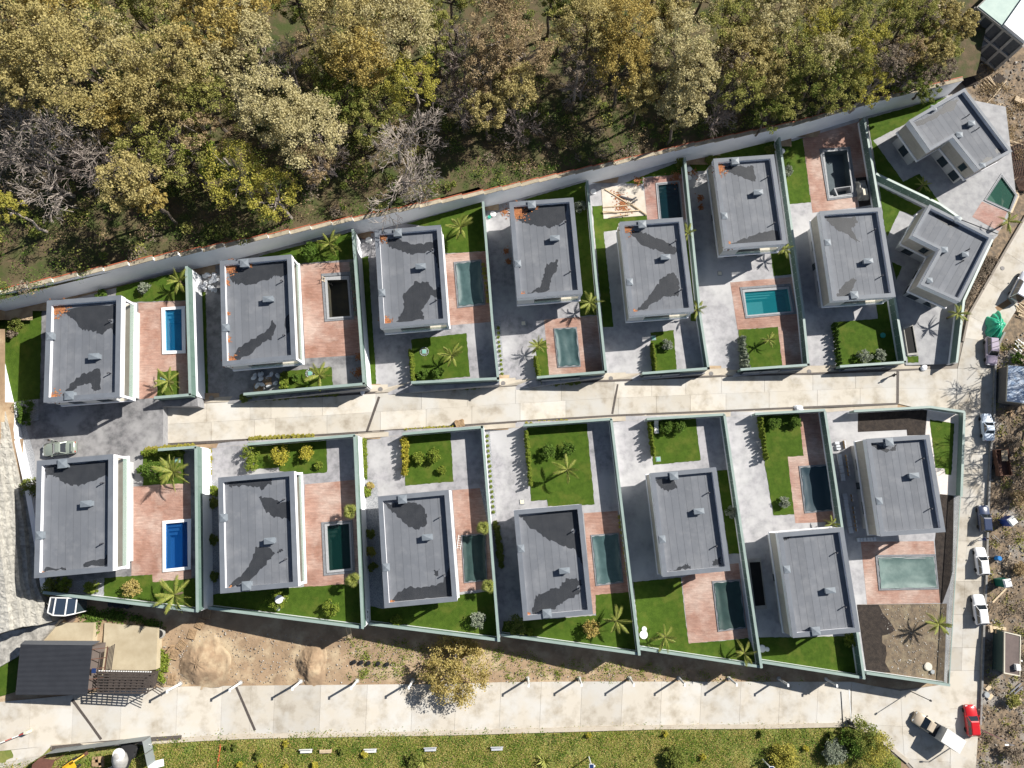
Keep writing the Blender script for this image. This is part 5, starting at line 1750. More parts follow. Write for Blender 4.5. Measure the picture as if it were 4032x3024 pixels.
def frond_mesh(L, droop, w, seed):
    rs = random.Random(seed)
    vs, fs = [], []
    N = 16
    sp = []
    for i in range(N + 1):
        t = i / N
        sp.append(Vector((L * t * (1 - .12 * t), 0, L * (.42 * t - droop * t * t))))
    for i in range(N):
        a, b = sp[i], sp[i + 1]
        k = len(vs)
        hw = .022 * L * (1 - .7 * i / N)
        vs += [(a.x, -hw, a.z), (a.x, hw, a.z), (b.x, hw * .9, b.z), (b.x, -hw * .9, b.z)]
        fs.append((k, k + 3, k + 2, k + 1))
    for i in range(1, N):
        t = i / N
        lw = w * L * (.35 + .65 * math.sin(math.pi * min(1, t * 1.05)))
        for s in (-1, 1):
            a = sp[i]
            d = .1 * L
            k = len(vs)
            dz = -lw * rs.uniform(.25, .5)
            tip = (a.x + d * rs.uniform(1.1, 1.7), s * lw * rs.uniform(.85, 1.1), a.z + dz)
            mid = (a.x + d * .75, s * lw * .5, a.z + dz * .25)
            vs += [(a.x - .014 * L, s * .008, a.z), (mid[0] - .02 * L, mid[1], mid[2]), tip, (mid[0] + .035 * L, mid[1], mid[2] + .01), (a.x + .035 * L, s * .008, a.z)]
            f = (k, k + 1, k + 2, k + 3, k + 4)
            fs.append(f if s < 0 else f[::-1])
    return MB().add(vs, fs).mesh('frond', m_frond)


FROND = [frond_mesh(1.0, .55, .165, 1), frond_mesh(1.0, .8, .15, 2), frond_mesh(1.0, .3, .14, 3)]


def fan_mesh(seed):
    rs = random.Random(seed)
    vs, fs = [], []
    n = 13
    for i in range(n):
        a = -1.35 + 2.7 * i / (n - 1)
        c, s = math.cos(a), math.sin(a)
        L = .62 + .12 * math.cos(a)
        k = len(vs)
        nx, ny = -s * .055, c * .055
        dz = -.10 - .12 * abs(a)
        vs += [(.4, 0, .16), (.4 + c * L * .55 + nx, s * L * .55 + ny, .18), (.4 + c * L, s * L, .16 + dz), (.4 + c * L * .55 - nx, s * L * .55 - ny, .18)]
        fs.append((k, k + 3, k + 2, k + 1))
    k = len(vs)
    vs += [(0, -.012, 0), (0, .012, 0), (.42, .01, .16), (.42, -.01, .16)]
    fs.append((k, k + 3, k + 2, k + 1))
    return MB().add(vs, fs).mesh('frond', m_frond)


FAN = [fan_mesh(1), fan_mesh(2)]


def palm(label, s, lot, R, h=1.6, n=13, fan=False, z=None, seed=0, up=.0):
    p = pp(s)[0]
    zz = LV[lot] if z is None else z
    w = at(p, zz + h)
    rs = random.Random(seed + len(label))
    t = thing('palm_tree', label, 'palm', (w.x, w.y, zz), 0, 'garden palms')
    MB().tube([(0, 0, -.1), (.02, .01, h * .5), (0, 0, h + .05)], [.17, .13, .15], 8).build('trunk', m_trunkp, t)
    n = n if fan else max(7, int(n * .78))
    if fan:
        for i in range(6):
            o = inst('frond', FAN[i % 2], t, (0, 0, h), 0, (R * .8,) * 3)
            o.rotation_euler = (0, -.95 - .1 * (i % 3), i * 1.047)
    for i in range(n):
        a = 6.283 * i / n * 1.0 + rs.uniform(-.22, .22) + (i % 2) * .15
        k = rs.choice((0, 1, 1, 2)) if not fan else rs.choice((0, 1))
        o = inst('frond', (FAN if fan else FROND)[k], t, (0, 0, h), a, (R * rs.uniform(.82, 1.12),) * 3)
        tilt = (rs.uniform(-.25, .12) if (i % 2 if fan else i % 3) else rs.uniform(-.9, -.5)) - up
        o.rotation_euler = (rs.uniform(-.2, .2), tilt, a)
    return t


for lab, s, lot, R, h, n, fan in [
        ('feather palm in the shaded lawn above the pale blue pool', 'A1560,235', 'u1', 2.0, 1.6, 13, 0),
        ('feather palm in the square bed below the pale blue pool', 'A1468,1108', 'u1', 2.1, 1.2, 13, 0),
        ('feather palm on the lawn above the drained pool', 'B1100,130', 'u2', 2.1, 1.5, 12, 0),
        ('feather palm beside the green hatch and white sacks', 'B1012,1278', 'u2', 2.1, 1.6, 14, 0),
        ('feather palm on the front lawn with two round bushes', 'n1779,1400', 'u3', 2.0, 1.8, 13, 0),
        ('feather palm on the lawn above the third netted pool', 'C472,432', 'u3', 2.2, 1.9, 13, 0),
        ('feather palm at the foot of the narrow lawn, fourth upper house', 'C1600,1088', 'u4', 2.0, 1.8, 12, 0),
        ('bushy palm growing from the hedge beside the raised netted pool', 'C1152,1462', 'u4', 1.6, 1.7, 16, 0),
        ('palm squeezed between the fifth upper house and its wall', 'D900,925', 'u5', 1.6, 2.2, 10, 0),
        ('palm at the lower end of the wall, fifth upper house', 'D985,1590', 'u5', 1.5, 1.8, 9, 0),
        ('palm tucked behind the corner of the sixth upper house', 'D1742,1065', 'u6', 1.6, 2.0, 12, 0),
        ('palm on the small lawn below the turquoise pool', 'n3026,1338', 'u6', 1.4, 1.4, 12, 0),
        ('palm on the green wall by the east street', 'F1632,742', 'u8', 1.8, 2.6, 12, 0),
        ('palm in deep shade between the angled houses', 'E1330,950', 'u9', 1.6, 1.6, 11, 0),
        ('palm at the pointed corner by the wedge shaped pool', 'E2072,1268', 'u9', 1.9, 1.8, 14, 0),
        ('large feather palm above the deep blue pool', 'G1508,572', 'd1', 2.5, 2.0, 17, 0),
        ('large feather palm on the lawn below the deep blue pool', 'M1522,150', 'd1', 2.8, 2.0, 14, 0),
        ('fan palm at the top corner of the dark green pool', 'H1285,918', 'd2', 1.0, 1.8, 9, 1),
        ('fan palm at the bottom corner of the dark green pool', 'H1302,1512', 'd2', 1.0, 2.0, 9, 1),
        ('fan palm above the pool with the white ladder', 'I672,1055', 'd3', 1.0, 1.8, 9, 1),
        ('fan palm below the pool with the white ladder', 'I715,1562', 'd3', 1.0, 1.8, 9, 1),
        ('spindly palm alone on the largest front lawn', 'I1402,552', 'd4', 2.4, 2.6, 10, 0),
        ('palm beside the orange leaved shrub', 'O1828,378', 'd4', 2.1, 2.2, 11, 0),
        ('palm on the lawn next to two white discs', 'P702,518', 'd5', 2.1, 1.8, 11, 0),
        ('palm in the pointed corner below the crumpled net pool', 'P1392,660', 'd5', 2.0, 1.8, 9, 0),
        ('palm on bare rubble beside the dark soil', 'L1470,458', 'd7', 2.0, 2.2, 16, 0),
        ('palm half hidden above the sixth lower house', 'K540,1245', 'd6', 1.4, 1.8, 10, 0)]:
    palm(lab, s, lot, R, h, n, bool(fan))


def shrub(label, s, lot, r, pal, h=None, name='shrub', cat='shrub', group=None, dens=1.0, leaf=.085, z=None, sq=(1, 1)):
    p = pp(s)[0]
    zz = LV[lot] if z is None else z
    h = h or r * 1.5
    w = at(p, zz + h * .55)
    return tree(name, label, cat, w, zz, r * sq[0], r * sq[1], h * .55, pal, clumps=int(36 * dens), per=int(34 * dens), leaf=leaf, group=group, trunk=.05, spread=.32)


SHRUBS = [
    ('grey green shrub on the lawn above the pale blue pool', 'A1255,300', 'u1', .8, 'silver'), ('green shrub on the far left lawn', 'A132,618', 'u1', .85, 'green'),
    ('grey dry shrub on the far left lawn', 'A98,688', 'u1', .65, 'grey'), ('dark bush behind the first upper house', 'A880,358', 'u1', .7, 'bright'),
    ('leafy bush on pale gravel beside the long shaded drive', 'A222,1345', 'u1', 1.2, 'bright'), ('bush at the top of the gravel strip by the left wall', 'A215,1440', 'u1', .9, 'bright'),
    ('tall dark bush against the west side of the first lower house', 'G270,705', 'd1', 1.2, 'green'), ('dark bush in the gravel corner below the first lower house', 'G440,1560', 'd1', 1.1, 'green'),
    ('yellowish bush on gravel below the first lower house', 'G560,1560', 'd1', .9, 'lime'), ('bright bush alone on pale gravel by the rear wall', 'G795,1580', 'd1', .85, 'lime'),
    ('round dark bush beside the large feather palm', 'G1345,560', 'd1', 1.2, 'bright'), ('round dark bush at the drive edge by the large palm', 'G1260,560', 'd1', .9, 'bright'),
    ('straw coloured shrub on the patchy lawn below the first lower house', 'G1145,1580', 'd1', 1.0, 'straw'),
    ('light green shrub on the lawn above the drained pool', 'B928,190', 'u2', 1.1, 'bright'), ('small pale shrub left of the palm by the white sacks', 'B802,1300', 'u2', .5, 'bright'),
    ('left one of two round bushes on the upper front lawn', 'n1666,1474', 'u3', .72, 'bright'), ('right one of two round bushes on the upper front lawn', 'n1722,1468', 'u3', .8, 'bright'),
    ('silvery shrub on the narrow lawn of the fourth upper house', 'C1510,250', 'u4', .85, 'silver'), ('dark shrub at the wall corner above the leafy pool', 'D842,312', 'u5', .8, 'green'),
    ('dark shrub on the lawn behind the sixth upper house', 'D1618,200', 'u6', .8, 'green'), ('dark shrub at the corner of the sixth upper house', 'D1095,290', 'u6', .7, 'green'),
    ('pale silvery shrub by the wall beside the drained grey pool', 'E158,820', 'u7', .85, 'silver'),
    ('larger silvery bush on the front lawn by the street', 'F828,1112', 'u7', .95, 'silver'), ('smaller silvery bush on the front lawn by the wall', 'F962,1095', 'u7', .85, 'silver'),
    ('silvery young tree leaning over the hedge, fifth upper lawn', 'n2626,1357', 'u5', .75, 'silver'),
    ('round bush beside the white lounger', 'J725,172', 'd5', .95, 'bright'), ('round bush right of the one by the lounger', 'J826,170', 'd5', .95, 'bright'),
    ('round bush on the long lawn nearest the hedge', 'J1655,145', 'd6', .95, 'bright'), ('round bush on the long lawn nearest the terrace', 'J1832,132', 'd6', .95, 'bright'),
    ('small olive tree at the foot of the long lawn', 'J1742,832', 'd6', .8, 'silver'), ('silvery shrub on the lawn strip of the fifth lower house', 'J1290,920', 'd5', .85, 'silver'),
    ('left bush of two above the spindly palm', 'I1240,395', 'd4', .95, 'bright'), ('right bush of two above the spindly palm', 'I1410,370', 'd4', .9, 'bright'),
    ('tall bright yellow shrub on the second lower lawn', 'H668,420', 'd2', 1.25, 'sun'), ('smaller bright yellow shrub on the second lower lawn', 'H906,405', 'd2', .95, 'sun'),
    ('small pale shrub at the edge of the second lower lawn', 'H1008,512', 'd2', .5, 'lime'), ('tall light green shrub at the drive of the second lower house', 'H410,400', 'd2', 1.2, 'lime'),
    ('light green shrub below the tall one at the drive', 'H415,500', 'd2', .9, 'lime'),
    ('staked yellow green tree nearer the hedge', 'H1885,448', 'd3', .85, 'lime'), ('staked yellow green tree further from the hedge', 'H2012,430', 'd3', .95, 'lime'),
    ('small pale bush on the lawn with staked trees', 'H2076,552', 'd3', .55, 'lime'), ('clipped green ball on gravel by the third lower house', 'H1425,742', 'd3', .6, 'lime'),
    ('clipped brownish ball on gravel by the third lower house', 'H1456,690', 'd3', .45, 'straw'), ('low bush with yellow leaves in shade by the third lower house', 'H1452,1262', 'd3', .7, 'yellow'),
    ('dark low bush in shade by the third lower house', 'H1460,1110', 'd3', .6, 'green'), ('dark low bush at the end of the gravel by the third lower house', 'H1475,1400', 'd3', .6, 'green'),
    ('clipped bright ball at the top of the gravel by the second lower house', 'H95,735', 'd2', .65, 'lime'), ('clipped dark ball second along the gravel by the second lower house', 'H85,840', 'd2', .65, 'green'),
    ('clipped dark ball third along the gravel by the second lower house', 'H85,1162', 'd2', .65, 'green'), ('clipped dark ball last along the gravel by the second lower house', 'H92,1482', 'd2', .65, 'green'),
    ('orange yellow leaved shrub on the rear lawn of the fourth lower house', 'O1620,455', 'd4', 1.2, 'gold'), ('spindly white stemmed tree by the corner of the rear wall', 'O625,370', 'd3', 1.0, 'silver'),
    ('pale bush under the white round table', 'N655,200', 'd2', 1.1, 'lime'), ('pale green bush on the rear lawn of the second lower house', 'N1112,262', 'd2', 1.0, 'lime'),
    ('climbing shrub at the rear wall behind the third lower house', 'N1682,380', 'd3', .7, 'lime'), ('dark bush in shade behind the fourth lower house', 'O955,425', 'd4', 1.4, 'green'),
    ('pale bush at the rear wall behind the fourth lower house', 'O1065,480', 'd4', .6, 'lime'),
    ('leafy shrub at the corner of the lawn behind the sixth lower house', 'L700,600', 'd6', .9, 'lime'),
]
for a in SHRUBS:
    shrub(*a)

# hedges: every shrub of a row is its own plant
cp, _ = crown_points(.42, .42, 1.0, 60, 20, .26, .5, -.95)
cp[:, :2] *= (1.15 - (cp[:, 2:3] + 1) * .5)
cp[:, 2] += 1.0
cv, cq = leaves(cp, .085)
CONE = {k: npmesh('foliage', cv, cq, MLEAF[k]) for k in ('lime', 'bright', 'sun', 'green')}
bp_, _ = crown_points(.55, .55, .5, 36, 22, .3, .55, -.7)
bv, bq = leaves(bp_ + np.array([0, 0, .5]), .09)
BUSH = {k: npmesh('foliage', bv, bq, MLEAF[k]) for k in ('lime', 'bright', 'sun', 'green', 'silver', 'yellow')}
STEM = MB().tube([(0, 0, -.1), (0, 0, .5)], .04, 5).mesh('stem', m_bark)


ORD = 'first second third fourth fifth sixth seventh eighth ninth tenth eleventh twelfth thirteenth fourteenth fifteenth sixteenth'.split()


def hedge(label, s, lot, n, pal, h=2.0, w=1.0, bush=False, group=None, z=None, cat='hedge plant'):
    a, b = pp(s)
    for i in range(n):
        t = (i + .5) / n
        p = (lerp(a[0], b[0], t), lerp(a[1], b[1], t))
        zz = (LV[lot] if z is None else zg(p) + z)
        v = at(p, zz + h * .45)
        k = random.uniform(.82, 1.15)
        way = 'from top' if abs(a[0] - b[0]) < abs(a[1] - b[1]) else 'from left'
        kindw, rest = label.replace('one of the ', '').split(' in ', 1) if ' in ' in label else (label.replace('one of the ', '').split(' ', 3)[0:3], label.replace('one of the ', '').split(' ', 3)[3])
        kindw = kindw if isinstance(kindw, str) else ' '.join(kindw)
        lab = f'{ORD[i]} {way} of {kindw} ' + ('in ' if ' in ' in label else '') + rest
        r = thing('hedge_shrub' if bush else 'hedge_cypress', lab, cat, (v.x + random.uniform(-.05, .05), v.y, zz), random.random() * 6, group or (kindw + ' ' + ('in ' if ' in ' in label else '') + rest))
        inst('foliage', (BUSH if bush else CONE)[pal], r, (0, 0, 0), 0, (w * k, w * k, h * k / (1 if bush else 2)))
        inst('stem', STEM, r)


hedge('one of the small cypresses in the hedge beside the two round bushes', 'n1617,1376 n1626,1500', 'u3', 10, 'lime', 1.9)
hedge('one of the cypresses in the hedge beside the raised netted pool', 'n2108,1405 n2121,1483', 'u4', 8, 'lime', 1.9)
hedge('one of the cypresses in the hedge of the fifth upper lawn', 'n2568,1348 n2578,1460', 'u5', 11, 'lime', 1.9)
hedge('one of the spiky low cypresses lining the lawn with silvery bushes', 'F562,825 F612,1190', 'u7', 12, 'bright', 1.7)
hedge('one of the cypresses in the long hedge of the spindly palm lawn', 'I1040,205 I1085,690', 'd4', 15, 'lime', 1.9)
hedge('one of the cypresses in the hedge behind the white lounger', 'J567,132 J607,430', 'd5', 11, 'lime', 1.9)
hedge('one of the cypresses in the hedge of the long L shaped lawn', 'J1532,98 J1590,462', 'd6', 12, 'lime', 1.9)
hedge('one of the pale leafy shrubs hedging the lawn below the turquoise pool', 'n2920,1330 n2933,1450', 'u6', 7, 'silver', 1.9, 1.15, True)
hedge('one of the yellow leaved shrubs hedging the lawn with staked trees', 'H1755,275 H1757,590', 'd3', 7, 'sun', 1.6, 1.0, True)
hedge('one of the green shrubs hedging the palm bed by the white sacks', 'B702,1260 B702,1400', 'u2', 4, 'lime', 1.2, 1.0, True)
hedge('one of the yellow green shrubs in the hedge above the large palm', 'G1250,405 G1590,390', 'd1', 11, 'lime', 1.2, .85, True)
hedge('one of the low bushes in the planted strip beside the third lower drive', 'H1395,290 H1410,620', 'd3', 9, 'lime', .7, .75, True)
hedge('one of the low bushes in the strip beside the second lower drive', 'H50,375 H52,600', 'd2', 7, 'yellow', .5, .7, True)
hedge('one of the dark shrubs in the shaded planter below the sacks', 'n950,1566 n1330,1545', 'u2', 16, 'green', .55, 1.0, True, z=.1)
hedge('one of the dark shrubs in the shaded planter below the two round bushes', 'n1632,1528 n1900,1515', 'u3', 11, 'green', .55, 1.0, True, z=.1)
hedge('one of the dark shrubs in the shaded planter below the raised netted pool', 'n2120,1507 n2280,1499', 'u4', 8, 'green', .55, 1.0, True, z=.1)
hedge('one of the low plants in the bed between first lower fence and street', 'G1270,375 G1690,345', 'd1', 12, 'yellow', .45, .7, True)
hedge('one of the low plants in the street bed by the yellow shrubs', 'n975,1727 n1240,1715', 'd2', 14, 'yellow', .4, .6, True, z=.1)
hedge('one of the low plants in the street bed by the staked trees', 'n1590,1693 n1790,1683', 'd3', 11, 'yellow', .4, .6, True, z=.1)
hedge('one of the low plants in the street bed by the spindly palm lawn', 'n2065,1668 n2240,1660', 'd4', 10, 'yellow', .4, .6, True, z=.1)
hedge('one of the pale succulents along the wall by the drained pool', 'B1296,285 B1342,765', 'u2', 9, 'silver', .45, .75, True, cat='succulent')
hedge('one of the small plants in the gravel beside the netted third pool', 'C668,735 C718,1095', 'u3', 9, 'yellow', .35, .5, True, cat='small plant')
hedge('one of the small plants in the gravel strip of the fourth lower drive', 'I700,235 I762,940', 'd4', 16, 'lime', .3, .4, True, cat='small plant')
hedge('one of the small plants in the gravel strip of the fourth upper drive', 'C798,1290 n1976,1480', 'u4', 11, 'lime', .3, .4, True, cat='small plant')
hedge('one of the yellow plants in the gravel beside the fourth lower pool', 'I1855,940 I1935,1480', 'd4', 12, 'yellow', .4, .55, True, cat='small plant')
hedge('one of the dark bushes in the shaded hedge by the fourth lower house', 'I775,1000 I830,1400', 'd4', 12, 'green', .7, .8, True)

# big dry willow by the lower street
wp = pp('O440,790')[0]
wz = zg(wp)
wc = at(wp, wz + 3.2)
tree('willow_tree', 'large golden dry willow leaning over the lower street', 'tree', wc, wz, 4.4, 4.6, 2.6, 'straw', clumps=120, per=75, leaf=.10, trunk=.3, spread=.17, bark=m_bark_p)
wp2 = pp('O500,600')[0]
tree('willow_tree', 'small golden willow shoot between the large willow and rear wall', 'tree', at(wp2, wz + 2), wz, 1.9, 1.4, 1.3, 'straw', clumps=26, per=90, leaf=.12, trunk=.12, spread=.28)

# meadow below the lower street
MEADOW = [
    ('dark green round bush on the meadow by the lower edge', 'P790,1570', 1.5, 'green'), ('large yellow bush on the meadow beside a lamp post', 'P1730,1590', 2.0, 'yellow'),
    ('grey green bush on the meadow right of the yellow one', 'P2180,1540', 1.1, 'silver'), ('dark bush left of the grey green one on the meadow', 'P2150,1400', .8, 'green'),
    ('large glossy dark bush at the corner of the crossing', 'L790,1430', 2.2, 'green'), ('large yellow green bush at the crossing below the glossy one', 'L930,1540', 2.3, 'yellow'),
    ('dense green bush nearest the street corner', 'L700,1490', 1.8, 'bright'), ('pale grassy bush left of the crossing thicket', 'L560,1570', 1.6, 'silver'), ('straw coloured bush in the lower right meadow', 'L120,1640', 1.2, 'yellow'),
    ('dark clump of leaves at the lower edge by an agave', 'O60,1600', 1.0, 'green'),
]
for lab, s, r, pal in MEADOW:
    p = pp(s)[0]
    shrub(lab, s, 'd1', r, pal, z=zg(p), dens=1.5 if r > 1.2 else 1.0, leaf=.1, h=r * 1.3)
yb = thing('ball_shrub', 'x', 'shrub')
inst('foliage', BUSH['sun'], yb, (0, 0, 0), 0, (.75, .75, .8))
inst('stem', STEM, yb)
gb = thing('ball_shrub', 'x', 'shrub')
inst('foliage', BUSH['green'], gb, (0, 0, 0), 0, (.8, .8, .8))
inst('stem', STEM, gb)
first = {0: True, 1: True}
for i, (s, dk) in enumerate([('N725,1440', 0), ('N505,1630', 0), ('N322,1620', 0), ('N720,1645', 0), ('N977,1632', 0), ('N1410,1535', 0), ('N287,1465', 1), ('N490,1540', 1), ('N1215,1500', 1), ('O1582,1365', 0),
                             ('P700,1360', 0), ('P1537,1355', 1), ('P1922,1485', 0), ('P1030,1560', 0), ('M2100,1620', 0), ('M1990,1470', 1)]):
    p = pp(s)[0]
    v = G(p, 0)
    src = gb if dk else yb
    lab = 'small dark ball shrub dotted on the lower meadow' if dk else 'small yellow ball shrub dotted on the lower meadow'
    if first[dk]:
        src.location = v
        tag(src, lab, 'shrub', lab)
        first[dk] = False
    else:
        copy_tree(src, v, i * .9, random.uniform(.8, 1.15), lab, lab, 'shrub')

m_agave = mat('agave', (0.26, 0.30, 0.07), 0.5, island=[(0.26, 0.30, 0.07), (0.36, 0.37, 0.10), (0.18, 0.24, 0.05)], spec=.4)
blade = MB().add([(0, -.05, .05), (.45, -.085, .28), (1, 0, .42), (.45, .085, .28), (0, .05, .05), (.45, 0, .22)], [(0, 5, 1), (1, 5, 2), (2, 5, 3), (3, 5, 4), (4, 5, 0)]).mesh('leaf', m_agave)
for lab, s, R, n in (('tall agave at the lower edge left of centre', 'O150,1590', 1.6, 18), ('agave at the lower edge in the centre', 'O1205,1590', 1.7, 16), ('small agave on the meadow by the round bush', 'P470,1565', .8, 11),
                     ('tiny yellow agave low on the meadow', 'O855,1640', .6, 9), ('small agave beside a dark bush on the meadow', 'O2020,1565', .7, 10)):
    p = pp(s)[0]
    t = thing('agave', lab, 'agave', G(p, 0), 0, 'agaves of the meadow')
    MB().disc((0, 0), .12 * R, 0, .25 * R, 8).build('core', m_agave, t)
    for i in range(n):
        a = i * 2.399
        o = inst('leaf', blade, t, (0, 0, .05), a, (R * (1 - .3 * i / n),) * 3)
        o.rotation_euler = (0, -.15 - .7 * i / n, a)

# grass tufts and weeds: uncountable
def region_pts(poly, n, hi=.22, zfn=None, lo=0.0, clump=1, r=.4):
    P = pp(poly)
    x0, x1 = min(p[0] for p in P), max(p[0] for p in P)
    y0, y1 = min(p[1] for p in P), max(p[1] for p in P)
    out = []
    while len(out) < n:
        p = (RNG.uniform(x0, x1), RNG.uniform(y0, y1))
        if not inside(p, P):
            continue
        c = G(p, 0) if zfn is None else at(p, zfn)
        for _ in range(clump if clump == 1 else int(clump * RNG.random()) + 4):
            if clump == 1:
                out.append((c.x, c.y, c.z + lo + hi * RNG.random()))
            else:
                a, d = RNG.random() * 6.283, r * (.4 + RNG.random()) * RNG.random() ** .5
                out.append((c.x + math.cos(a) * d, c.y + math.sin(a) * d, c.z + lo + hi * RNG.random()))
    return np.array(out[:n])


MEA = 'n600,2922 n1000,2908 n1800,2895 n2600,2872 n3340,2866 n3480,2960 n3560,3060 n-200,3060 n570,2960'
scatter(48000, lambda n: region_pts(MEA, n, .15, clump=50, r=1.1), .06, 'straw', 'meadow_grass', 'dry straw coloured grass on the lower meadow', 'grass', up=1.5)
scatter(60000, lambda n: region_pts(MEA, n, .15, clump=45, r=1.1), .06, 'lime', 'meadow_grass', 'green grass tufts on the lower meadow', 'grass', up=1.5)
scatter(14000, lambda n: region_pts(MEA, n, .22, clump=60, r=.8), .08, 'bright', 'meadow_grass', 'fresh green grass patches on the lower meadow', 'grass', up=1.5)
DIRT = 'n640,2560 n800,2480 n1250,2520 n1900,2560 n2500,2630 n3300,2680 n3000,2680 n2300,2680 n1400,2690 n640,2695'
scatter(6000, lambda n: region_pts('n1360,2500 n2000,2560 n2560,2620 n3300,2678 n2300,2682 n1960,2684 n1380,2686', n, .2, clump=26, r=.6), .075, 'lime', 'weeds', 'green weeds on the bare earth above the lower street', 'weeds')
scatter(2600, lambda n: region_pts('n300,2400 n460,2410 n640,2460 n640,2500 n560,2440 n390,2430 n380,2500 n330,2420', n, .3, clump=60, r=.6), .12, 'bright', 'weeds', 'green weeds around the concrete pads by the shed', 'weeds')
scatter(1500, lambda n: region_pts('n615,2560 n660,2580 n650,2690 n620,2690', n, .3, clump=60, r=.5), .12, 'lime', 'weeds', 'yellow green weeds beside the slatted pergola', 'weeds')
scatter(2600, lambda n: region_pts('n3930,1350 n4032,1300 n4060,3040 n3850,3040 n3890,2500 n3905,1700', n, .3, clump=40, r=.7), .11, 'olive', 'weeds', 'sparse weeds across the rubble ground by the east street', 'weeds')
scatter(5000, lambda n: region_pts('n3930,1640 n4060,1600 n4060,3040 n3850,3040 n3890,2500 n3905,1700', n, .7, clump=120, r=.9), .09, 'grey', 'brush', 'dry brown brush and twigs on the rubble ground by the east street', 'brush')
scatter(3500, lambda n: region_pts('n3770,230 n3850,200 n4060,420 n4060,700 n3960,560', n, .6, clump=110, r=.9), .09, 'rust', 'brush', 'dry brush around the building site', 'brush')
scatter(3000, lambda n: region_pts('n3850,1020 n3930,1010 n3815,1210 n3790,1200', n, .3, clump=40, r=.5), .1, 'grey', 'weeds', 'dry brush between the angled house and the east street', 'weeds')

ordn = ORD + ['seventeenth', 'eighteenth', 'nineteenth', 'twentieth', 'twenty-first']

# ------------------------------------------------------------------ vehicles
m_tyre = mat('tyre', (0.02, 0.02, 0.021), 0.85)
m_rim = mat('wheel_rim', (0.45, 0.46, 0.48), 0.35, metal=.8)
m_lamp = mat('head_lamp', (0.75, 0.78, 0.8), 0.1, spec=.8)
m_tail = mat('tail_lamp', (0.35, 0.015, 0.012), 0.2)
m_cglass = mat('car_glass', (0.015, 0.02, 0.026), 0.04, spec=1.0)
m_trim = mat('black_trim', (0.025, 0.025, 0.027), 0.6)
WHEEL = MB()
WHEEL.lathe((0, 0), [(.20, -.1), (.29, -.1), (.315, -.06), (.315, .06), (.29, .1), (.20, .1)], 18)
WHEEL_ME = WHEEL.mesh('tyre', m_tyre, True)
RIM_ME = MB().lathe((0, 0), [(.02, -.085), (.2, -.08), (.2, .08), (.06, .09), (.02, .085)], 12).mesh('rim', m_rim)


def paint(name, c, metal=.0):
    return mat('paint_' + name, c, 0.25, metal=metal, coat=.8, spec=.6)


def loft(mb, secs):
    """Join sections (lists of points of equal length) into a skin with end caps."""
    n = len(secs[0])
    vs = [p for s in secs for p in s]
    fs = []
    for i in range(len(secs) - 1):
        for j in range(n):
            fs.append((i * n + j, (i + 1) * n + j, (i + 1) * n + (j + 1) % n, i * n + (j + 1) % n))
    fs.append(tuple(range(n)))
    fs.append(tuple(range((len(secs) - 1) * n, len(secs) * n))[::-1])
    return mb.add(vs, fs)


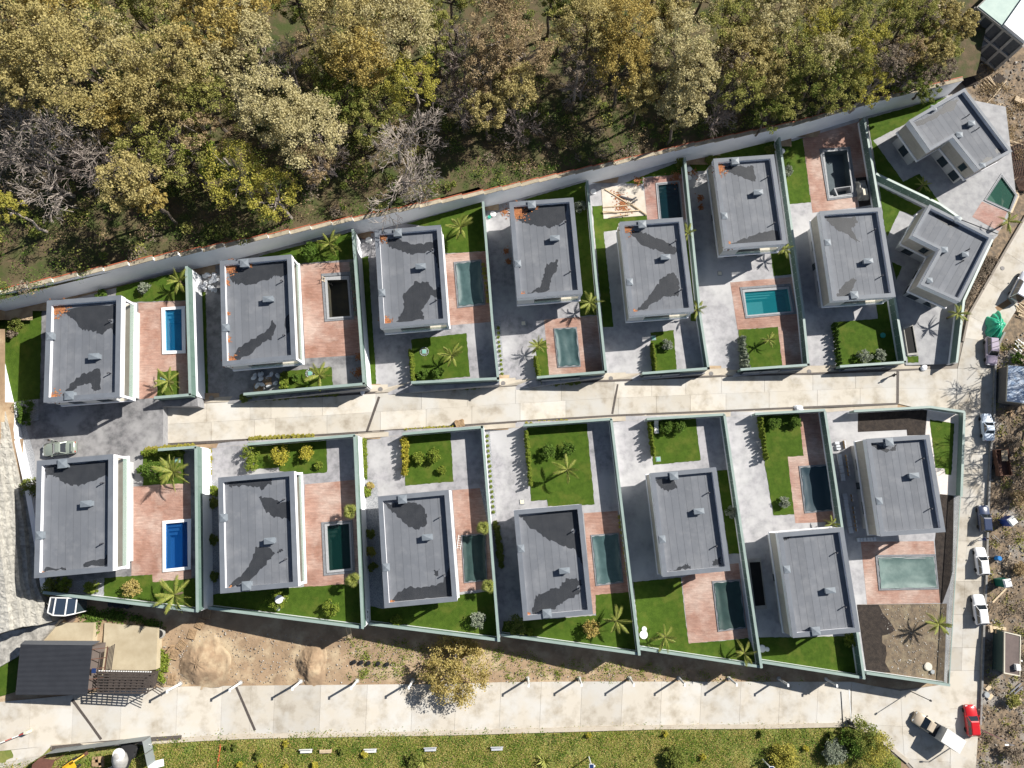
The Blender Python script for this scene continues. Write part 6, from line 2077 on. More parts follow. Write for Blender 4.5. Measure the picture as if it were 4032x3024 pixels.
def car(label, s, lot, heading, col, L=4.1, Wd=1.68, Hh=1.45, kind='hatch', z=None):
    p = pp(s)[0]
    zz = (zg(p) + .07) if z is None else z
    v = at(p, zz + .75)
    t = thing('parked_car', label, 'car', (v.x, v.y, zz), heading)
    k = L / 4.1
    hw = Wd / 2
    # body: stations from nose to tail (x, half width, shoulder, top)
    cab = {'hatch': (.70, -1.95), 'sedan': (.75, -1.05), 'estate': (.72, -2.0)}[kind]
    st = [(2.05, .62, .52, .55), (1.98, .86, .60, .66), (1.7, .96, .68, .78), (1.2, 1.0, .74, .87), (.75, 1.0, .80, .93), (-.2, 1.0, .84, .94), (-1.2, 1.0, .86, .95), (-1.75, .97, .85, .94), (-1.99, .88, .80, .88), (-2.05, .72, .62, .68)]
    secs = []
    for (x, w, sh, tp) in st:
        w = w * hw
        x *= k
        secs.append([(x, -w * .94, .24), (x, -w, .45), (x, -w * .99, sh), (x, -w * .82, tp), (x, 0, tp + .025), (x, w * .82, tp), (x, w * .99, sh), (x, w, .45), (x, w * .94, .24)])
    body = loft(MB(), secs).build('body', col, t, smooth=True, fixn=True)
    # greenhouse
    f, r = cab[0] * k, cab[1] * k
    fr, rr = f - .62 * k, (r + .28 * k if kind != 'sedan' else r + .55 * k)
    bz, rz = .9, Hh - .05
    b = [(f, -hw * .86), (f, hw * .86), (r, hw * .86), (r, -hw * .86)]
    u = [(fr, -hw * .68), (fr, hw * .68), (rr, hw * .68), (rr, -hw * .68)]
    MB().add([(x, y, bz) for x, y in b] + [(x, y, rz) for x, y in u], [(0, 1, 5, 4), (1, 2, 6, 5), (2, 3, 7, 6), (3, 0, 4, 7), (7, 6, 5, 4)][:5]).build('windows', m_cglass, t, fixn=True)
    # pillars and roof skin
    ro = MB()
    u2 = [(fr + .05, -hw * .70), (fr + .05, hw * .70), (rr - .05, hw * .70), (rr - .05, -hw * .70)]
    u3 = [(fr - .12, -hw * .58), (fr - .12, hw * .58), (rr + .12, hw * .58), (rr + .12, -hw * .58)]
    ro.frustum(u2, u3, rz, Hh + .015)
    ro.build('roof', col, t, smooth=False, fixn=True)
    for sy in (-1, 1):
        pm = MB()
        pm.bar((f, sy * hw * .865, bz), (fr, sy * hw * .69, rz), .06, .06)
        pm.bar((r, sy * hw * .865, bz), (rr, sy * hw * .69, rz), .09, .09)
        xm = (f + r) / 2
        pm.bar((xm, sy * hw * .868, bz), ((fr + rr) / 2, sy * hw * .70, rz), .05, .05)
        pm.build('pillar', col, t)
        MB().box(f - .12, f + .02, sy * hw * 1.0 - (.0 if sy > 0 else .16), sy * hw * 1.0 + (.16 if sy > 0 else 0), .88, 1.0).build('mirror', col, t)
        MB().box(1.86 * k, 2.0 * k, sy * hw * .62 - .15, sy * hw * .62 + .15, .56, .69).build('headlight', m_lamp, t)
        MB().box(-2.04 * k, -1.93 * k, sy * hw * .68 - .12, sy * hw * .68 + .12, .62, .84).build('tail_light', m_tail, t)
        for x in (1.25 * k, -1.28 * k):
            w = bpy.data.objects.new('wheel', WHEEL_ME)
            COL.objects.link(w)
            w.parent = t
            w.location = (x, sy * (hw - .08), .315)
            w.rotation_euler = (math.pi / 2, 0, 0)
            inst('rim', RIM_ME, w)
    MB().box(-.5 * k, 1.0 * k, -hw * .8, hw * .8, .18, .26).build('underbody', m_trim, t)
    return t


UPN = math.pi / 2
car('pale blue saloon car parked below the bright metal roofed hut', 'K1898,402', None, UPN - .02, paint('ice', (0.62, 0.70, 0.80)), 4.15, 1.66, 1.42, 'sedan')
car('dark blue estate car parked beside the blue toilet cabin', 'n3877,2042', None, UPN - .02, paint('navy', (0.035, 0.05, 0.10)), 3.9, 1.66, 1.5, 'estate')
car('white boxy estate car parked above the white hatchback', 'n3866,2210', None, UPN + .02, paint('white', (0.82, 0.82, 0.83)), 4.0, 1.62, 1.45, 'estate')
car('white rounded hatchback parked above the brown roofed hut', 'n3860,2401', None, UPN + .03, paint('white', (0.82, 0.82, 0.83)), 4.3, 1.76, 1.5, 'hatch')
car('red hatchback parked at the lower crossing', 'L1760,1300', None, UPN + .02, paint('red', (0.52, 0.012, 0.015)), 4.2, 1.72, 1.46, 'hatch')
pc = car('mauve estate car with dark roof straps near the green tarpaulin', 'n3906,1382', None, -UPN - .08, paint('mauve', (0.33, 0.28, 0.36)), 4.4, 1.7, 1.55, 'estate')
for x in (-.2, -1.0):
    MB().bar((x, -.62, 1.59), (x - .5, .62, 1.59), .09, .03).build('roof_strap', m_trim, pc)
gc = car('grey green saloon with open boot on the long drive', 'n231,1766', None, math.pi + .10, paint('sage', (0.30, 0.34, 0.29), .2), 4.3, 1.7, 1.42, 'sedan', z=LV['u1'])
MB().bar((-2.0, -.6, 1.2), (-2.0, .6, 1.2), .35, .04).build('boot_lid', paint('sage', (0.30, 0.34, 0.29)), gc)
mv = car('silver minibus cut by the right edge on the east street', 'n4022,1128', None, math.radians(58), paint('silver', (0.55, 0.56, 0.60), .4), 5.2, 1.95, 2.1, 'estate')

# pickup with a white box body
p = pp('L1425,1372')[0]
v = at(p, zg(p) + .8)
tr = thing('delivery_truck', 'beige pickup truck with long white box body at the crossing', 'truck', (v.x, v.y, zg(p) + .07), math.radians(146))
m_beige_p = paint('beige', (0.50, 0.42, 0.32))
secs = []
for (x, w, sh, tp) in [(3.1, .70, .6, .66), (3.0, .86, .75, .82), (2.5, .9, .9, 1.02), (1.9, .92, .98, 1.08), (.55, .92, 1.0, 1.1), (.5, .9, 1.0, 1.08)]:
    secs.append([(x, -w * .95, .35), (x, -w, .6), (x, -w, sh), (x, -w * .85, tp), (x, 0, tp + .02), (x, w * .85, tp), (x, w, sh), (x, w, .6), (x, w * .95, .35)])
loft(MB(), secs).build('body', m_beige_p, tr, smooth=True, fixn=True)
MB().frustum([(2.0, -.8), (2.0, .8), (.45, .8), (.45, -.8)], [(1.35, -.66), (1.35, .66), (.55, .66), (.55, -.66)], 1.05, 1.72).build('windows', m_cglass, tr, fixn=True)
MB().frustum([(1.38, -.68), (1.38, .68), (.5, .68), (.5, -.68)], [(1.2, -.6), (1.2, .6), (.55, .6), (.55, -.6)], 1.72, 1.8).build('roof', m_beige_p, tr)
MB().box(-3.2, .35, -.93, .93, .5, .78).build('load_bed', m_trim, tr)
MB().prism([(-3.3, -1.0), (-.35, -1.0), (-.35, 1.0), (-3.3, 1.0)], .78, 2.75).build('box_body', mat('truck_box', (0.74, 0.73, 0.71), .6, (0.66, 0.64, 0.6), 1.2), tr)
MB().box(-.33, .3, -.95, .95, .78, 1.2).build('open_bed', m_trim, tr)
for sy in (-1, 1):
    MB().box(2.95, 3.09, sy * .58 - .13, sy * .58 + .13, .62, .78).build('headlight', m_lamp, tr)
    MB().box(1.75, 1.87, sy * .98 - .09, sy * .98 + .09, 1.05, 1.2).build('mirror', m_trim, tr)
    for x in (2.1, -2.0):
        w = bpy.data.objects.new('wheel', WHEEL_ME)
        COL.objects.link(w)
        w.parent = tr
        w.location = (x, sy * .84, .34)
        w.rotation_euler = (math.pi / 2, 0, 0)
        inst('rim', RIM_ME, w)

# ------------------------------------------------------------------ people
def person(label, s, z, heading, top, legs, skin=(0.35, 0.21, 0.15), hair=(0.03, 0.022, 0.018), lean=0.0, stride=.22, arm=.25):
    p = pp(s)[0]
    v = at(p, z + .9)
    t = thing('person', label, 'person', (v.x, v.y, z), heading)
    J = dict(pel=(0, 0, .92), ch=(lean * .5, 0, 1.22), nk=(lean * .85, 0, 1.45), hd0=(lean * .95 + .02, 0, 1.55), hd1=(lean * 1.05 + .03, 0, 1.7),
             sl=(lean * .7, .17, 1.40), sr=(lean * .7, -.17, 1.40), el=(lean * .7 + arm * .5, .25, 1.13), er=(lean * .7 - arm * .3, -.25, 1.12), wl=(lean * .7 + arm, .22, .92), wr=(lean * .7 - arm * .1, -.25, .87),
             hl=(0, .09, .88), hr=(0, -.09, .88), kl=(stride * .55, .10, .48), kr=(-stride * .3, -.10, .48), al=(stride, .10, .07), ar=(-stride, -.10, .09), fl=(stride + .17, .11, .03), frr=(-stride + .17, -.11, .03))
    names = list(J)
    ed = [('pel', 'ch'), ('ch', 'nk'), ('nk', 'hd0'), ('hd0', 'hd1'), ('ch', 'sl'), ('ch', 'sr'), ('sl', 'el'), ('el', 'wl'), ('sr', 'er'), ('er', 'wr'), ('pel', 'hl'), ('pel', 'hr'), ('hl', 'kl'), ('kl', 'al'), ('al', 'fl'), ('hr', 'kr'), ('kr', 'ar'), ('ar', 'frr')]
    rad = dict(pel=.15, ch=.16, nk=.065, hd0=.10, hd1=.09, sl=.075, sr=.075, el=.05, er=.05, wl=.04, wr=.04, hl=.1, hr=.1, kl=.065, kr=.065, al=.05, ar=.05, fl=.04, frr=.04)
    me = bpy.data.meshes.new('body')
    me.from_pydata([J[n] for n in names], [(names.index(a), names.index(b)) for a, b in ed], [])
    o = bpy.data.objects.new('body', me)
    COL.objects.link(o)
    o.parent = t
    m = o.modifiers.new('skin', 'SKIN')
    for i, n in enumerate(names):
        sv = me.skin_vertices[0].data[i]
        sv.radius = (rad[n], rad[n])
        sv.use_root = (n == 'pel')
    o.modifiers.new('sub', 'SUBSURF').render_levels = 2
    cm = bpy.data.materials.new('clothes')
    cm.use_nodes = True
    nt = cm.node_tree
    b = nt.nodes['Principled BSDF']
    b.inputs['Roughness'].default_value = .85
    tc = nt.nodes.new('ShaderNodeTexCoord')
    sep = nt.nodes.new('ShaderNodeSeparateXYZ')
    nt.links.new(tc.outputs['Object'], sep.inputs[0])
    cr = nt.nodes.new('ShaderNodeValToRGB')
    cr.color_ramp.interpolation = 'CONSTANT'
    el = cr.color_ramp.elements
    el[0].color = (.03, .03, .03, 1)
    el[1].position = .06
    el[1].color = (*legs, 1)
    for pos, c in ((.52, top), (.81, skin)):
        e = el.new(pos)
        e.color = (*c, 1)
    mr = nt.nodes.new('ShaderNodeMapRange')
    mr.inputs['From Max'].default_value = 1.8
    nt.links.new(sep.outputs['Z'], mr.inputs['Value'])
    nt.links.new(mr.outputs[0], cr.inputs[0])
    nt.links.new(cr.outputs[0], b.inputs['Base Color'])
    me.materials.append(cm)
    h = MB()
    hx = lean * 1.05 + .02
    h.lathe((hx, 0), [(.03, 1.82), (.085, 1.79), (.115, 1.72), (.118, 1.66), (.10, 1.6)], 12)
    h.build('hair', mat('hair_dark', hair, .7), t, smooth=True, fixn=True)
    return t


person('person in dark clothes walking on the middle street', 'F1072,1278', zg(pp('F1072,1278')[0]) + .07, .1, (0.03, 0.03, 0.035), (0.20, 0.15, 0.12))
person('person in dark blue leaning at the low wall beside the white estate', 'n3869,2124', zg((3869, 2124)) + .07, .5, (0.03, 0.04, 0.12), (0.55, 0.6, 0.7), lean=.3)
person('person in grey standing by the saloon with open boot', 'n206,1734', LV['u1'], -1.2, (0.28, 0.28, 0.27), (0.18, 0.19, 0.18), stride=.08)

# ------------------------------------------------------------------ huts, cabins and sheds
m_corr_b = mat('bright_sheet_roof', (0.62, 0.68, 0.76), .3, (0.30, 0.40, 0.55), 1.4, 6, (.42, .6), metal=.45)
m_corr_d = mat('dark_sheet_roof', (0.062, 0.067, 0.08), .5, (0.052, 0.056, 0.068), 1.0, metal=.2)
m_wood = mat('wood', (0.42, 0.29, 0.17), .85, (0.30, 0.20, 0.115), 3.0, 6, obj_var=.18)
m_wood_p = mat('pale_timber', (0.60, 0.48, 0.33), .85, (0.46, 0.36, 0.24), 3.0, 6, obj_var=.15)
m_wood_d = mat('dark_timber', (0.075, 0.06, 0.052), .75, (0.05, 0.04, 0.035), 3.0)
m_conc = mat('raw_concrete', (0.40, 0.385, 0.36), .9, (0.31, 0.295, 0.27), 1.0, 8, bump=.2)
m_block = mat('block_infill', (0.115, 0.12, 0.13), .95, (0.085, 0.09, 0.098), 2.5, 8, bump=.4)
m_cream = mat('cream_sheet', (0.62, 0.58, 0.47), .7)
m_brownroof = mat('brown_felt', (0.16, 0.125, 0.115), .9, (0.12, 0.095, 0.088), .9, 7)
m_rust = mat('rusty_steel', (0.15, 0.07, 0.045), .8, (0.09, 0.045, 0.03), 2.0)
m_white_pl = mat('white_plastic', (0.80, 0.80, 0.79), .45)


def corrugated(a, b, c, d, n, amp=.03, per=4):
    """Corrugated sheet over the quad a b c d; the ridges run from a-d to b-c."""
    vs, fs = [], []
    m = n * per
    for i in range(m + 1):
        t = i / m
        p, q = a.lerp(d, t), b.lerp(c, t)
        dz = Vector((0, 0, amp * math.sin(2 * math.pi * i / per)))
        vs += [p + dz, q + dz]
    for i in range(m):
        fs.append((2 * i, 2 * i + 1, 2 * i + 3, 2 * i + 2))
    mb = MB().add(vs, fs)
    nrm = (Vector(vs[1]) - Vector(vs[0])).cross(Vector(vs[2]) - Vector(vs[0]))
    if nrm.z < 0:
        mb.f = [f[::-1] for f in mb.f]
    return mb


def shift(poly, c):
    return [(v.x - c.x, v.y - c.y) for v in poly]


# hut with bright sheet roof
rp = pp('n3969,1438 n4056,1446 n4048,1592 n3963,1580')
hz = -1.2
R = [at(q, hz + 2.6) for q in rp]
c = sum(R, Vector()) / 4
t = thing('site_hut', 'site hut with bright corrugated metal roof by the east street', 'hut', (c.x, c.y, hz))
P = shift(R, c)
MB().prism([(x * .96, y * .97) for x, y in P], 0, 2.45).build('wall', mat('hut_dark_wall', (0.14, 0.13, 0.12), .9), t)
MB().ring([(x, y) for x, y in P], [(x * .9, y * .93) for x, y in P], 2.42, 2.62).build('roof_edge', m_cream, t, fixn=True)
V = [Vector((x * .99, y * .99, 2.66 + (.22 if i in (1, 2) else 0))) for i, (x, y) in enumerate(P)]
corrugated(V[0], V[1], V[2], V[3], 26, .03).build('roof', m_corr_b, t)
MB().box(P[0][0] - .02, P[0][0] + .06, P[3][1] + 1.2, P[3][1] + 1.75, 1.0, 1.5).build('window', m_cream, t)
MB().box(P[0][0] - .03, P[0][0] + .06, P[3][1] + 2.6, P[3][1] + 3.5, 0.05, 2.1).build('door', mat('hut_door', (0.16, 0.19, 0.19), .7), t)

rp = pp('n3953,2486 n4018,2501 n4015,2663 n3951,2651')
hz = zg((3950, 2570))
R = [at(q, hz + 2.5) for q in rp]
c = sum(R, Vector()) / 4
t = thing('site_hut', 'flat brown roofed hut with cream edge below the white hatchback', 'hut', (c.x, c.y, hz))
P = shift(R, c)
MB().prism([(x * .95, y * .97) for x, y in P], 0, 2.42).build('wall', mat('hut_teal_wall', (0.05, 0.085, 0.075), .8), t)
MB().ring(P, [(x * .9, y * .95) for x, y in P], 2.38, 2.62).build('roof_edge', m_cream, t, fixn=True)
MB().prism([(x * .92, y * .96) for x, y in P], 2.42, 2.55).build('roof', m_brownroof, t)
wn_ = MB().box(P[0][0] - .05, P[0][0] + .08, P[3][1] + .5, P[3][1] + 1.7, .9, 2.0).build('window', m_white_pl, t)
MB().box(P[0][0] - .06, P[0][0], P[3][1] + .6, P[3][1] + 1.6, 1.0, 1.9).build('pane', m_glass, wn_)
ac = MB().box(.05, .65, P[3][1] + .5, P[3][1] + 1.3, 2.56, 3.1).build('roof_unit', m_white_pl, t)
MB().disc((P[1][0] - .3, P[3][1] + 1.7), .12, 2.55, 2.62, 10).build('roof_vent', m_white_pl, t)

# toilet cabins
def cabin(label, s, colr, name):
    p = pp(s)[0]
    hz = zg(p)
    v = at(p, hz + 2.3)
    t = thing('toilet_cabin', label, 'toilet cabin', (v.x, v.y, hz), random.uniform(-.1, .2) if name == 'g' else .6)
    MB().box(-.55, .55, -.55, .55, .05, 2.1).build('wall', colr, t)
    MB().frustum([(-.6, -.6), (.6, -.6), (.6, .6), (-.6, .6)], [(-.45, -.45), (.45, -.45), (.45, .45), (-.45, .45)], 2.1, 2.32).build('roof', m_white_pl, t)
    d = MB().box(-.38, .38, -.58, -.55, .15, 2.0).build('door', colr, t)
    MB().box(.25, .31, -.61, -.58, 1.0, 1.12).build('handle', m_trim, d)
    MB().box(-.6, .6, -.6, .6, 0, .06).build('base', m_trim, t)
    MB().disc((.35, .35), .06, 2.1, 2.55, 8).build('vent_pipe', m_trim, t)


cabin('blue toilet cabin with white roof on the rubble ground', 'n3990,2052', mat('blue_plastic', (0.02, 0.07, 0.32), .45), 'b')
cabin('green toilet cabin with white roof on the rubble ground', 'n3971,2297', mat('green_plastic', (0.01, 0.12, 0.085), .45), 'g')

# long dark sheet-roofed shed at the lower left, with its slatted pergola
sz = 11.6
R = W('M178,582 M805,590 M742,1030 M113,1030', sz + 3.2)
c = sum(R, Vector()) / 4
t = thing('shed', 'large dark corrugated roof shed at the lower left', 'shed', (c.x, c.y, sz))
L_ = [v - Vector((c.x, c.y, sz)) for v in R]
L_[2].z = L_[3].z = 2.75
corrugated(L_[0], L_[1], L_[2], L_[3], 40, .035).build('roof', m_corr_d, t)
nb_ = [v - Vector((c.x, c.y, sz)) for v in W('M215,548 M880,552', sz + 2.6)]
MB().add([L_[0] + Vector((0, 0, .02)), L_[1] + Vector((0, 0, .02)), nb_[1], nb_[0]], [(0, 1, 2, 3)]).build('rear_slope', mat('dark_sheet_flat', (0.10, 0.105, 0.115), .5), t, fixn=True)
ins = [(v.x * .95, v.y * .9) for v in L_]
MB().prism(ins, -.2, 2.6).build('wall', mat('shed_wall', (0.13, 0.105, 0.095), .9), t)
for i in range(5):
    y = lerp(L_[1].y, L_[2].y, (i + .5) / 5)
    x = lerp(L_[1].x, L_[2].x, (i + .5) / 5)
    MB().bar((x - .2, y, 2.7), (x + 1.5, y + .15, 2.3), .08, .08).build('porch_beam', m_rust, t)
MB().bar((L_[1].x + 1.4, L_[1].y - .3, 2.3), (L_[2].x + 1.5, L_[2].y + 2.0, 2.3), .1, .1).build('porch_beam', m_rust, t)
for k in range(5):
    f = k / 5
    MB().bar((L_[1].x + 1.3 + .35 * k * .5, L_[1].y - .5 + .1 * k, 1.9), (L_[1].x + 1.1 + .35 * k * .5, L_[1].y - 4.1, 1.9), .1, .05).build('porch_slat', m_wood_d, t)
MB().bar((L_[1].x + .1, L_[1].y - 3.0, 3.0), (L_[1].x + .6, L_[1].y - 3.0, 3.0), .55, .06).build('solar_lamp', mat('solar_cell', (0.02, 0.04, 0.12), .2), t)

R = W('M850,832 M1318,842 M1285,1006 M845,1002', sz + 2.5)
c = sum(R, Vector()) / 4
t = thing('pergola', 'dark slatted pergola beside the corrugated shed', 'pergola', (c.x, c.y, sz))
q = [v - Vector((c.x, c.y, sz)) for v in R]
for i in range(8):
    f = i / 7
    a, b = q[0].lerp(q[3], f), q[1].lerp(q[2], f)
    MB().bar(a, b, .16, .07).build('slat', m_wood_d, t)
for i in range(10):
    f = i / 9
    a, b = q[0].lerp(q[1], f), q[3].lerp(q[2], f)
    MB().bar(a - Vector((0, 0, .09)), b - Vector((0, 0, .09)), .07, .1).build('rafter', m_wood_d, t)
for k in range(4):
    MB().bar((q[k].x * .97, q[k].y * .92, 0), (q[k].x * .97, q[k].y * .92, 2.4), .12, .12).build('post', m_wood_d, t)
for k in range(5):
    a = q[1].lerp(q[2], .2 + .15 * k)
    MB().bar(a + Vector((.1 * k, 0, 0)), a + Vector((1.5, -.9, -.5)), .09, .05).build('end_slat', m_wood_d, t)
MB().prism([(v.x * .9, v.y * .85) for v in q], -.1, .9).build('dark_counter', m_wood_d, t)
for k in range(22):
    f = (k + .5) / 22
    a = q[0].lerp(q[1], f)
    MB().box(a.x - .08, a.x + .08, a.y + .2, a.y + .3, 2.35, 2.45).build('light_bulb', m_white_pl, t)

# glazed kiosk with white frame
kz = zg((245, 2390)) + .4
lo_ = W('n188,2412 n296,2416 n304,2354 n200,2352', kz + 2.4)
c = sum(lo_, Vector()) / 4
t = thing('glazed_kiosk', 'small kiosk with white frame and dark glass roof panels', 'kiosk', (c.x, c.y, kz))
q = [v - Vector((c.x, c.y, kz)) for v in lo_]
u_ = [q[0].lerp(q[1], f) for f in (0, .25, .68, 1)]
d_ = [q[3].lerp(q[2], f) for f in (0, .25, .68, 1)]
for k, off in enumerate((0, .25, .25, 0)):
    u_[k] = u_[k] + Vector((0, -.25 if off else 0, off))
    d_[k] = d_[k] + Vector((0, 0, off))
for k in range(3):
    MB().add([u_[k], u_[k + 1], d_[k + 1], d_[k]], [(0, 1, 2, 3)]).build('roof_pane', mat('kiosk_glass', (0.03, 0.045, 0.07), .12, spec=.9), t)
for a, b in [(u_[k], u_[k + 1]) for k in range(3)] + [(d_[k], d_[k + 1]) for k in range(3)] + [(u_[k], d_[k]) for k in range(4)]:
    MB().bar(a + Vector((0, 0, .03)), b + Vector((0, 0, .03)), .13, .08).build('frame_bar', m_white_pl, t)
for v in (u_[0], u_[3], d_[0], d_[3]):
    MB().bar((v.x, v.y, 0), (v.x, v.y, v.z), .09, .09).build('post', m_white_pl, t)
MB().prism([(v.x * .96, v.y * .94) for v in q], 0, 1.9).build('glazing', m_glass, t)

struct('lawn', MB().sheet([(v.x, v.y) for v in [at(q, 11.98) for q in pp('n-60,2640 n78,2560 n60,2725 n-60,2760')]], 11.98), m_lawn)
# concrete pads by the shed
for lab, s in (('cream concrete pad north of the dark shed', 'M340,560 M525,395 M818,395 M802,600'), ('larger cream concrete pad between shed and soil mound', 'M910,395 M1372,442 M1360,800 M885,860')):
    zc = max(zg(q) for q in pp(s)) + .1
    R = [at(q, zc) for q in pp(s)]
    struct('concrete_pad', MB().prism([(v.x, v.y) for v in R], R[0].z - 2.5, R[0].z), mat('cream_pad', (0.60, 0.52, 0.37), .9, (0.48, 0.40, 0.27), .5, 8))

# ------------------------------------------------------------------ unfinished building at the upper right
bz = -0.8
HB = 6.8
R = [at(q, bz + HB) for q in pp('n3845,28 n4030,175 n4200,20 n4010,-130')]
c = sum(R, Vector()) / 4
t = thing('unfinished_building', 'unfinished concrete frame building with block infill by the wood', 'building', (c.x, c.y, bz))
P = shift(R, c)
a, b = Vector(P[0]), Vector(P[1])
u = (b - a).normalized()
L = (b - a).length
inn = Vector((-u.y, u.x))
if inn.dot(-a) < 0:
    inn = -inn
core = [tuple(Vector(P[0]) + inn * .35), tuple(Vector(P[1]) + inn * .35), P[2], P[3]]
MB().prism(core, -.2, HB - .35).build('block_wall', m_block, t)
MB().prism(P, HB - .35, HB).build('roof_slab', m_conc, t)
MB().prism([tuple(Vector(P[0]) * .97 + u * L * .52), tuple(Vector(P[1]) * .985), tuple(Vector(P[2]) * .99), tuple(Vector(P[3]) * .99 + u * L * .35)], HB, HB + .5).build('white_roof', mat('white_membrane', (0.80, 0.81, 0.83), .7), t)
MB().prism([tuple(Vector(P[0]) * .96), tuple(Vector(P[0]) * .96 + u * L * .5), tuple(Vector(P[3]) * .98 + u * L * .33), tuple(Vector(P[3]) * .98)], HB, HB + .12).build('mint_roof', mat('mint_membrane', (0.42, 0.52, 0.47), .7, (.36, .46, .42), .8), t)
nb2 = 5
for i in range(nb2 + 1):
    p = a + u * (L * i / nb2)
    MB().prism([tuple(p - u * .2), tuple(p + u * .2), tuple(p + u * .2 + inn * .3), tuple(p - u * .2 + inn * .3)], 0, HB - .35).build('column', m_conc, t)
for z in (3.2, 0.0):
    MB().prism([tuple(a - inn * .02), tuple(b - inn * .02), tuple(b + inn * .3), tuple(a + inn * .3)], z, z + .4).build('beam', m_conc, t)
for i in range(nb2):
    for z in (1.0, 4.4):
        if (i + (z > 2)) % 2:
            continue
        p = a + u * (L * (i + .35) / nb2) + inn * .33
        MB().prism([tuple(p), tuple(p + u * 1.3), tuple(p + u * 1.3 + inn * .06), tuple(p + inn * .06)], z, z + 1.3).build('opening_shade', m_deck, t)  # dark panels on the solid wall paint the shade inside openings
# lower storey wing in front
R2 = [at(q, bz + 3.0) for q in pp('n3768,105 n3810,75 n3905,165 n3800,220')]
P2 = shift(R2, c)
MB().prism(P2, -.2, 2.7).build('wing_wall', m_block, t)
MB().prism([(x * 1.0, y) for x, y in P2], 2.7, 3.0).build('wing_roof', m_conc, t)
m_w2 = [at(q, bz + .9) for q in pp('n3690,170 n3775,100 n3810,135 n3735,215')]
MB().prism(shift(m_w2, c), -.3, .9).build('plinth', mat('plinth_brown', (0.24, 0.21, 0.18), .9), t)

# formwork and trenches on the building site
fp = [at(q, -.9) for q in pp('E2010,650 E2240,560 E2240,1010 E2160,1000')]
c = sum(fp, Vector()) / 4
t = thing('rebar_grid', 'dark steel rebar grid in the pit beside the wedge shaped pool', 'rebar grid', (c.x, c.y, -.9))
q = [v - c for v in fp]
MB().sheet([(v.x, v.y) for v in q], .02).build('pit_floor', m_soil, t)
for k in range(11):
    f = k / 10
    MB().bar(q[0].lerp(q[3], f) + Vector((0, 0, .3)), q[1].lerp(q[2], f) + Vector((0, 0, .3)), .05, .05).build('bar', m_rust, t)
    MB().bar(q[0].lerp(q[1], f) + Vector((0, 0, .36)), q[3].lerp(q[2], f) + Vector((0, 0, .36)), .05, .05).build('bar', m_rust, t)
dk = [at(q_, zg(q_) - .02) for q_ in pp('n3870,340 n3930,285 n3960,312 n3895,385')]
struct('trench', MB().sheet([(v.x, v.y) for v in dk], dk[0].z), m_soil)
dk = [at(q_, zg(q_) - .02) for q_ in pp('n3700,235 n3760,215 n3850,330 n3800,345')]
struct('trench', MB().sheet([(v.x, v.y) for v in dk], dk[0].z), m_soil)


def planks(label, items, name='timber_pile', cat='timber', material=None, w=.14, h=.08, zz=None, lift=.08):
    pts = [pp(i) for i in items]
    c0 = pts[0][0]
    base = zg(c0) if zz is None else zz
    c = at(c0, base)
    t = thing(name, label, cat, (c.x, c.y, base))
    for k, (a, b) in enumerate(pts):
        A, B = at(a, base + lift + (k % 3) * h), at(b, base + lift + (k % 3) * h)
        MB().bar(A - c, B - c, w, h).build('plank', material or m_wood_p, t)
    return t


planks('pale planks lying in a fan behind the angled house', ['E1885,250 E2050,330', 'E1895,262 E2060,318', 'E1910,280 E2055,345', 'E1880,295 E2040,335', 'E1935,262 E2030,240', 'E2000,235 E2012,280', 'E1900,268 E1990,322'])
planks('long timber beam laid across the trench by the building site', ['E1840,280 E1940,185', 'E1945,180 E2060,40'])
planks('bundle of light boards stacked beside the trench', ['n3872,322 n3900,350', 'n3880,312 n3912,346', 'n3888,304 n3922,340', 'n3862,332 n3880,352', 'n3895,300 n3915,330'])
planks('timber props around the wedge shaped pool', ['E2065,575 E2165,660', 'E2085,560 E2212,600', 'E2100,920 E2160,880', 'E2150,1000 E2212,975', 'E2020,760 E2090,740'])
planks('pale timber edging along the wedge shaped pool', ['E1960,770 E2165,1035', 'E2165,1040 E2100,1190'], w=.25, h=.12)
planks('planks thrown on the pale slab of the fifth upper garden', ['D180,540 D540,760', 'D165,748 D480,726', 'D230,782 D400,757', 'D165,700 D400,680', 'D380,650 D545,765', 'D160,735 D300,742', 'D330,765 D345,785'], zz=LV['u5'] + .05)
planks('long silver pipe and black tube on the pale slab', ['D310,602 D420,632', 'D420,632 D455,612', 'D420,655 D465,632'], 'pipe_pile', 'pipes', m_pipe, .22, .12, LV['u5'] + .1)
planks('sticks and offcuts heaped by the green tarpaulin', ['n4000,1210 n4015,1240', 'n4012,1195 n4036,1215', 'n4005,1225 n4036,1235', 'n4008,1205 n4022,1245', 'n3998,1200 n4030,1228', 'n4010,1240 n4036,1250', 'n4014,1190 n4040,1200'])
planks('long pole lying across the rubble by the green cabin', ['n3908,2372 n3962,2316'], w=.22, h=.14)
planks('loose boards beside the blue cabin', ['n3936,2040 n3956,2018', 'n3952,2042 n3974,2024', 'n3940,2052 n3950,2030'])
planks('grey metal frame lying by the low wall', ['n3906,2112 n3932,2134', 'n3912,2106 n3936,2128'], 'metal_frame', 'frame', m_rim, .06, .06)
planks('stack of boards above the blue barrel', ['n3948,2220 n3966,2196', 'n3953,2226 n3972,2190', 'n3958,2228 n3980,2176'])
planks('broken timber by the grey drum', ['n3884,2716 n3900,2700', 'n3892,2752 n3908,2735', 'n4000,2780 n4020,2752', 'n3988,2790 n4008,2766'], w=.5)
planks('weathered sleepers in front of the brown roofed hut', ['n3908,2470 n3960,2476', 'n3900,2462 n3904,2490', 'n3920,2488 n3962,2496'], w=.4, h=.25)
planks('white roof truss planks at the top edge in the wood', ['n3662,5 n3722,48', 'n3676,0 n3735,42', 'n3690,-6 n3700,38'], zz=5.0, w=.4)
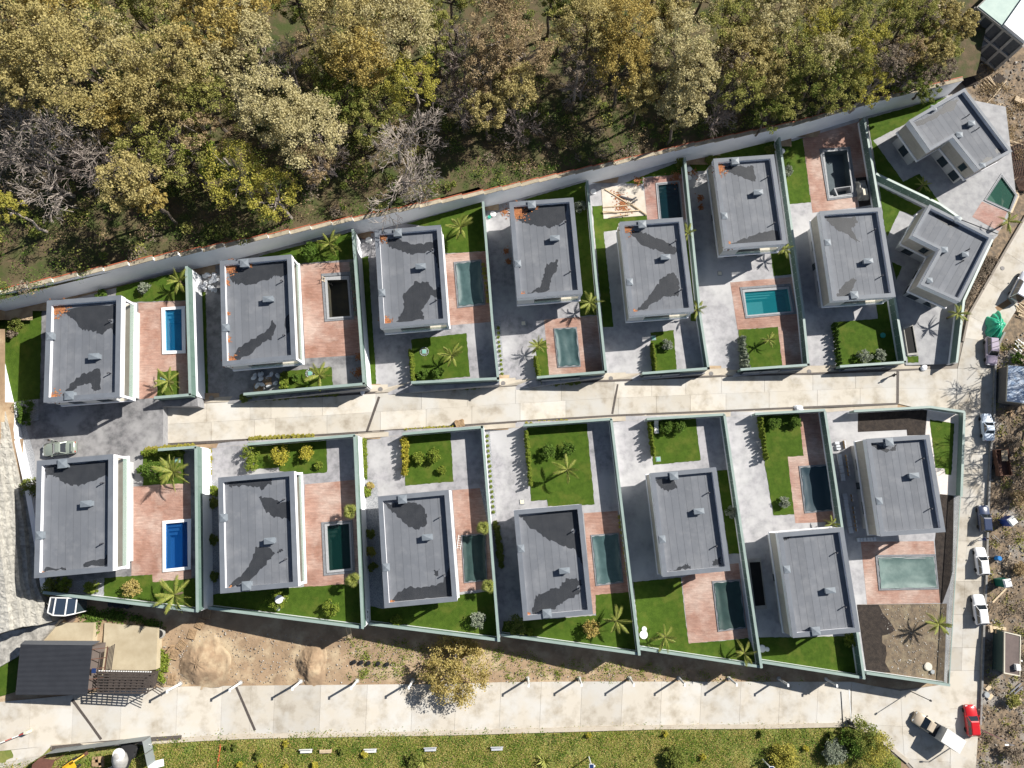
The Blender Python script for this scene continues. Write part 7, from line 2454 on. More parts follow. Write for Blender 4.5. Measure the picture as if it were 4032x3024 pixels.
planks('white beam at the right edge of the building site', ['n3995,388 n4045,412'], w=.9, h=.5)


def pallet_mesh():
    mb = MB()
    for k in range(7):
        mb.box(-.6, .6, -.5 + k * .155, -.5 + k * .155 + .1, .11, .14)
    for x in (-.55, 0, .55):
        mb.box(x - .05, x + .05, -.5, .53, .02, .11)
    return mb


def pallet(label, s, z=None, rz=0.0, group=None, m=None, tiltx=0.0):
    p = pp(s)[0]
    zz = zg(p) if z is None else z
    v = at(p, zz + .1)
    t = thing('wooden_pallet', label, 'pallet', (v.x, v.y, zz), rz, group)
    for k in range(6):
        MB().box(-.6, .6, -.5 + k * .18, -.5 + k * .18 + .12, .11, .14).build('slat', m or m_wood, t)
    for x in (-.55, 0, .55):
        MB().box(x - .05, x + .05, -.5, .53, .02, .11).build('runner', m or m_wood, t)
    if tiltx:
        t.rotation_euler = (tiltx, 0, rz)
    return t


pz = .0
pallet('shaded pallet against the rear wall, start of the pallet path', 'M1800,318', None, 1.5)
pallet('reddish pallet, second of the path from the rear wall', 'M1742,402', None, 1.2)
pallet('pale pallet, third of the path from the rear wall', 'M1674,494', None, 1.35)
pallet('weathered pallet nearest the soil mound top', 'M1580,590', None, .95)
pallet('pallet lying beside the upturned one by the mound', 'M1520,672', None, 1.35)
pallet('upturned pallet standing on edge left of the mound', 'M1482,625', None, .9, tiltx=1.2)
pallet('pallet alone beside the slatted pergola', 'M1495,890', None, 1.55)
for k in range(5):
    pallet(f'{["bottom", "second lowest", "middle", "second highest", "top"][k]} pallet of the stack at the edge of the middle street', 'I465,152', zg(pp('I465,152')[0]) + .07 + k * .15, .1 * k, 'pallet stack on the street')
pallet('pallet with sacks by the first palm bed of the second drive', 'B555,1330', LV['u2'] + .15, .1)
pallet('low pallet under rubble sacks beside the fence', 'B480,1385', LV['u2'], 0)
pallet('dark pallet lying by the white estate car', 'n3906,2178', None, 1.5, m=m_wood_d)

m_sack = mat('white_sack', (0.76, 0.77, 0.79), .8, (0.60, 0.62, 0.66), 2.5, 6, bump=.3, bscale=6)
sv, _ = crown_points(1, 1, 1, 1, 1)


def sack(label, s, z, group, k, off=(0, 0, 0), r=.42):
    p = pp(s)[0]
    v = at(p, z)
    bm = bmesh.new()
    bmesh.ops.create_icosphere(bm, subdivisions=2, radius=1.0)
    rs = random.Random(k * 7 + 3)
    for q in bm.verts:
        f = 1 + rs.uniform(-.16, .16)
        q.co = Vector((q.co.x * r * 1.25 * f, q.co.y * r * .8 * f, max(-.5, q.co.z) * r * .55 * f + r * .3))
    me = bpy.data.meshes.new('rubble_sack')
    bm.to_mesh(me)
    bm.free()
    me.materials.append(m_sack)
    o = inst('rubble_sack', me, None, (v.x + off[0], v.y + off[1], z + off[2]), rs.uniform(0, 6))
    return tag(o, label, 'sack', group)


rs = random.Random(5)
for k in range(12):
    sack('white sack in the heap beside the second upper house', 'A1838,255', LV['u2'], 'white sack heap', k, (rs.uniform(-.8, .8), rs.uniform(-1.3, 1.3), .0 if k < 8 else .35), .36)
for k in range(13):
    sack('white rubble sack around the pallets on the second drive', 'B545,1325', LV['u2'], 'sacks on the second drive', k + 30, (rs.uniform(-1.5, 1.7), rs.uniform(-.9, .9), .02 if k < 9 else .3), .33)
sack('single white sack on the street edge by the soil bed', 'K245,240', zg(pp('K245,240')[0]) + .07, None, 60, r=.6)
sack('grey white sack at the fence corner by the long terrace', 'J1865,22', zg(pp('J1865,22')[0]) + .07, None, 61, r=.55)
sack('white sack at the fence end by the angled house drive', 'F1335,1215', zg(pp('F1335,1215')[0]) + .07, None, 62, r=.5)
sack('small white sack at the foot of the second boundary wall', 'B1390,1422', zg(pp('B1390,1422')[0]) + .07, None, 63, r=.4)

# green tarpaulin heap
p = pp('n3927,1281')[0]
hz = zg(p)
v = at(p, hz + .8)
t = thing('tarpaulin_heap', 'bright green tarpaulin draped over a heap on the east street', 'tarpaulin', (v.x, v.y, hz))
N = 26
vs, fs = [], []
for i in range(N + 1):
    for j in range(N + 1):
        x, y = (i / N - .5) * 2, (j / N - .5) * 2
        ang = math.atan2(y, x)
        rr_ = max(abs(x), abs(y))
        rim = 1 + .14 * math.sin(5 * ang + 1) + .07 * math.sin(11 * ang)
        px_, py_ = (x * .75 + y * .0) * 2.0 * rim, y * 2.2 * rim
        if rr_ > 0:
            f = rr_ / max(1e-6, math.hypot(x, y))
            px_ *= f
            py_ *= f
        z = 1.55 * max(0, 1 - rr_ ** 2.2) + .22 * math.sin(9 * ang + 3 * rr_) * rr_ * (1 - rr_ * .6) + .06 * RNG.random()
        vs.append((px_ + .35 * py_ * .5, py_, max(.02, z)))
for i in range(N):
    for j in range(N):
        fs.append((i * (N + 1) + j, (i + 1) * (N + 1) + j, (i + 1) * (N + 1) + j + 1, i * (N + 1) + j + 1))
MB().add(vs, fs).build('tarpaulin', mat('green_tarp', (0.03, 0.42, 0.25), .4, (0.015, 0.32, 0.18), 1.5, spec=.5), t, smooth=False, fixn=True)
rp_ = MB()
rp_.tube([(-1.3, -2.2, .05), (-.3, -2.5, .05), (.8, -2.2, .05), (1.2, -1.5, .05)], .04, 6)
rp_.build('rope', m_trim, t)
bo = [at(q, zg(q) + .12) for q in pp('n3918,1210 n3968,1178 n3984,1195 n3932,1228')]
c = sum(bo, Vector()) / 4
tag(MB().prism(shift(bo, c), 0, .1).build('plywood_board', mat('plywood', (0.27, 0.16, 0.08), .8, (.2, .12, .06), 2)), 'brown plywood board lying above the green tarpaulin', 'board').location = (c.x, c.y, c.z - .1)

# rusty trailer with scrap
p = pp('n3940,1822')[0]
v = at(p, zg(p) + .6)
t = thing('scrap_trailer', 'rusty open trailer filled with planks beside the east street', 'trailer', (v.x, v.y, zg(p)), .05)
MB().box(-.9, .9, -1.9, 1.9, .5, .62).build('floor', m_rust, t)
for (x0, x1, y0, y1) in ((-.95, -.88, -1.9, 1.9), (.88, .95, -1.9, 1.9), (-.95, .95, -1.95, -1.88), (-.95, .95, 1.88, 1.95)):
    MB().box(x0, x1, y0, y1, .45, 1.35).build('side', m_rust, t)
for k in range(6):
    MB().bar((-.1 + .14 * k, .2, 1.2 + .02 * k), (-.05 + .16 * k, 1.8, 1.3), .1, .05).build('plank', m_wood_p, t)
for sy in (-.6, .6):
    for sx in (-1, 1):
        w = bpy.data.objects.new('wheel', WHEEL_ME)
        COL.objects.link(w)
        w.parent = t
        w.location = (sx * 1.0, sy, .3)
        w.rotation_euler = (0, math.pi / 2, 0)
MB().bar((0, -1.9, .5), (.2, -3.0, .45), .1, .1).build('drawbar', m_rust, t)


def drum(label, s, r, h, material, z=None, name='barrel', cat='barrel', lid=None, group=None):
    p = pp(s)[0]
    zz = zg(p) if z is None else z
    v = at(p, zz + h)
    t = thing(name, label, cat, (v.x, v.y, zz), 0, group)
    MB().lathe((0, 0), [(r * .94, 0), (r, .04), (r, h * .33), (r * 1.04, h * .36), (r, h * .39), (r, h * .95), (r * .96, h)], 16).build('body', material, t, smooth=False, fixn=True)
    MB().disc((0, 0), r * .82, h, h + .03, 14).build('lid', lid or material, t)
    return t


m_black_pl = mat('black_plastic', (0.018, 0.018, 0.02), .5)
drum('blue barrel on the rubble ground', 'n3937,2199', .35, .9, mat('blue_drum', (0.02, 0.19, 0.50), .4))
drum('grey drum among broken timber by the east street', 'n3887,2737', .42, .7, mat('grey_drum', (0.33, 0.35, 0.36), .6))
for k, s in enumerate(('M962,232', 'M1008,238', 'M1054,243', 'M1105,248')):
    drum(f'black barrel {["first", "second", "third", "fourth"][k]} from the kiosk along the shaded rear wall', s, .38, .9, m_black_pl, group='black barrels by the rear wall')
for k, s in enumerate(('N1312,738', 'N1375,742', 'N1438,748', 'N1522,752', 'N1600,758')):
    drum(f'black tub {["first", "second", "third", "fourth", "fifth"][k]} from the soil mound in the row on bare earth', s, .27, .4, m_black_pl, name='plant_tub', cat='tub', group='black tubs on bare earth')
drum('concrete ring with black bucket at the corner of the larger pad', 'M1385,492', .62, .5, m_conc, name='well_ring', cat='well', lid=m_black_pl)
drum('brown round manhole lid beside the glazed kiosk', 'M612,348', .65, .15, mat('brown_lid', (0.16, 0.12, 0.10), .9), name='manhole_ring', cat='manhole')
for lab, s, lot, r in (('cream round tank lid beside the white sack heap', 'A1785,185', 'u2', .42), ('small round tank lid next to the cream one by the sacks', 'A1745,155', 'u2', .24), ('white round tank lid with leaves by the third upper house', 'B1440,98', 'u3', .46),
                       ('white round tank lid by the fourth upper house', 'C755,312', 'u4', .44), ('teal round lid by the fourth upper house', 'C722,340', 'u4', .25), ('white round tank lid beside the pale slab', 'C1630,118', 'u5', .44),
                       ('upper white tank lid by the sixth upper house', 'D915,366', 'u6', .42), ('small tank lid between two larger ones, sixth upper house', 'D930,402', 'u6', .2), ('lower white tank lid by the sixth upper house', 'D915,440', 'u6', .42),
                       ('white tank lid on the lawn beside the grey drained pool', 'E108,650', 'u7', .42), ('larger white disc with rusty middle in the planted square', 'P520,500', 'd5', .55), ('smaller white disc in the planted square', 'P525,450', 'd5', .33),
                       ('larger white tank lid behind the sixth lower house', 'P1552,620', 'd6', .5), ('smaller white tank lid behind the sixth lower house', 'P1596,626', 'd6', .3),
                       ('cream tank lid in the rubble yard', 'L1380,830', 'd7', .55), ('small grey lid beside the cream tank lid', 'L1416,876', 'd7', .3), ('green plastic tank dome on the lawn by the silvery bushes', 'F986,928', 'u7', .4)):
    mm = m_white_pl if 'white' in lab else (mat('teal_lid', (0.03, 0.30, 0.22), .5) if ('teal' in lab or 'green' in lab) else (mat('grey_drum', (0.33, 0.35, 0.36), .6) if 'grey lid' in lab else mat('cream_lid', (0.62, 0.58, 0.5), .7)))
    drum(lab, s, r, .22, mm, LV[lot], 'tank_lid', 'tank lid', group='tank lids in the gardens')

# white round table and stool behind the second lower house
for lab, s, r in (('white round garden table over a bush', 'N660,190', .52), ('white round stool below the garden table', 'N652,272', .27)):
    p = pp(s)[0]
    h = .75 if r > .4 else .45
    v = at(p, LV['d2'] + h + (1.0 if r > .4 else 0))
    t = thing('garden_table' if r > .4 else 'stool', lab, 'table' if r > .4 else 'stool', (v.x, v.y, LV['d2']))
    top_ = h + (1.0 if r > .4 else 0)
    MB().disc((0, 0), r, top_ - .05, top_, 20).build('top', m_white_pl, t)
    MB().disc((0, 0), .05, 0, top_ - .05, 8).build('stem', m_white_pl, t)
    MB().disc((0, 0), r * .6, 0, .04, 14).build('base', m_white_pl, t)

# lawn hatches
m_hatch = mat('green_hatch', (0.20, 0.42, 0.35), .5)
for lab, s, lot in (('green hatch in a ring of pale stones, upper front lawn', 'B1925,1072', 'u3'), ('green hatch in stones beside the palm by the sacks', 'B932,1262', 'u2'), ('green hatch at the corner of the lounger lawn', 'J645,460', 'd5'),
                    ('green hatch at the top of the fifth upper lawn', 'C2152,1395', 'u5'), ('grey green hatch under the palm in the square bed', 'A1420,1095', 'u1'), ('pale hatch in the fourth upper drive', 'C1020,1268', 'u4'), ('pale hatch in the fourth lower drive', 'I1008,832', 'd4'),
                    ('pale hatch in the sixth upper drive', 'D1182,1275', 'u6'), ('green hatch beside the large palm above the deep blue pool', 'G1548,470', 'd1')):
    p = pp(s)[0]
    v = at(p, LV[lot])
    t = thing('lawn_hatch', lab, 'hatch', (v.x, v.y, LV[lot]), math.radians(5))
    MB().box(-.36, .36, -.36, .36, .0, .06).build('frame', m_gravel, t)
    MB().box(-.27, .27, -.27, .27, .06, .11).build('cover', m_hatch if 'green' in lab else m_cream, t)
    if 'stones' in lab:
        for k in range(16):
            a_ = k * math.pi / 8
            MB().disc((.58 * math.cos(a_), .58 * math.sin(a_)), .12, 0, .12, 7, .06).build('stone', m_gravel, t)

# ladders
def ladder(label, a, b, n=7, w=.42, material=None):
    A, B = Vector(a), Vector(b)
    t = thing('ladder', label, 'ladder', A)
    d = B - A
    s = Vector((-d.y, d.x, 0))
    s = s.normalized() * w / 2 if s.length > .01 else Vector((w / 2, 0, 0))
    for k in (-1, 1):
        MB().bar(s * k, d + s * k, .07, .05).build('rail', material or m_wood_p, t)
    for i in range(n):
        p = d * ((i + .7) / n * .95)
        MB().bar(p - s, p + s, .05, .04).build('rung', material or m_wood_p, t)


ladder('pale wooden ladder leaning into the drained pool', at(pp('B1130,478')[0], LV['u2'] - 1.4), at(pp('B1030,432')[0], LV['u2'] + .7), 6, .5)
ladder('white ladder lying beside the dark netted pool', at(pp('I455,1245')[0], LV['d3'] + .08), at(pp('I472,1122')[0], LV['d3'] + .08), 6, .5, m_white_pl)
ladder('wooden ladder leaning on the rear wall above the bare earth', G(pp('N1278,530')[0], .05), at(pp('N1262,430')[0], LV['d2'] + .6), 9, .6)

# air conditioners on the ends of the white walls
for lab, s, lot in (('upper air conditioner on the wall end by the lower left palm', 'M1788,158', 'd2'), ('lower air conditioner on the wall end by the lower left palm', 'M1786,215', 'd2'), ('upper air conditioner on the wall end above the ladder', 'N1432,300', 'd3'), ('lower air conditioner on the wall end above the ladder', 'N1432,348', 'd3')):
    p = pp(s)[0]
    v = at(p, LV[lot] + 1.8)
    t = thing('air_conditioner', lab, 'air conditioner', (v.x, v.y, LV[lot] + 1.5))
    MB().box(-.18, .18, -.42, .42, 0, .6).build('casing', m_white_pl, t)
    MB().disc((0, .05), .14, .6, .62, 14).build('fan_grille', m_trim, t)
    MB().bar((-.35, -.3, -.05), (.2, -.3, -.05), .04, .04).build('bracket', m_trim, t)

# white lounger
p = pp('J625,180')[0]
v = at(p, LV['d5'])
t = thing('sun_lounger', 'white sun lounger on the lawn beside the hedge', 'lounger', (v.x, v.y, LV['d5']), math.radians(92))
MB().box(-.95, .35, -.3, .3, .3, .38).build('seat', m_white_pl, t)
MB().bar((.35, 0, .34), (.95, 0, .72), .6, .06).build('backrest', m_white_pl, t)
for x in (-.85, .5):
    for y in (-.25, .25):
        MB().box(x - .03, x + .03, y - .03, y + .03, .02, .32).build('leg', m_white_pl, t)

# slab stacks along the seventh lower house
m_slabst = mat('slab_stack', (0.62, 0.64, 0.67), .8, (0.54, 0.56, 0.6), 3)
SL = [(350, 105), (360, 138), (364, 156), (372, 228), (377, 262), (383, 295), (390, 332), (395, 368), (402, 408), (406, 443), (422, 592), (427, 615), (432, 652), (437, 688), (443, 725), (450, 762), (457, 798), (464, 836), (468, 872), (477, 912), (483, 938)]
for i, (x, y) in enumerate(SL):
    p = (3150 + x / 2.38, 1700 + y / 2.38)
    v = at(p, LV['d7'] + .35)
    k = .38 if i in (0, 1, 2, 10, 20) else .5
    lab = f'{ordn[i]} grey slab stack from the top between seventh lower house and wall'
    t = thing('slab_stack', lab, 'slab stack', (v.x, v.y, LV['d7']), math.radians(6), 'slab stacks along the seventh lower house')
    for q in range(4):
        MB().box(-.3, .3, -k * .52, k * .52, .06 + q * .075, .06 + q * .075 + .065).build('slab', m_slabst, t)
    MB().box(-.28, .28, -k * .45, k * .45, 0, .06).build('bearer', m_wood, t)
for i, y in enumerate([95, 118, 145, 228, 262, 296, 330, 366, 400, 600, 640, 715, 755, 800, 840, 880, 920]):
    x = 418 + (y - 95) * .14
    p = (3150 + x / 2.38, 1700 + y / 2.38)
    v = at(p, LV['d7'] + .35)
    t = thing('tile_carton', f'{ordn[i]} brown tile carton from the top along the wall of the seventh lower house', 'carton', (v.x, v.y, LV['d7']), math.radians(6), 'tile cartons along the seventh lower house')
    MB().box(-.09, .09, -.2, .2, .0, .5).build('carton', mat('carton_brown', (0.40, 0.26, 0.13), .85, obj_var=.2), t)
    MB().box(-.085, .085, -.195, .195, .5, .515).build('tile_edge', m_slabst, t)
for i in range(6):
    p = pp(f'K{772 + i * 28},{1384 - i * 1}')[0]
    v = at(p, LV['d7'] + .3)
    t = thing('slab_stack', f'{ordn[i]} grey slab stack from the left in the short row below the seventh lower house', 'slab stack', (v.x, v.y, LV['d7']), math.radians(6), 'slab stacks below the seventh lower house')
    for q in range(4):
        MB().box(-.19, .19, -.28, .28, .06 + q * .075, .06 + q * .075 + .065).build('slab', m_slabst, t)
    MB().box(-.16, .16, -.25, .25, 0, .06).build('bearer', m_wood, t)

# wrapped machine beside the drained grey pool
p = pp('E808,985')[0]
v = at(p, LV['u7'] + .5)
t = thing('wrapped_machine', 'machine wrapped in crumpled clear plastic beside the drained grey pool', 'wrapped machine', (v.x, v.y, LV['u7']), .08)
soil = W('E750,890 E850,880 E885,1130 E775,1140', LV['u7'])
patch('soil_bed', 'u7', 'E745,885 E858,875 E890,1120 E775,1142', .016, m_soil)
N = 14
vs, fs = [], []
for i in range(N + 1):
    for j in range(N + 1):
        x, y = (i / N - .5) * 1.7, (j / N - .5) * 3.4
        e = min(i, N - i, j, N - j) / N
        z = .95 * min(1, e * 6) * (1 if j < N * .55 else .75) + (.08 * RNG.random() if e > 0 else 0)
        vs.append((x * (1 + .1 * math.sin(j)), y, max(.02, z)))
for i in range(N):
    for j in range(N):
        fs.append((i * (N + 1) + j, (i + 1) * (N + 1) + j, (i + 1) * (N + 1) + j + 1, i * (N + 1) + j + 1))
MB().add(vs, fs).build('plastic_wrap', mat('plastic_wrap', (0.36, 0.35, 0.32), .25, (0.20, 0.19, 0.165), 1.5, spec=.8), t, fixn=True)
MB().box(-.35, .35, -1.2, -.2, .8, 1.12).build('control_box', m_cream, t)

# sliding gates parked outside the upper fences
for lab, s, lot in (('dark sliding gate parked outside the fence of the raised netted pool', 'n2130,1494 n2285,1483', 'u4'), ('dark sliding gate parked outside the fifth upper fence', 'n2532,1478 n2680,1468', 'u5'), ('dark sliding gate parked outside the turquoise pool fence', 'n2925,1464 n3075,1454', 'u6'),
                    ('dark sliding gate parked outside the fence with silvery bushes', 'F650,1215 F1010,1198', 'u7')):
    a, b = [at(q, LV[lot] + 1.2) for q in pp(s)]
    t = thing('sliding_gate', lab, 'gate', (a.x, a.y, LV[lot] - .4))
    d = Vector((b.x - a.x, b.y - a.y, 0))
    n_ = Vector((d.y, -d.x, 0)).normalized() * .12
    m_gate = mat('gate_grey', (0.22, 0.24, 0.27), .5)
    for k in range(6):
        z0_ = .1 + k * .26
        MB().bar(n_ + Vector((0, 0, z0_ + .12)), d + n_ + Vector((0, 0, z0_ + .12)), .05, .23).build('slat', m_gate, t)
    for f in (0, .5, 1):
        MB().bar(d * f + n_ * 1.4, d * f + n_ * 1.4 + Vector((0, 0, 1.65)), .08, .06).build('upright', m_dark, t)

# stairwells by the angled and sixth lower houses, their shaded depth painted black
for lab, s, lot in (('sunken stairwell with pale rim beside the angled house drive', 'F1155,862 F1238,828 F1285,1100 F1195,1108', 'u8'), ('sunken dark stairwell west of the sixth lower house', 'J1425,1328 J1535,1322 P1588,270 P1482,280', 'd6')):
    q = W(s, LV[lot])
    c = sum(q, Vector()) / 4
    t = thing('stairwell', lab, 'stairwell', (c.x, c.y, LV[lot]))
    MB().ring(q, scale_poly(q, .86), LV[lot] + .01, LV[lot] + .2).build('rim', m_conc, t, world=True, fixn=True)
    MB().sheet(scale_poly(q, .88), LV[lot] + .03).build('well', mat('painted_well_shade', (0.012, 0.012, 0.012), .9), t, world=True)

# ------------------------------------------------------------------ lamp posts
def lamp_post(label, s, h=3.5, head=True, r=.16, name='lamp_post', top=None):
    p = pp(s)[0]
    b = G(p, .05)
    t = thing(name, label, 'lamp post', b, 0, 'white lamp posts along the lower street')
    MB().tube([(0, 0, 0), (0, 0, h)], [r, r * .85], 10).build('post', m_white_pl, t)
    MB().disc((0, 0), r * 2, 0, .06, 12).build('base', m_conc, t)
    MB().box(-.12, .12, -.28, .12, h, h + .1).build('lamp_head', m_white_pl, t)
    MB().disc((0, -.12), .06, h - .05, h, 8).build('lamp_glass', m_lamp, t)


ordn_ = ['first', 'second', 'third', 'fourth', 'fifth', 'sixth', 'seventh', 'eighth', 'ninth', 'tenth', 'eleventh', 'twelfth']
for k, s in enumerate(['n710,2692', 'n947,2688', 'n1184,2683', 'n1406,2681', 'n1625,2679', 'n2079,2672', 'n2280,2670', 'n2479,2670', 'n2673,2670', 'n2870,2670', 'n3066,2672', 'n3252,2674']):
    lamp_post(f'white lamp post, {ordn[k]} from the shed along the lower street', s)
for lab, s in (('white meadow lamp with small solar panel, left of two', 'n2318,2980'), ('white meadow lamp with small solar panel, right of two', 'n3002,2990')):
    p = pp(s)[0]
    b = G(p)
    t = thing('solar_lamp_post', lab, 'lamp post', b)
    MB().tube([(0, 0, 0), (0, 0, 3.6)], [.1, .08], 10).build('post', m_white_pl, t)
    sp_ = MB().box(-.32, .32, -.32, .32, 3.62, 3.68).build('solar_panel', m_white_pl, t)
    MB().box(-.27, .27, -.27, .27, 3.68, 3.69).build('cell', mat('solar_cell', (0.02, 0.04, 0.12), .2), sp_)
    MB().box(.1, .5, -.08, .08, 3.45, 3.52).build('lamp_head', m_white_pl, t)
p = pp('n3855,2869')[0]
b = G(p)
t = thing('street_lamp', 'tall grey street lamp beside the red hatchback', 'street lamp', b)
MB().tube([(0, 0, 0), (0, 0, 7.2)], [.12, .07], 10).build('post', m_rim, t)
MB().bar((0, 0, 7.2), (-.9, .1, 7.35), .06, .06).build('arm', m_rim, t)
MB().box(-1.3, -.8, 0, .2, 7.3, 7.4).build('lamp_head', m_white_pl, t)
p = pp('n3585,2722')[0]
b = G(p)
t = thing('street_lamp', 'thin dark pole at the rear wall above the crossing', 'pole', b)
MB().tube([(0, 0, 0), (0, 0, 5.0)], [.06, .05], 8).build('post', m_trim, t)
MB().disc((0, 0), .14, 4.9, 5.1, 10).build('lamp_head', m_trim, t)

# white barrier across the lower street by the crossing, and one at the far left
p0, p1 = [G(q, .9) for q in pp('n3343,2715 n3352,2846')]
t = thing('barrier', 'white bar barrier across the lower street by the crossing', 'barrier', (p1.x, p1.y, p1.z - .9))
off = Vector((p1.x, p1.y, p1.z - .9))
MB().bar(p0 - off, p1 - off, .09, .09).build('boom', m_white_pl, t)
MB().box(-.2, .2, -.3, .2, 0, 1.1).build('housing', m_dark, t)
p0, p1 = [G(q, 1.0) for q in pp('n-60,2950 n100,2885')]
t = thing('barrier', 'red and white barrier arm at the lower left street', 'barrier', (p1.x, p1.y, p1.z - 1.0))
off = Vector((p1.x, p1.y, p1.z - 1.0))
for k in range(6):
    MB().bar(p0.lerp(p1, k / 6) - off, p0.lerp(p1, (k + 1) / 6) - off, .09, .09).build('boom_section', mat('barrier_red', (0.45, 0.05, 0.03), .5) if k % 2 else m_white_pl, t)
MB().box(-.18, .18, -.18, .18, 0, 1.1).build('housing', m_cream, t)

# ------------------------------------------------------------------ works yard at the lower left
a, b, c_ = [G(q, 2.0) for q in pp('n178,2970 n560,2918 n580,3020')]
t = thing('sheet_fence', 'grey sheet metal fence around the works yard', 'fence', (b.x, b.y, b.z - 2.0))
for (p, q) in ((a, b), (b, c_)):
    n = max(2, round((q - p).length / 2.6))
    for k in range(n):
        A, B = p.lerp(q, k / n), p.lerp(q, (k + 1) / n)
        off = Vector((b.x, b.y, b.z - 2.0))
        d = (B - A).normalized() * .02
        MB().add([A + d - off, B - d - off, B - d - off - Vector((0, 0, 2.2)), A + d - off - Vector((0, 0, 2.2))], [(0, 1, 2, 3)]).build('sheet', mat('fence_sheet', (0.24, 0.27, 0.28), .5, metal=.2), t)
        MB().bar(A - off - Vector((0, .06, 2.2)), A - off + Vector((0, -.06, .05)), .07, .07).build('post', m_rim, t)
p = pp('M1048,1585')[0]
b = G(p)
t = thing('mixer_truck', 'white concrete mixer with round drum in the works yard', 'mixer truck', at(p, zg(p) + 1.8) - Vector((0, 0, 1.8)), 1.2)
MB().lathe((0, 0), [(.3, -1.5), (.6, -1.2), (.88, -.4), (.88, .4), (.6, 1.2), (.4, 1.5)], 20).build('drum', mat('mixer_white', (0.48, 0.47, 0.45), .6, (0.3, 0.29, .28), 1.0), t, smooth=True, fixn=True)
t.children[0].rotation_euler = (0, .9, .3)
t.children[0].location = (0, 0, 1.9)
MB().box(-2.6, 1.6, -.9, .9, .5, .85).build('chassis', m_trim, t)
MB().box(-2.6, -1.5, -1.0, 1.0, .6, 2.2).build('cab', m_white_pl, t)
MB().lathe((0, 0), [(.5, 0), (.75, .35), (.75, .4), (.5, .35)], 16).build('hopper', m_white_pl, t, fixn=True)
t.children[-1].location = (1.0, .0, 2.6)
for x in (-2.0, .4, 1.1):
    for sy in (-1, 1):
        w = bpy.data.objects.new('wheel', WHEEL_ME)
        COL.objects.link(w)
        w.parent = t
        w.location = (x, sy * .9, .42)
        w.scale = (1.35,) * 3
        w.rotation_euler = (math.pi / 2, 0, 0)
rp = [at(q, zg((160, 3000)) + 2.2) for q in pp('n128,3010 n155,2985 n215,2994 n190,3045 n120,3060')]
c = sum(rp, Vector()) / 5
t = thing('yard_shelter', 'rusty brown roofed shelter at the lower left edge', 'shelter', (c.x, c.y, zg((160, 3000))))
MB().prism(shift(rp, c), 2.1, 2.25).build('roof', mat('brown_sheet', (0.16, 0.07, 0.05), .7, (.12, .055, .04), 2), t)
for k in range(4):
    x, y = shift(rp, c)[k]
    MB().bar((x * .9, y * .9, 0), (x * .9, y * .9, 2.1), .1, .1).build('post', m_rust, t)
p = pp('M640,1630')[0]
b = G(p)
t = thing('mini_digger', 'small yellow digger in the works yard', 'digger', b, .6)
m_dig = mat('digger_yellow', (0.55, 0.33, 0.02), .5)
MB().box(-.6, .5, -.5, .5, .45, 1.1).build('body', m_dig, t)
MB().box(-.4, .3, -.4, .2, 1.1, 1.9).build('cab', m_dig, t)
MB().bar((.4, .2, 1.0), (1.5, .2, 1.9), .18, .2).build('boom', m_dig, t)
MB().bar((1.5, .2, 1.9), (2.2, .2, .9), .15, .16).build('stick', m_dig, t)
MB().box(2.0, 2.5, 0, .4, .5, .95).build('bucket', m_rust, t)
for sy in (-.5, .5):
    MB().box(-.8, .8, sy - .15, sy + .15, .02, .45).build('track', m_trim, t)
planks('flat pallet boards laid in the works yard', ['M815,1560 M820,1650', 'M840,1560 M845,1650', 'M865,1558 M872,1650', 'M890,1556 M897,1650', 'M800,1600 M900,1592', 'M800,1630 M900,1622'], material=m_wood, w=.35)
planks('white board lying beside the works yard fence', ['M1290,1635 M1425,1600', 'M1290,1655 M1425,1620'], material=m_white_pl, w=.6)
ladder('white step ladder outside the works yard fence', G(pp('M1295,1500')[0], .1), G(pp('M1300,1445')[0], .9), 3, .5, m_white_pl)

# boards and benches on the meadow
for lab, s, mm in (('white slatted frame bench on the meadow', 'N905,1503', m_white_pl), ('wooden plank bench on the meadow', 'N1072,1505', m_wood_p), ('plain white bench on the meadow, third from the left', 'N1463,1500', m_white_pl), ('grey white bench on the meadow beside the tall agave', 'N1982,1488', m_slabst), ('grey white bench on the meadow in the centre', 'O790,1482', m_slabst)):
    p = pp(s)[0]
    b = G(p)
    t = thing('meadow_bench', lab, 'bench', b, .03)
    for k in range(3):
        MB().box(-.75, .75, -.2 + k * .15, -.2 + k * .15 + .11, .42, .48).build('seat_slat', mm, t)
    for x in (-.7, .7):
        MB().box(x - .05, x + .05, -.18, .22, 0, .42).build('leg', m_trim if mm is not m_wood_p else m_wood, t)
    if 'wood' not in lab:
        MB().box(-.85, .85, .24, .29, .5, .8).build('backrest', mm, t)
planks('orange hose line and stakes on the meadow edge', ['M1925,1455 M1895,1659', 'N150,1450 N120,1659'], 'hose_line', 'hose', mat('orange_hose', (0.50, 0.10, 0.05), .6), .07, .07)

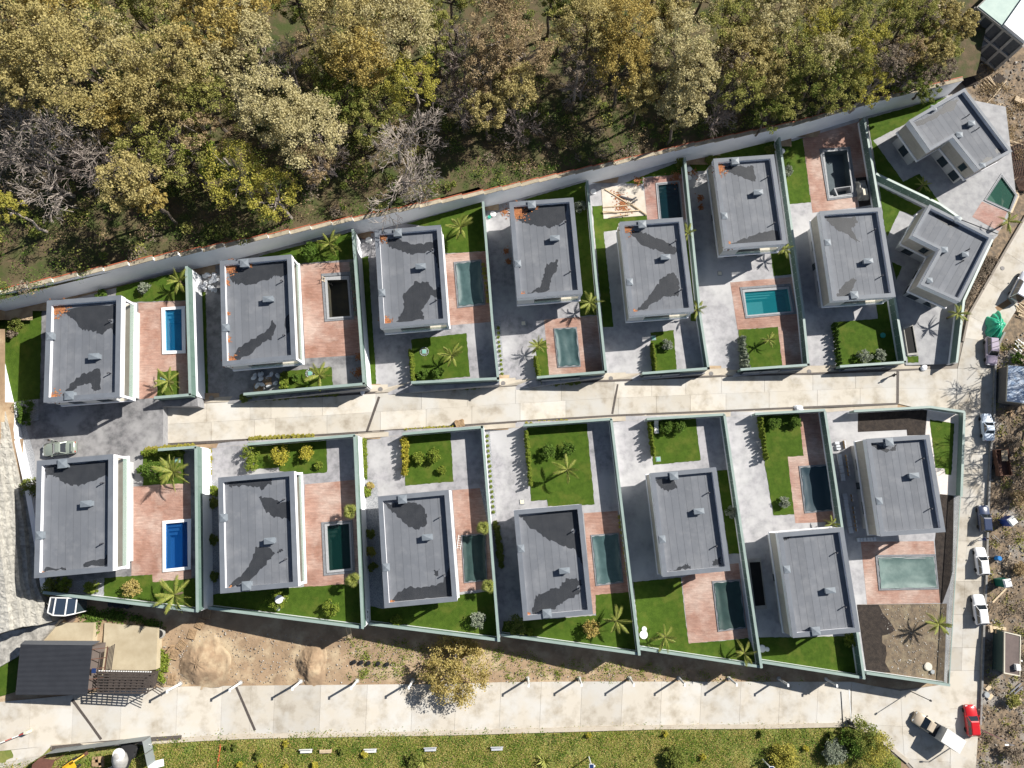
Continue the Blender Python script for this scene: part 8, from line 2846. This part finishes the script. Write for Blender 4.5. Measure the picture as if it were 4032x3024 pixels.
# soil mounds
for lab, s, rx, ry, h in (('large stony soil mound right of the pallet path', 'M1740,735', 4.0, 3.9, 1.15), ('smaller soil mound with shaded hollow on the bare earth', 'N930,740', 2.4, 3.2, 1.0)):
    p = pp(s)[0]
    b = G(p, -.05)
    vs, fs = [], []
    nr, na = 16, 44
    for i in range(nr + 1):
        for j in range(na):
            f = i / nr
            a_ = 2 * math.pi * j / na
            k = 1 + .1 * math.sin(3 * a_ + len(lab)) + .05 * math.sin(7 * a_)
            z = h * (.5 + .5 * math.cos(math.pi * f)) * (1 + .25 * math.sin(3 * a_) * f) + (random.uniform(-.1, .1) if 0 < i < nr else 0)
            vs.append((rx * f * k * math.cos(a_), ry * f * k * math.sin(a_), z if i < nr else -.1))
    for i in range(nr):
        for j in range(na):
            fs.append((i * na + j, (i + 1) * na + j, (i + 1) * na + (j + 1) % na, i * na + (j + 1) % na))
    o = MB().add(vs, fs).build('soil_mound', m_dirt, smooth=True, fixn=True)
    o.location = b
    tag(o, lab, 'soil mound')


# stones: uncountable rubble on earth and rubble ground
def stones(name, label, poly, n, s0, s1, material, zfn=None):
    P = region_pts(poly, n, .02, zfn)
    base = np.array([(-1, -1, -.6), (1, -1, -.6), (1, 1, -.6), (-1, 1, -.6), (-.7, -.7, .7), (.7, -.7, .7), (.7, .7, .7), (-.7, .7, .7)], float)
    F = np.array([(0, 1, 5, 4), (1, 2, 6, 5), (2, 3, 7, 6), (3, 0, 4, 7), (4, 5, 6, 7), (3, 2, 1, 0)])
    n = len(P)
    sc = (s0 + (s1 - s0) * RNG.random((n, 1, 1)) ** 3) * (.6 + .8 * RNG.random((n, 1, 3)))
    a = RNG.random(n) * 6.283
    b_ = base[None] * sc * (1 + .3 * (RNG.random((n, 8, 3)) - .5))
    ca, sa = np.cos(a)[:, None], np.sin(a)[:, None]
    x = b_[..., 0] * ca - b_[..., 1] * sa
    y = b_[..., 0] * sa + b_[..., 1] * ca
    v = np.stack([x, y, b_[..., 2] * .7], -1) + P[:, None, :]
    q = (F[None] + (np.arange(n) * 8)[:, None, None]).reshape(-1, 4)
    o = bpy.data.objects.new(name, npmesh(name, v.reshape(-1, 3), q, material))
    COL.objects.link(o)
    tag(o, label, 'stones', kind='stuff')


m_peb = mat('stone_mix', (0.4, 0.36, 0.3), .9, island=[(0.40, 0.35, 0.28), (0.55, 0.52, 0.47), (0.28, 0.22, 0.16), (0.66, 0.64, 0.60), (0.20, 0.15, 0.11)])
m_peb2 = mat('stone_grey', (0.3, 0.29, 0.27), .9, island=[(0.25, 0.22, 0.18), (0.36, 0.34, 0.31), (0.14, 0.11, 0.08), (0.48, 0.45, 0.41), (0.26, 0.18, 0.11)])
stones('loose_stones', 'loose stones scattered over the bare earth above the lower street', 'n640,2480 n1000,2480 n1900,2570 n2560,2640 n3200,2680 n2300,2682 n1400,2690 n640,2698', 1900, .02, .09, m_peb)
stones('loose_stones', 'stones strewn over the large soil mound', 'n690,2540 n860,2520 n880,2660 n720,2690', 380, .02, .11, m_peb)
stones('rubble', 'grey rubble and stones on the ground by the east street', 'n3930,1350 n4060,1300 n4060,3060 n3840,3060 n3880,2500 n3905,1700', 1700, .02, .15, m_peb2)
stones('rubble', 'rubble and stones around the building site', 'n3750,240 n4060,230 n4060,700 n3980,600 n3900,420', 700, .02, .18, m_peb2)
stones('rubble', 'stones and clods in the yard beside the dark soil', 'L960,300 L1530,290 L1500,940 L1060,880', 420, .03, .1, m_peb, LV['d7'] + .02)

# ------------------------------------------------------------------ stone terraces at the far left
m_gab = mat('gabion_stone', (0.52, 0.50, 0.45), .95, (0.33, 0.32, 0.29), 2.2, 8, (.38, .62), .9, 6.0, obj_var=.1)
TB = ['n-75,1620 n-60,1700 n-30,1900 n0,2150 n20,2300 n28,2380 n38,2482', 'n-40,1620 n-20,1700 n5,1900 n28,2100 n45,2300 n66,2365 n80,2470', 'n-5,1620 n10,1700 n38,1900 n62,2100 n78,2300 n97,2365 n115,2466',
      'n20,1620 n38,1700 n68,1900 n98,2100 n112,2300 n128,2362 n152,2462', 'n45,1620 n62,1700 n92,1900 n130,2100 n142,2300 n166,2360 n205,2448']
TB.insert(0, 'n-120,1620 n-110,1700 n-80,1900 n-40,2150 n-20,2300 n-12,2390 n-2,2495')
tiers = [pp(s) for s in TB]
TN = ['highest', 'second highest', 'middle', 'second lowest', 'lowest']
for k in range(5):
    zt = 13.4 + (4 - k) * .75
    A, B = tiers[k], tiers[k + 1]
    t = thing('gabion_wall', f'{TN[k]} step of the pale stone terraces at the far left', 'stone terrace', at(A[0], zt - 2))

    def along(line, f):
        y = lerp(1620, line[-1][1], f)
        return (float(np.interp(y, [p[1] for p in line], [p[0] for p in line])), y)
    n = 24
    for i in range(n):
        f0, f1 = i / n, (i + 1) / n
        q = [at(along(A, f0), zt), at(along(B, f0), zt), at(along(B, f1), zt), at(along(A, f1), zt)]
        c = sum(q, Vector()) / 4
        q = [c + (v - c) * .985 for v in q]
        dz = random.uniform(-.06, .06)
        mb = MB()
        # rough stone top: a 5 x 4 grid
        vs, fs = [], []
        for a_ in range(5):
            for b_ in range(6):
                p = q[0].lerp(q[1], a_ / 4).lerp(q[3].lerp(q[2], a_ / 4), b_ / 5)
                e = 0 < a_ < 4 and 0 < b_ < 5
                vs.append((p.x, p.y, zt + dz + (random.uniform(-.06, .06) if e else random.uniform(-.03, 0))))
        for a_ in range(4):
            for b_ in range(5):
                fs.append((a_ * 6 + b_, a_ * 6 + b_ + 1, (a_ + 1) * 6 + b_ + 1, (a_ + 1) * 6 + b_))
        mb.add(vs, fs)
        mb.add([(v.x, v.y, zt + dz - .03) for v in q] + [(v.x, v.y, zt - 2.2) for v in q], [(0, 1, 5, 4), (1, 2, 6, 5), (2, 3, 7, 6), (3, 0, 4, 7)])
        mb.build('gabion_basket', m_gab, t, world=True, fixn=True)
fl_ = [at(q, 12.35) for q in pp('n-60,2520 n35,2486 n205,2452 n235,2440 n160,2525 n100,2560 n60,2590 n-60,2660')]
mb = MB().sheet([(v.x, v.y) for v in fl_], 0)
t = struct('stone_path', MB().prism([(v.x, v.y) for v in fl_], 8.0, 12.35), mat('rough_stone_path', (0.46, 0.44, 0.40), .95, (0.24, 0.23, 0.21), 1.1, 9, (.4, .6), 1.0, 3.0))

# manhole covers in the streets
for k, (lab, s) in enumerate((('manhole cover below the fifth upper front fence', 'n2800,1471'), ('manhole cover at the head of the fifth upper drive', 'n2405,1490'), ('manhole cover by the second boundary wall', 'n1498,1533'), ('manhole cover at the head of the fourth upper drive', 'n1981,1509'),
                              ('manhole cover at the mouth of the second upper drive', 'n832,1567'), ('manhole cover at the mouth of the seventh upper drive', 'n3186,1463'), ('round manhole cover in the east street', 'n3947,1056'))):
    p = pp(s)[0]
    v = G(p, .08)
    t = thing('manhole_cover', lab, 'manhole cover', v)
    MB().disc((0, 0), .34, -.05, .03, 18).build('frame', mat('iron_frame', (0.22, 0.20, 0.18), .7), t)
    MB().disc((0, 0), .28, .03, .045, 18).build('lid', mat('iron_lid', (0.16, 0.15, 0.145), .6), t)

# bare trees beyond the picture on the east side: only their shadows reach the street
for (x, y, sc, k, rz) in ((4120, 1420, 1.5, 1, .4), (4150, 1510, 1.5, 2, 1.7), (4120, 1620, 1.5, 0, 3.0), (4170, 1720, 1.4, 1, 4.2)):
    bare_tree('bare tree beyond the east street whose shadow falls across it', (x, y), 0, sc, k, rz, floor=-1.0, group='bare trees east of the street')

# more clutter on the rubble ground
planks('heap of pale roof battens beside the mauve car', ['n4000,1340 n4030,1372', 'n3996,1352 n4024,1384', 'n4008,1335 n4036,1360', 'n4002,1362 n4034,1348', 'n3992,1372 n4020,1392'], material=m_white_pl)
planks('brown boards leaning by the scrap trailer', ['n3952,1868 n3966,1890', 'n3958,1862 n3974,1886', 'n3946,1876 n3956,1896'], material=m_wood, w=.3)
planks('orange brown offcuts between huts and saloon', ['n3968,1612 n3990,1630', 'n3976,1605 n3984,1640', 'n3960,1624 n3986,1618'], material=m_wood, w=.22)
planks('grey pipe lengths at the lower right edge', ['n3975,2730 n4020,2690', 'n3982,2742 n4026,2704'], 'pipe_pile', 'pipes', m_rim, .16, .14)
for lab, s_, r_, pal_ in (('dry brown bush by the scrap trailer', 'n3985,1740', 1.1, 'grey'), ('dry bush right of the dark blue estate', 'n4015,1960', 1.2, 'rust'), ('olive bush below the brown roofed hut', 'n3990,2760', 1.0, 'olive'), ('dry bush at the lower right corner', 'n3985,2960', 1.2, 'grey'), ('green bush between hut and mauve car', 'n4005,1412', .9, 'bright'),
                          ('rusty bush beside the green cabin', 'n4018,2240', 1.0, 'rust')):
    shrub(lab, s_, 'd7', r_, pal_, z=zg(pp(s_)[0]), leaf=.09)
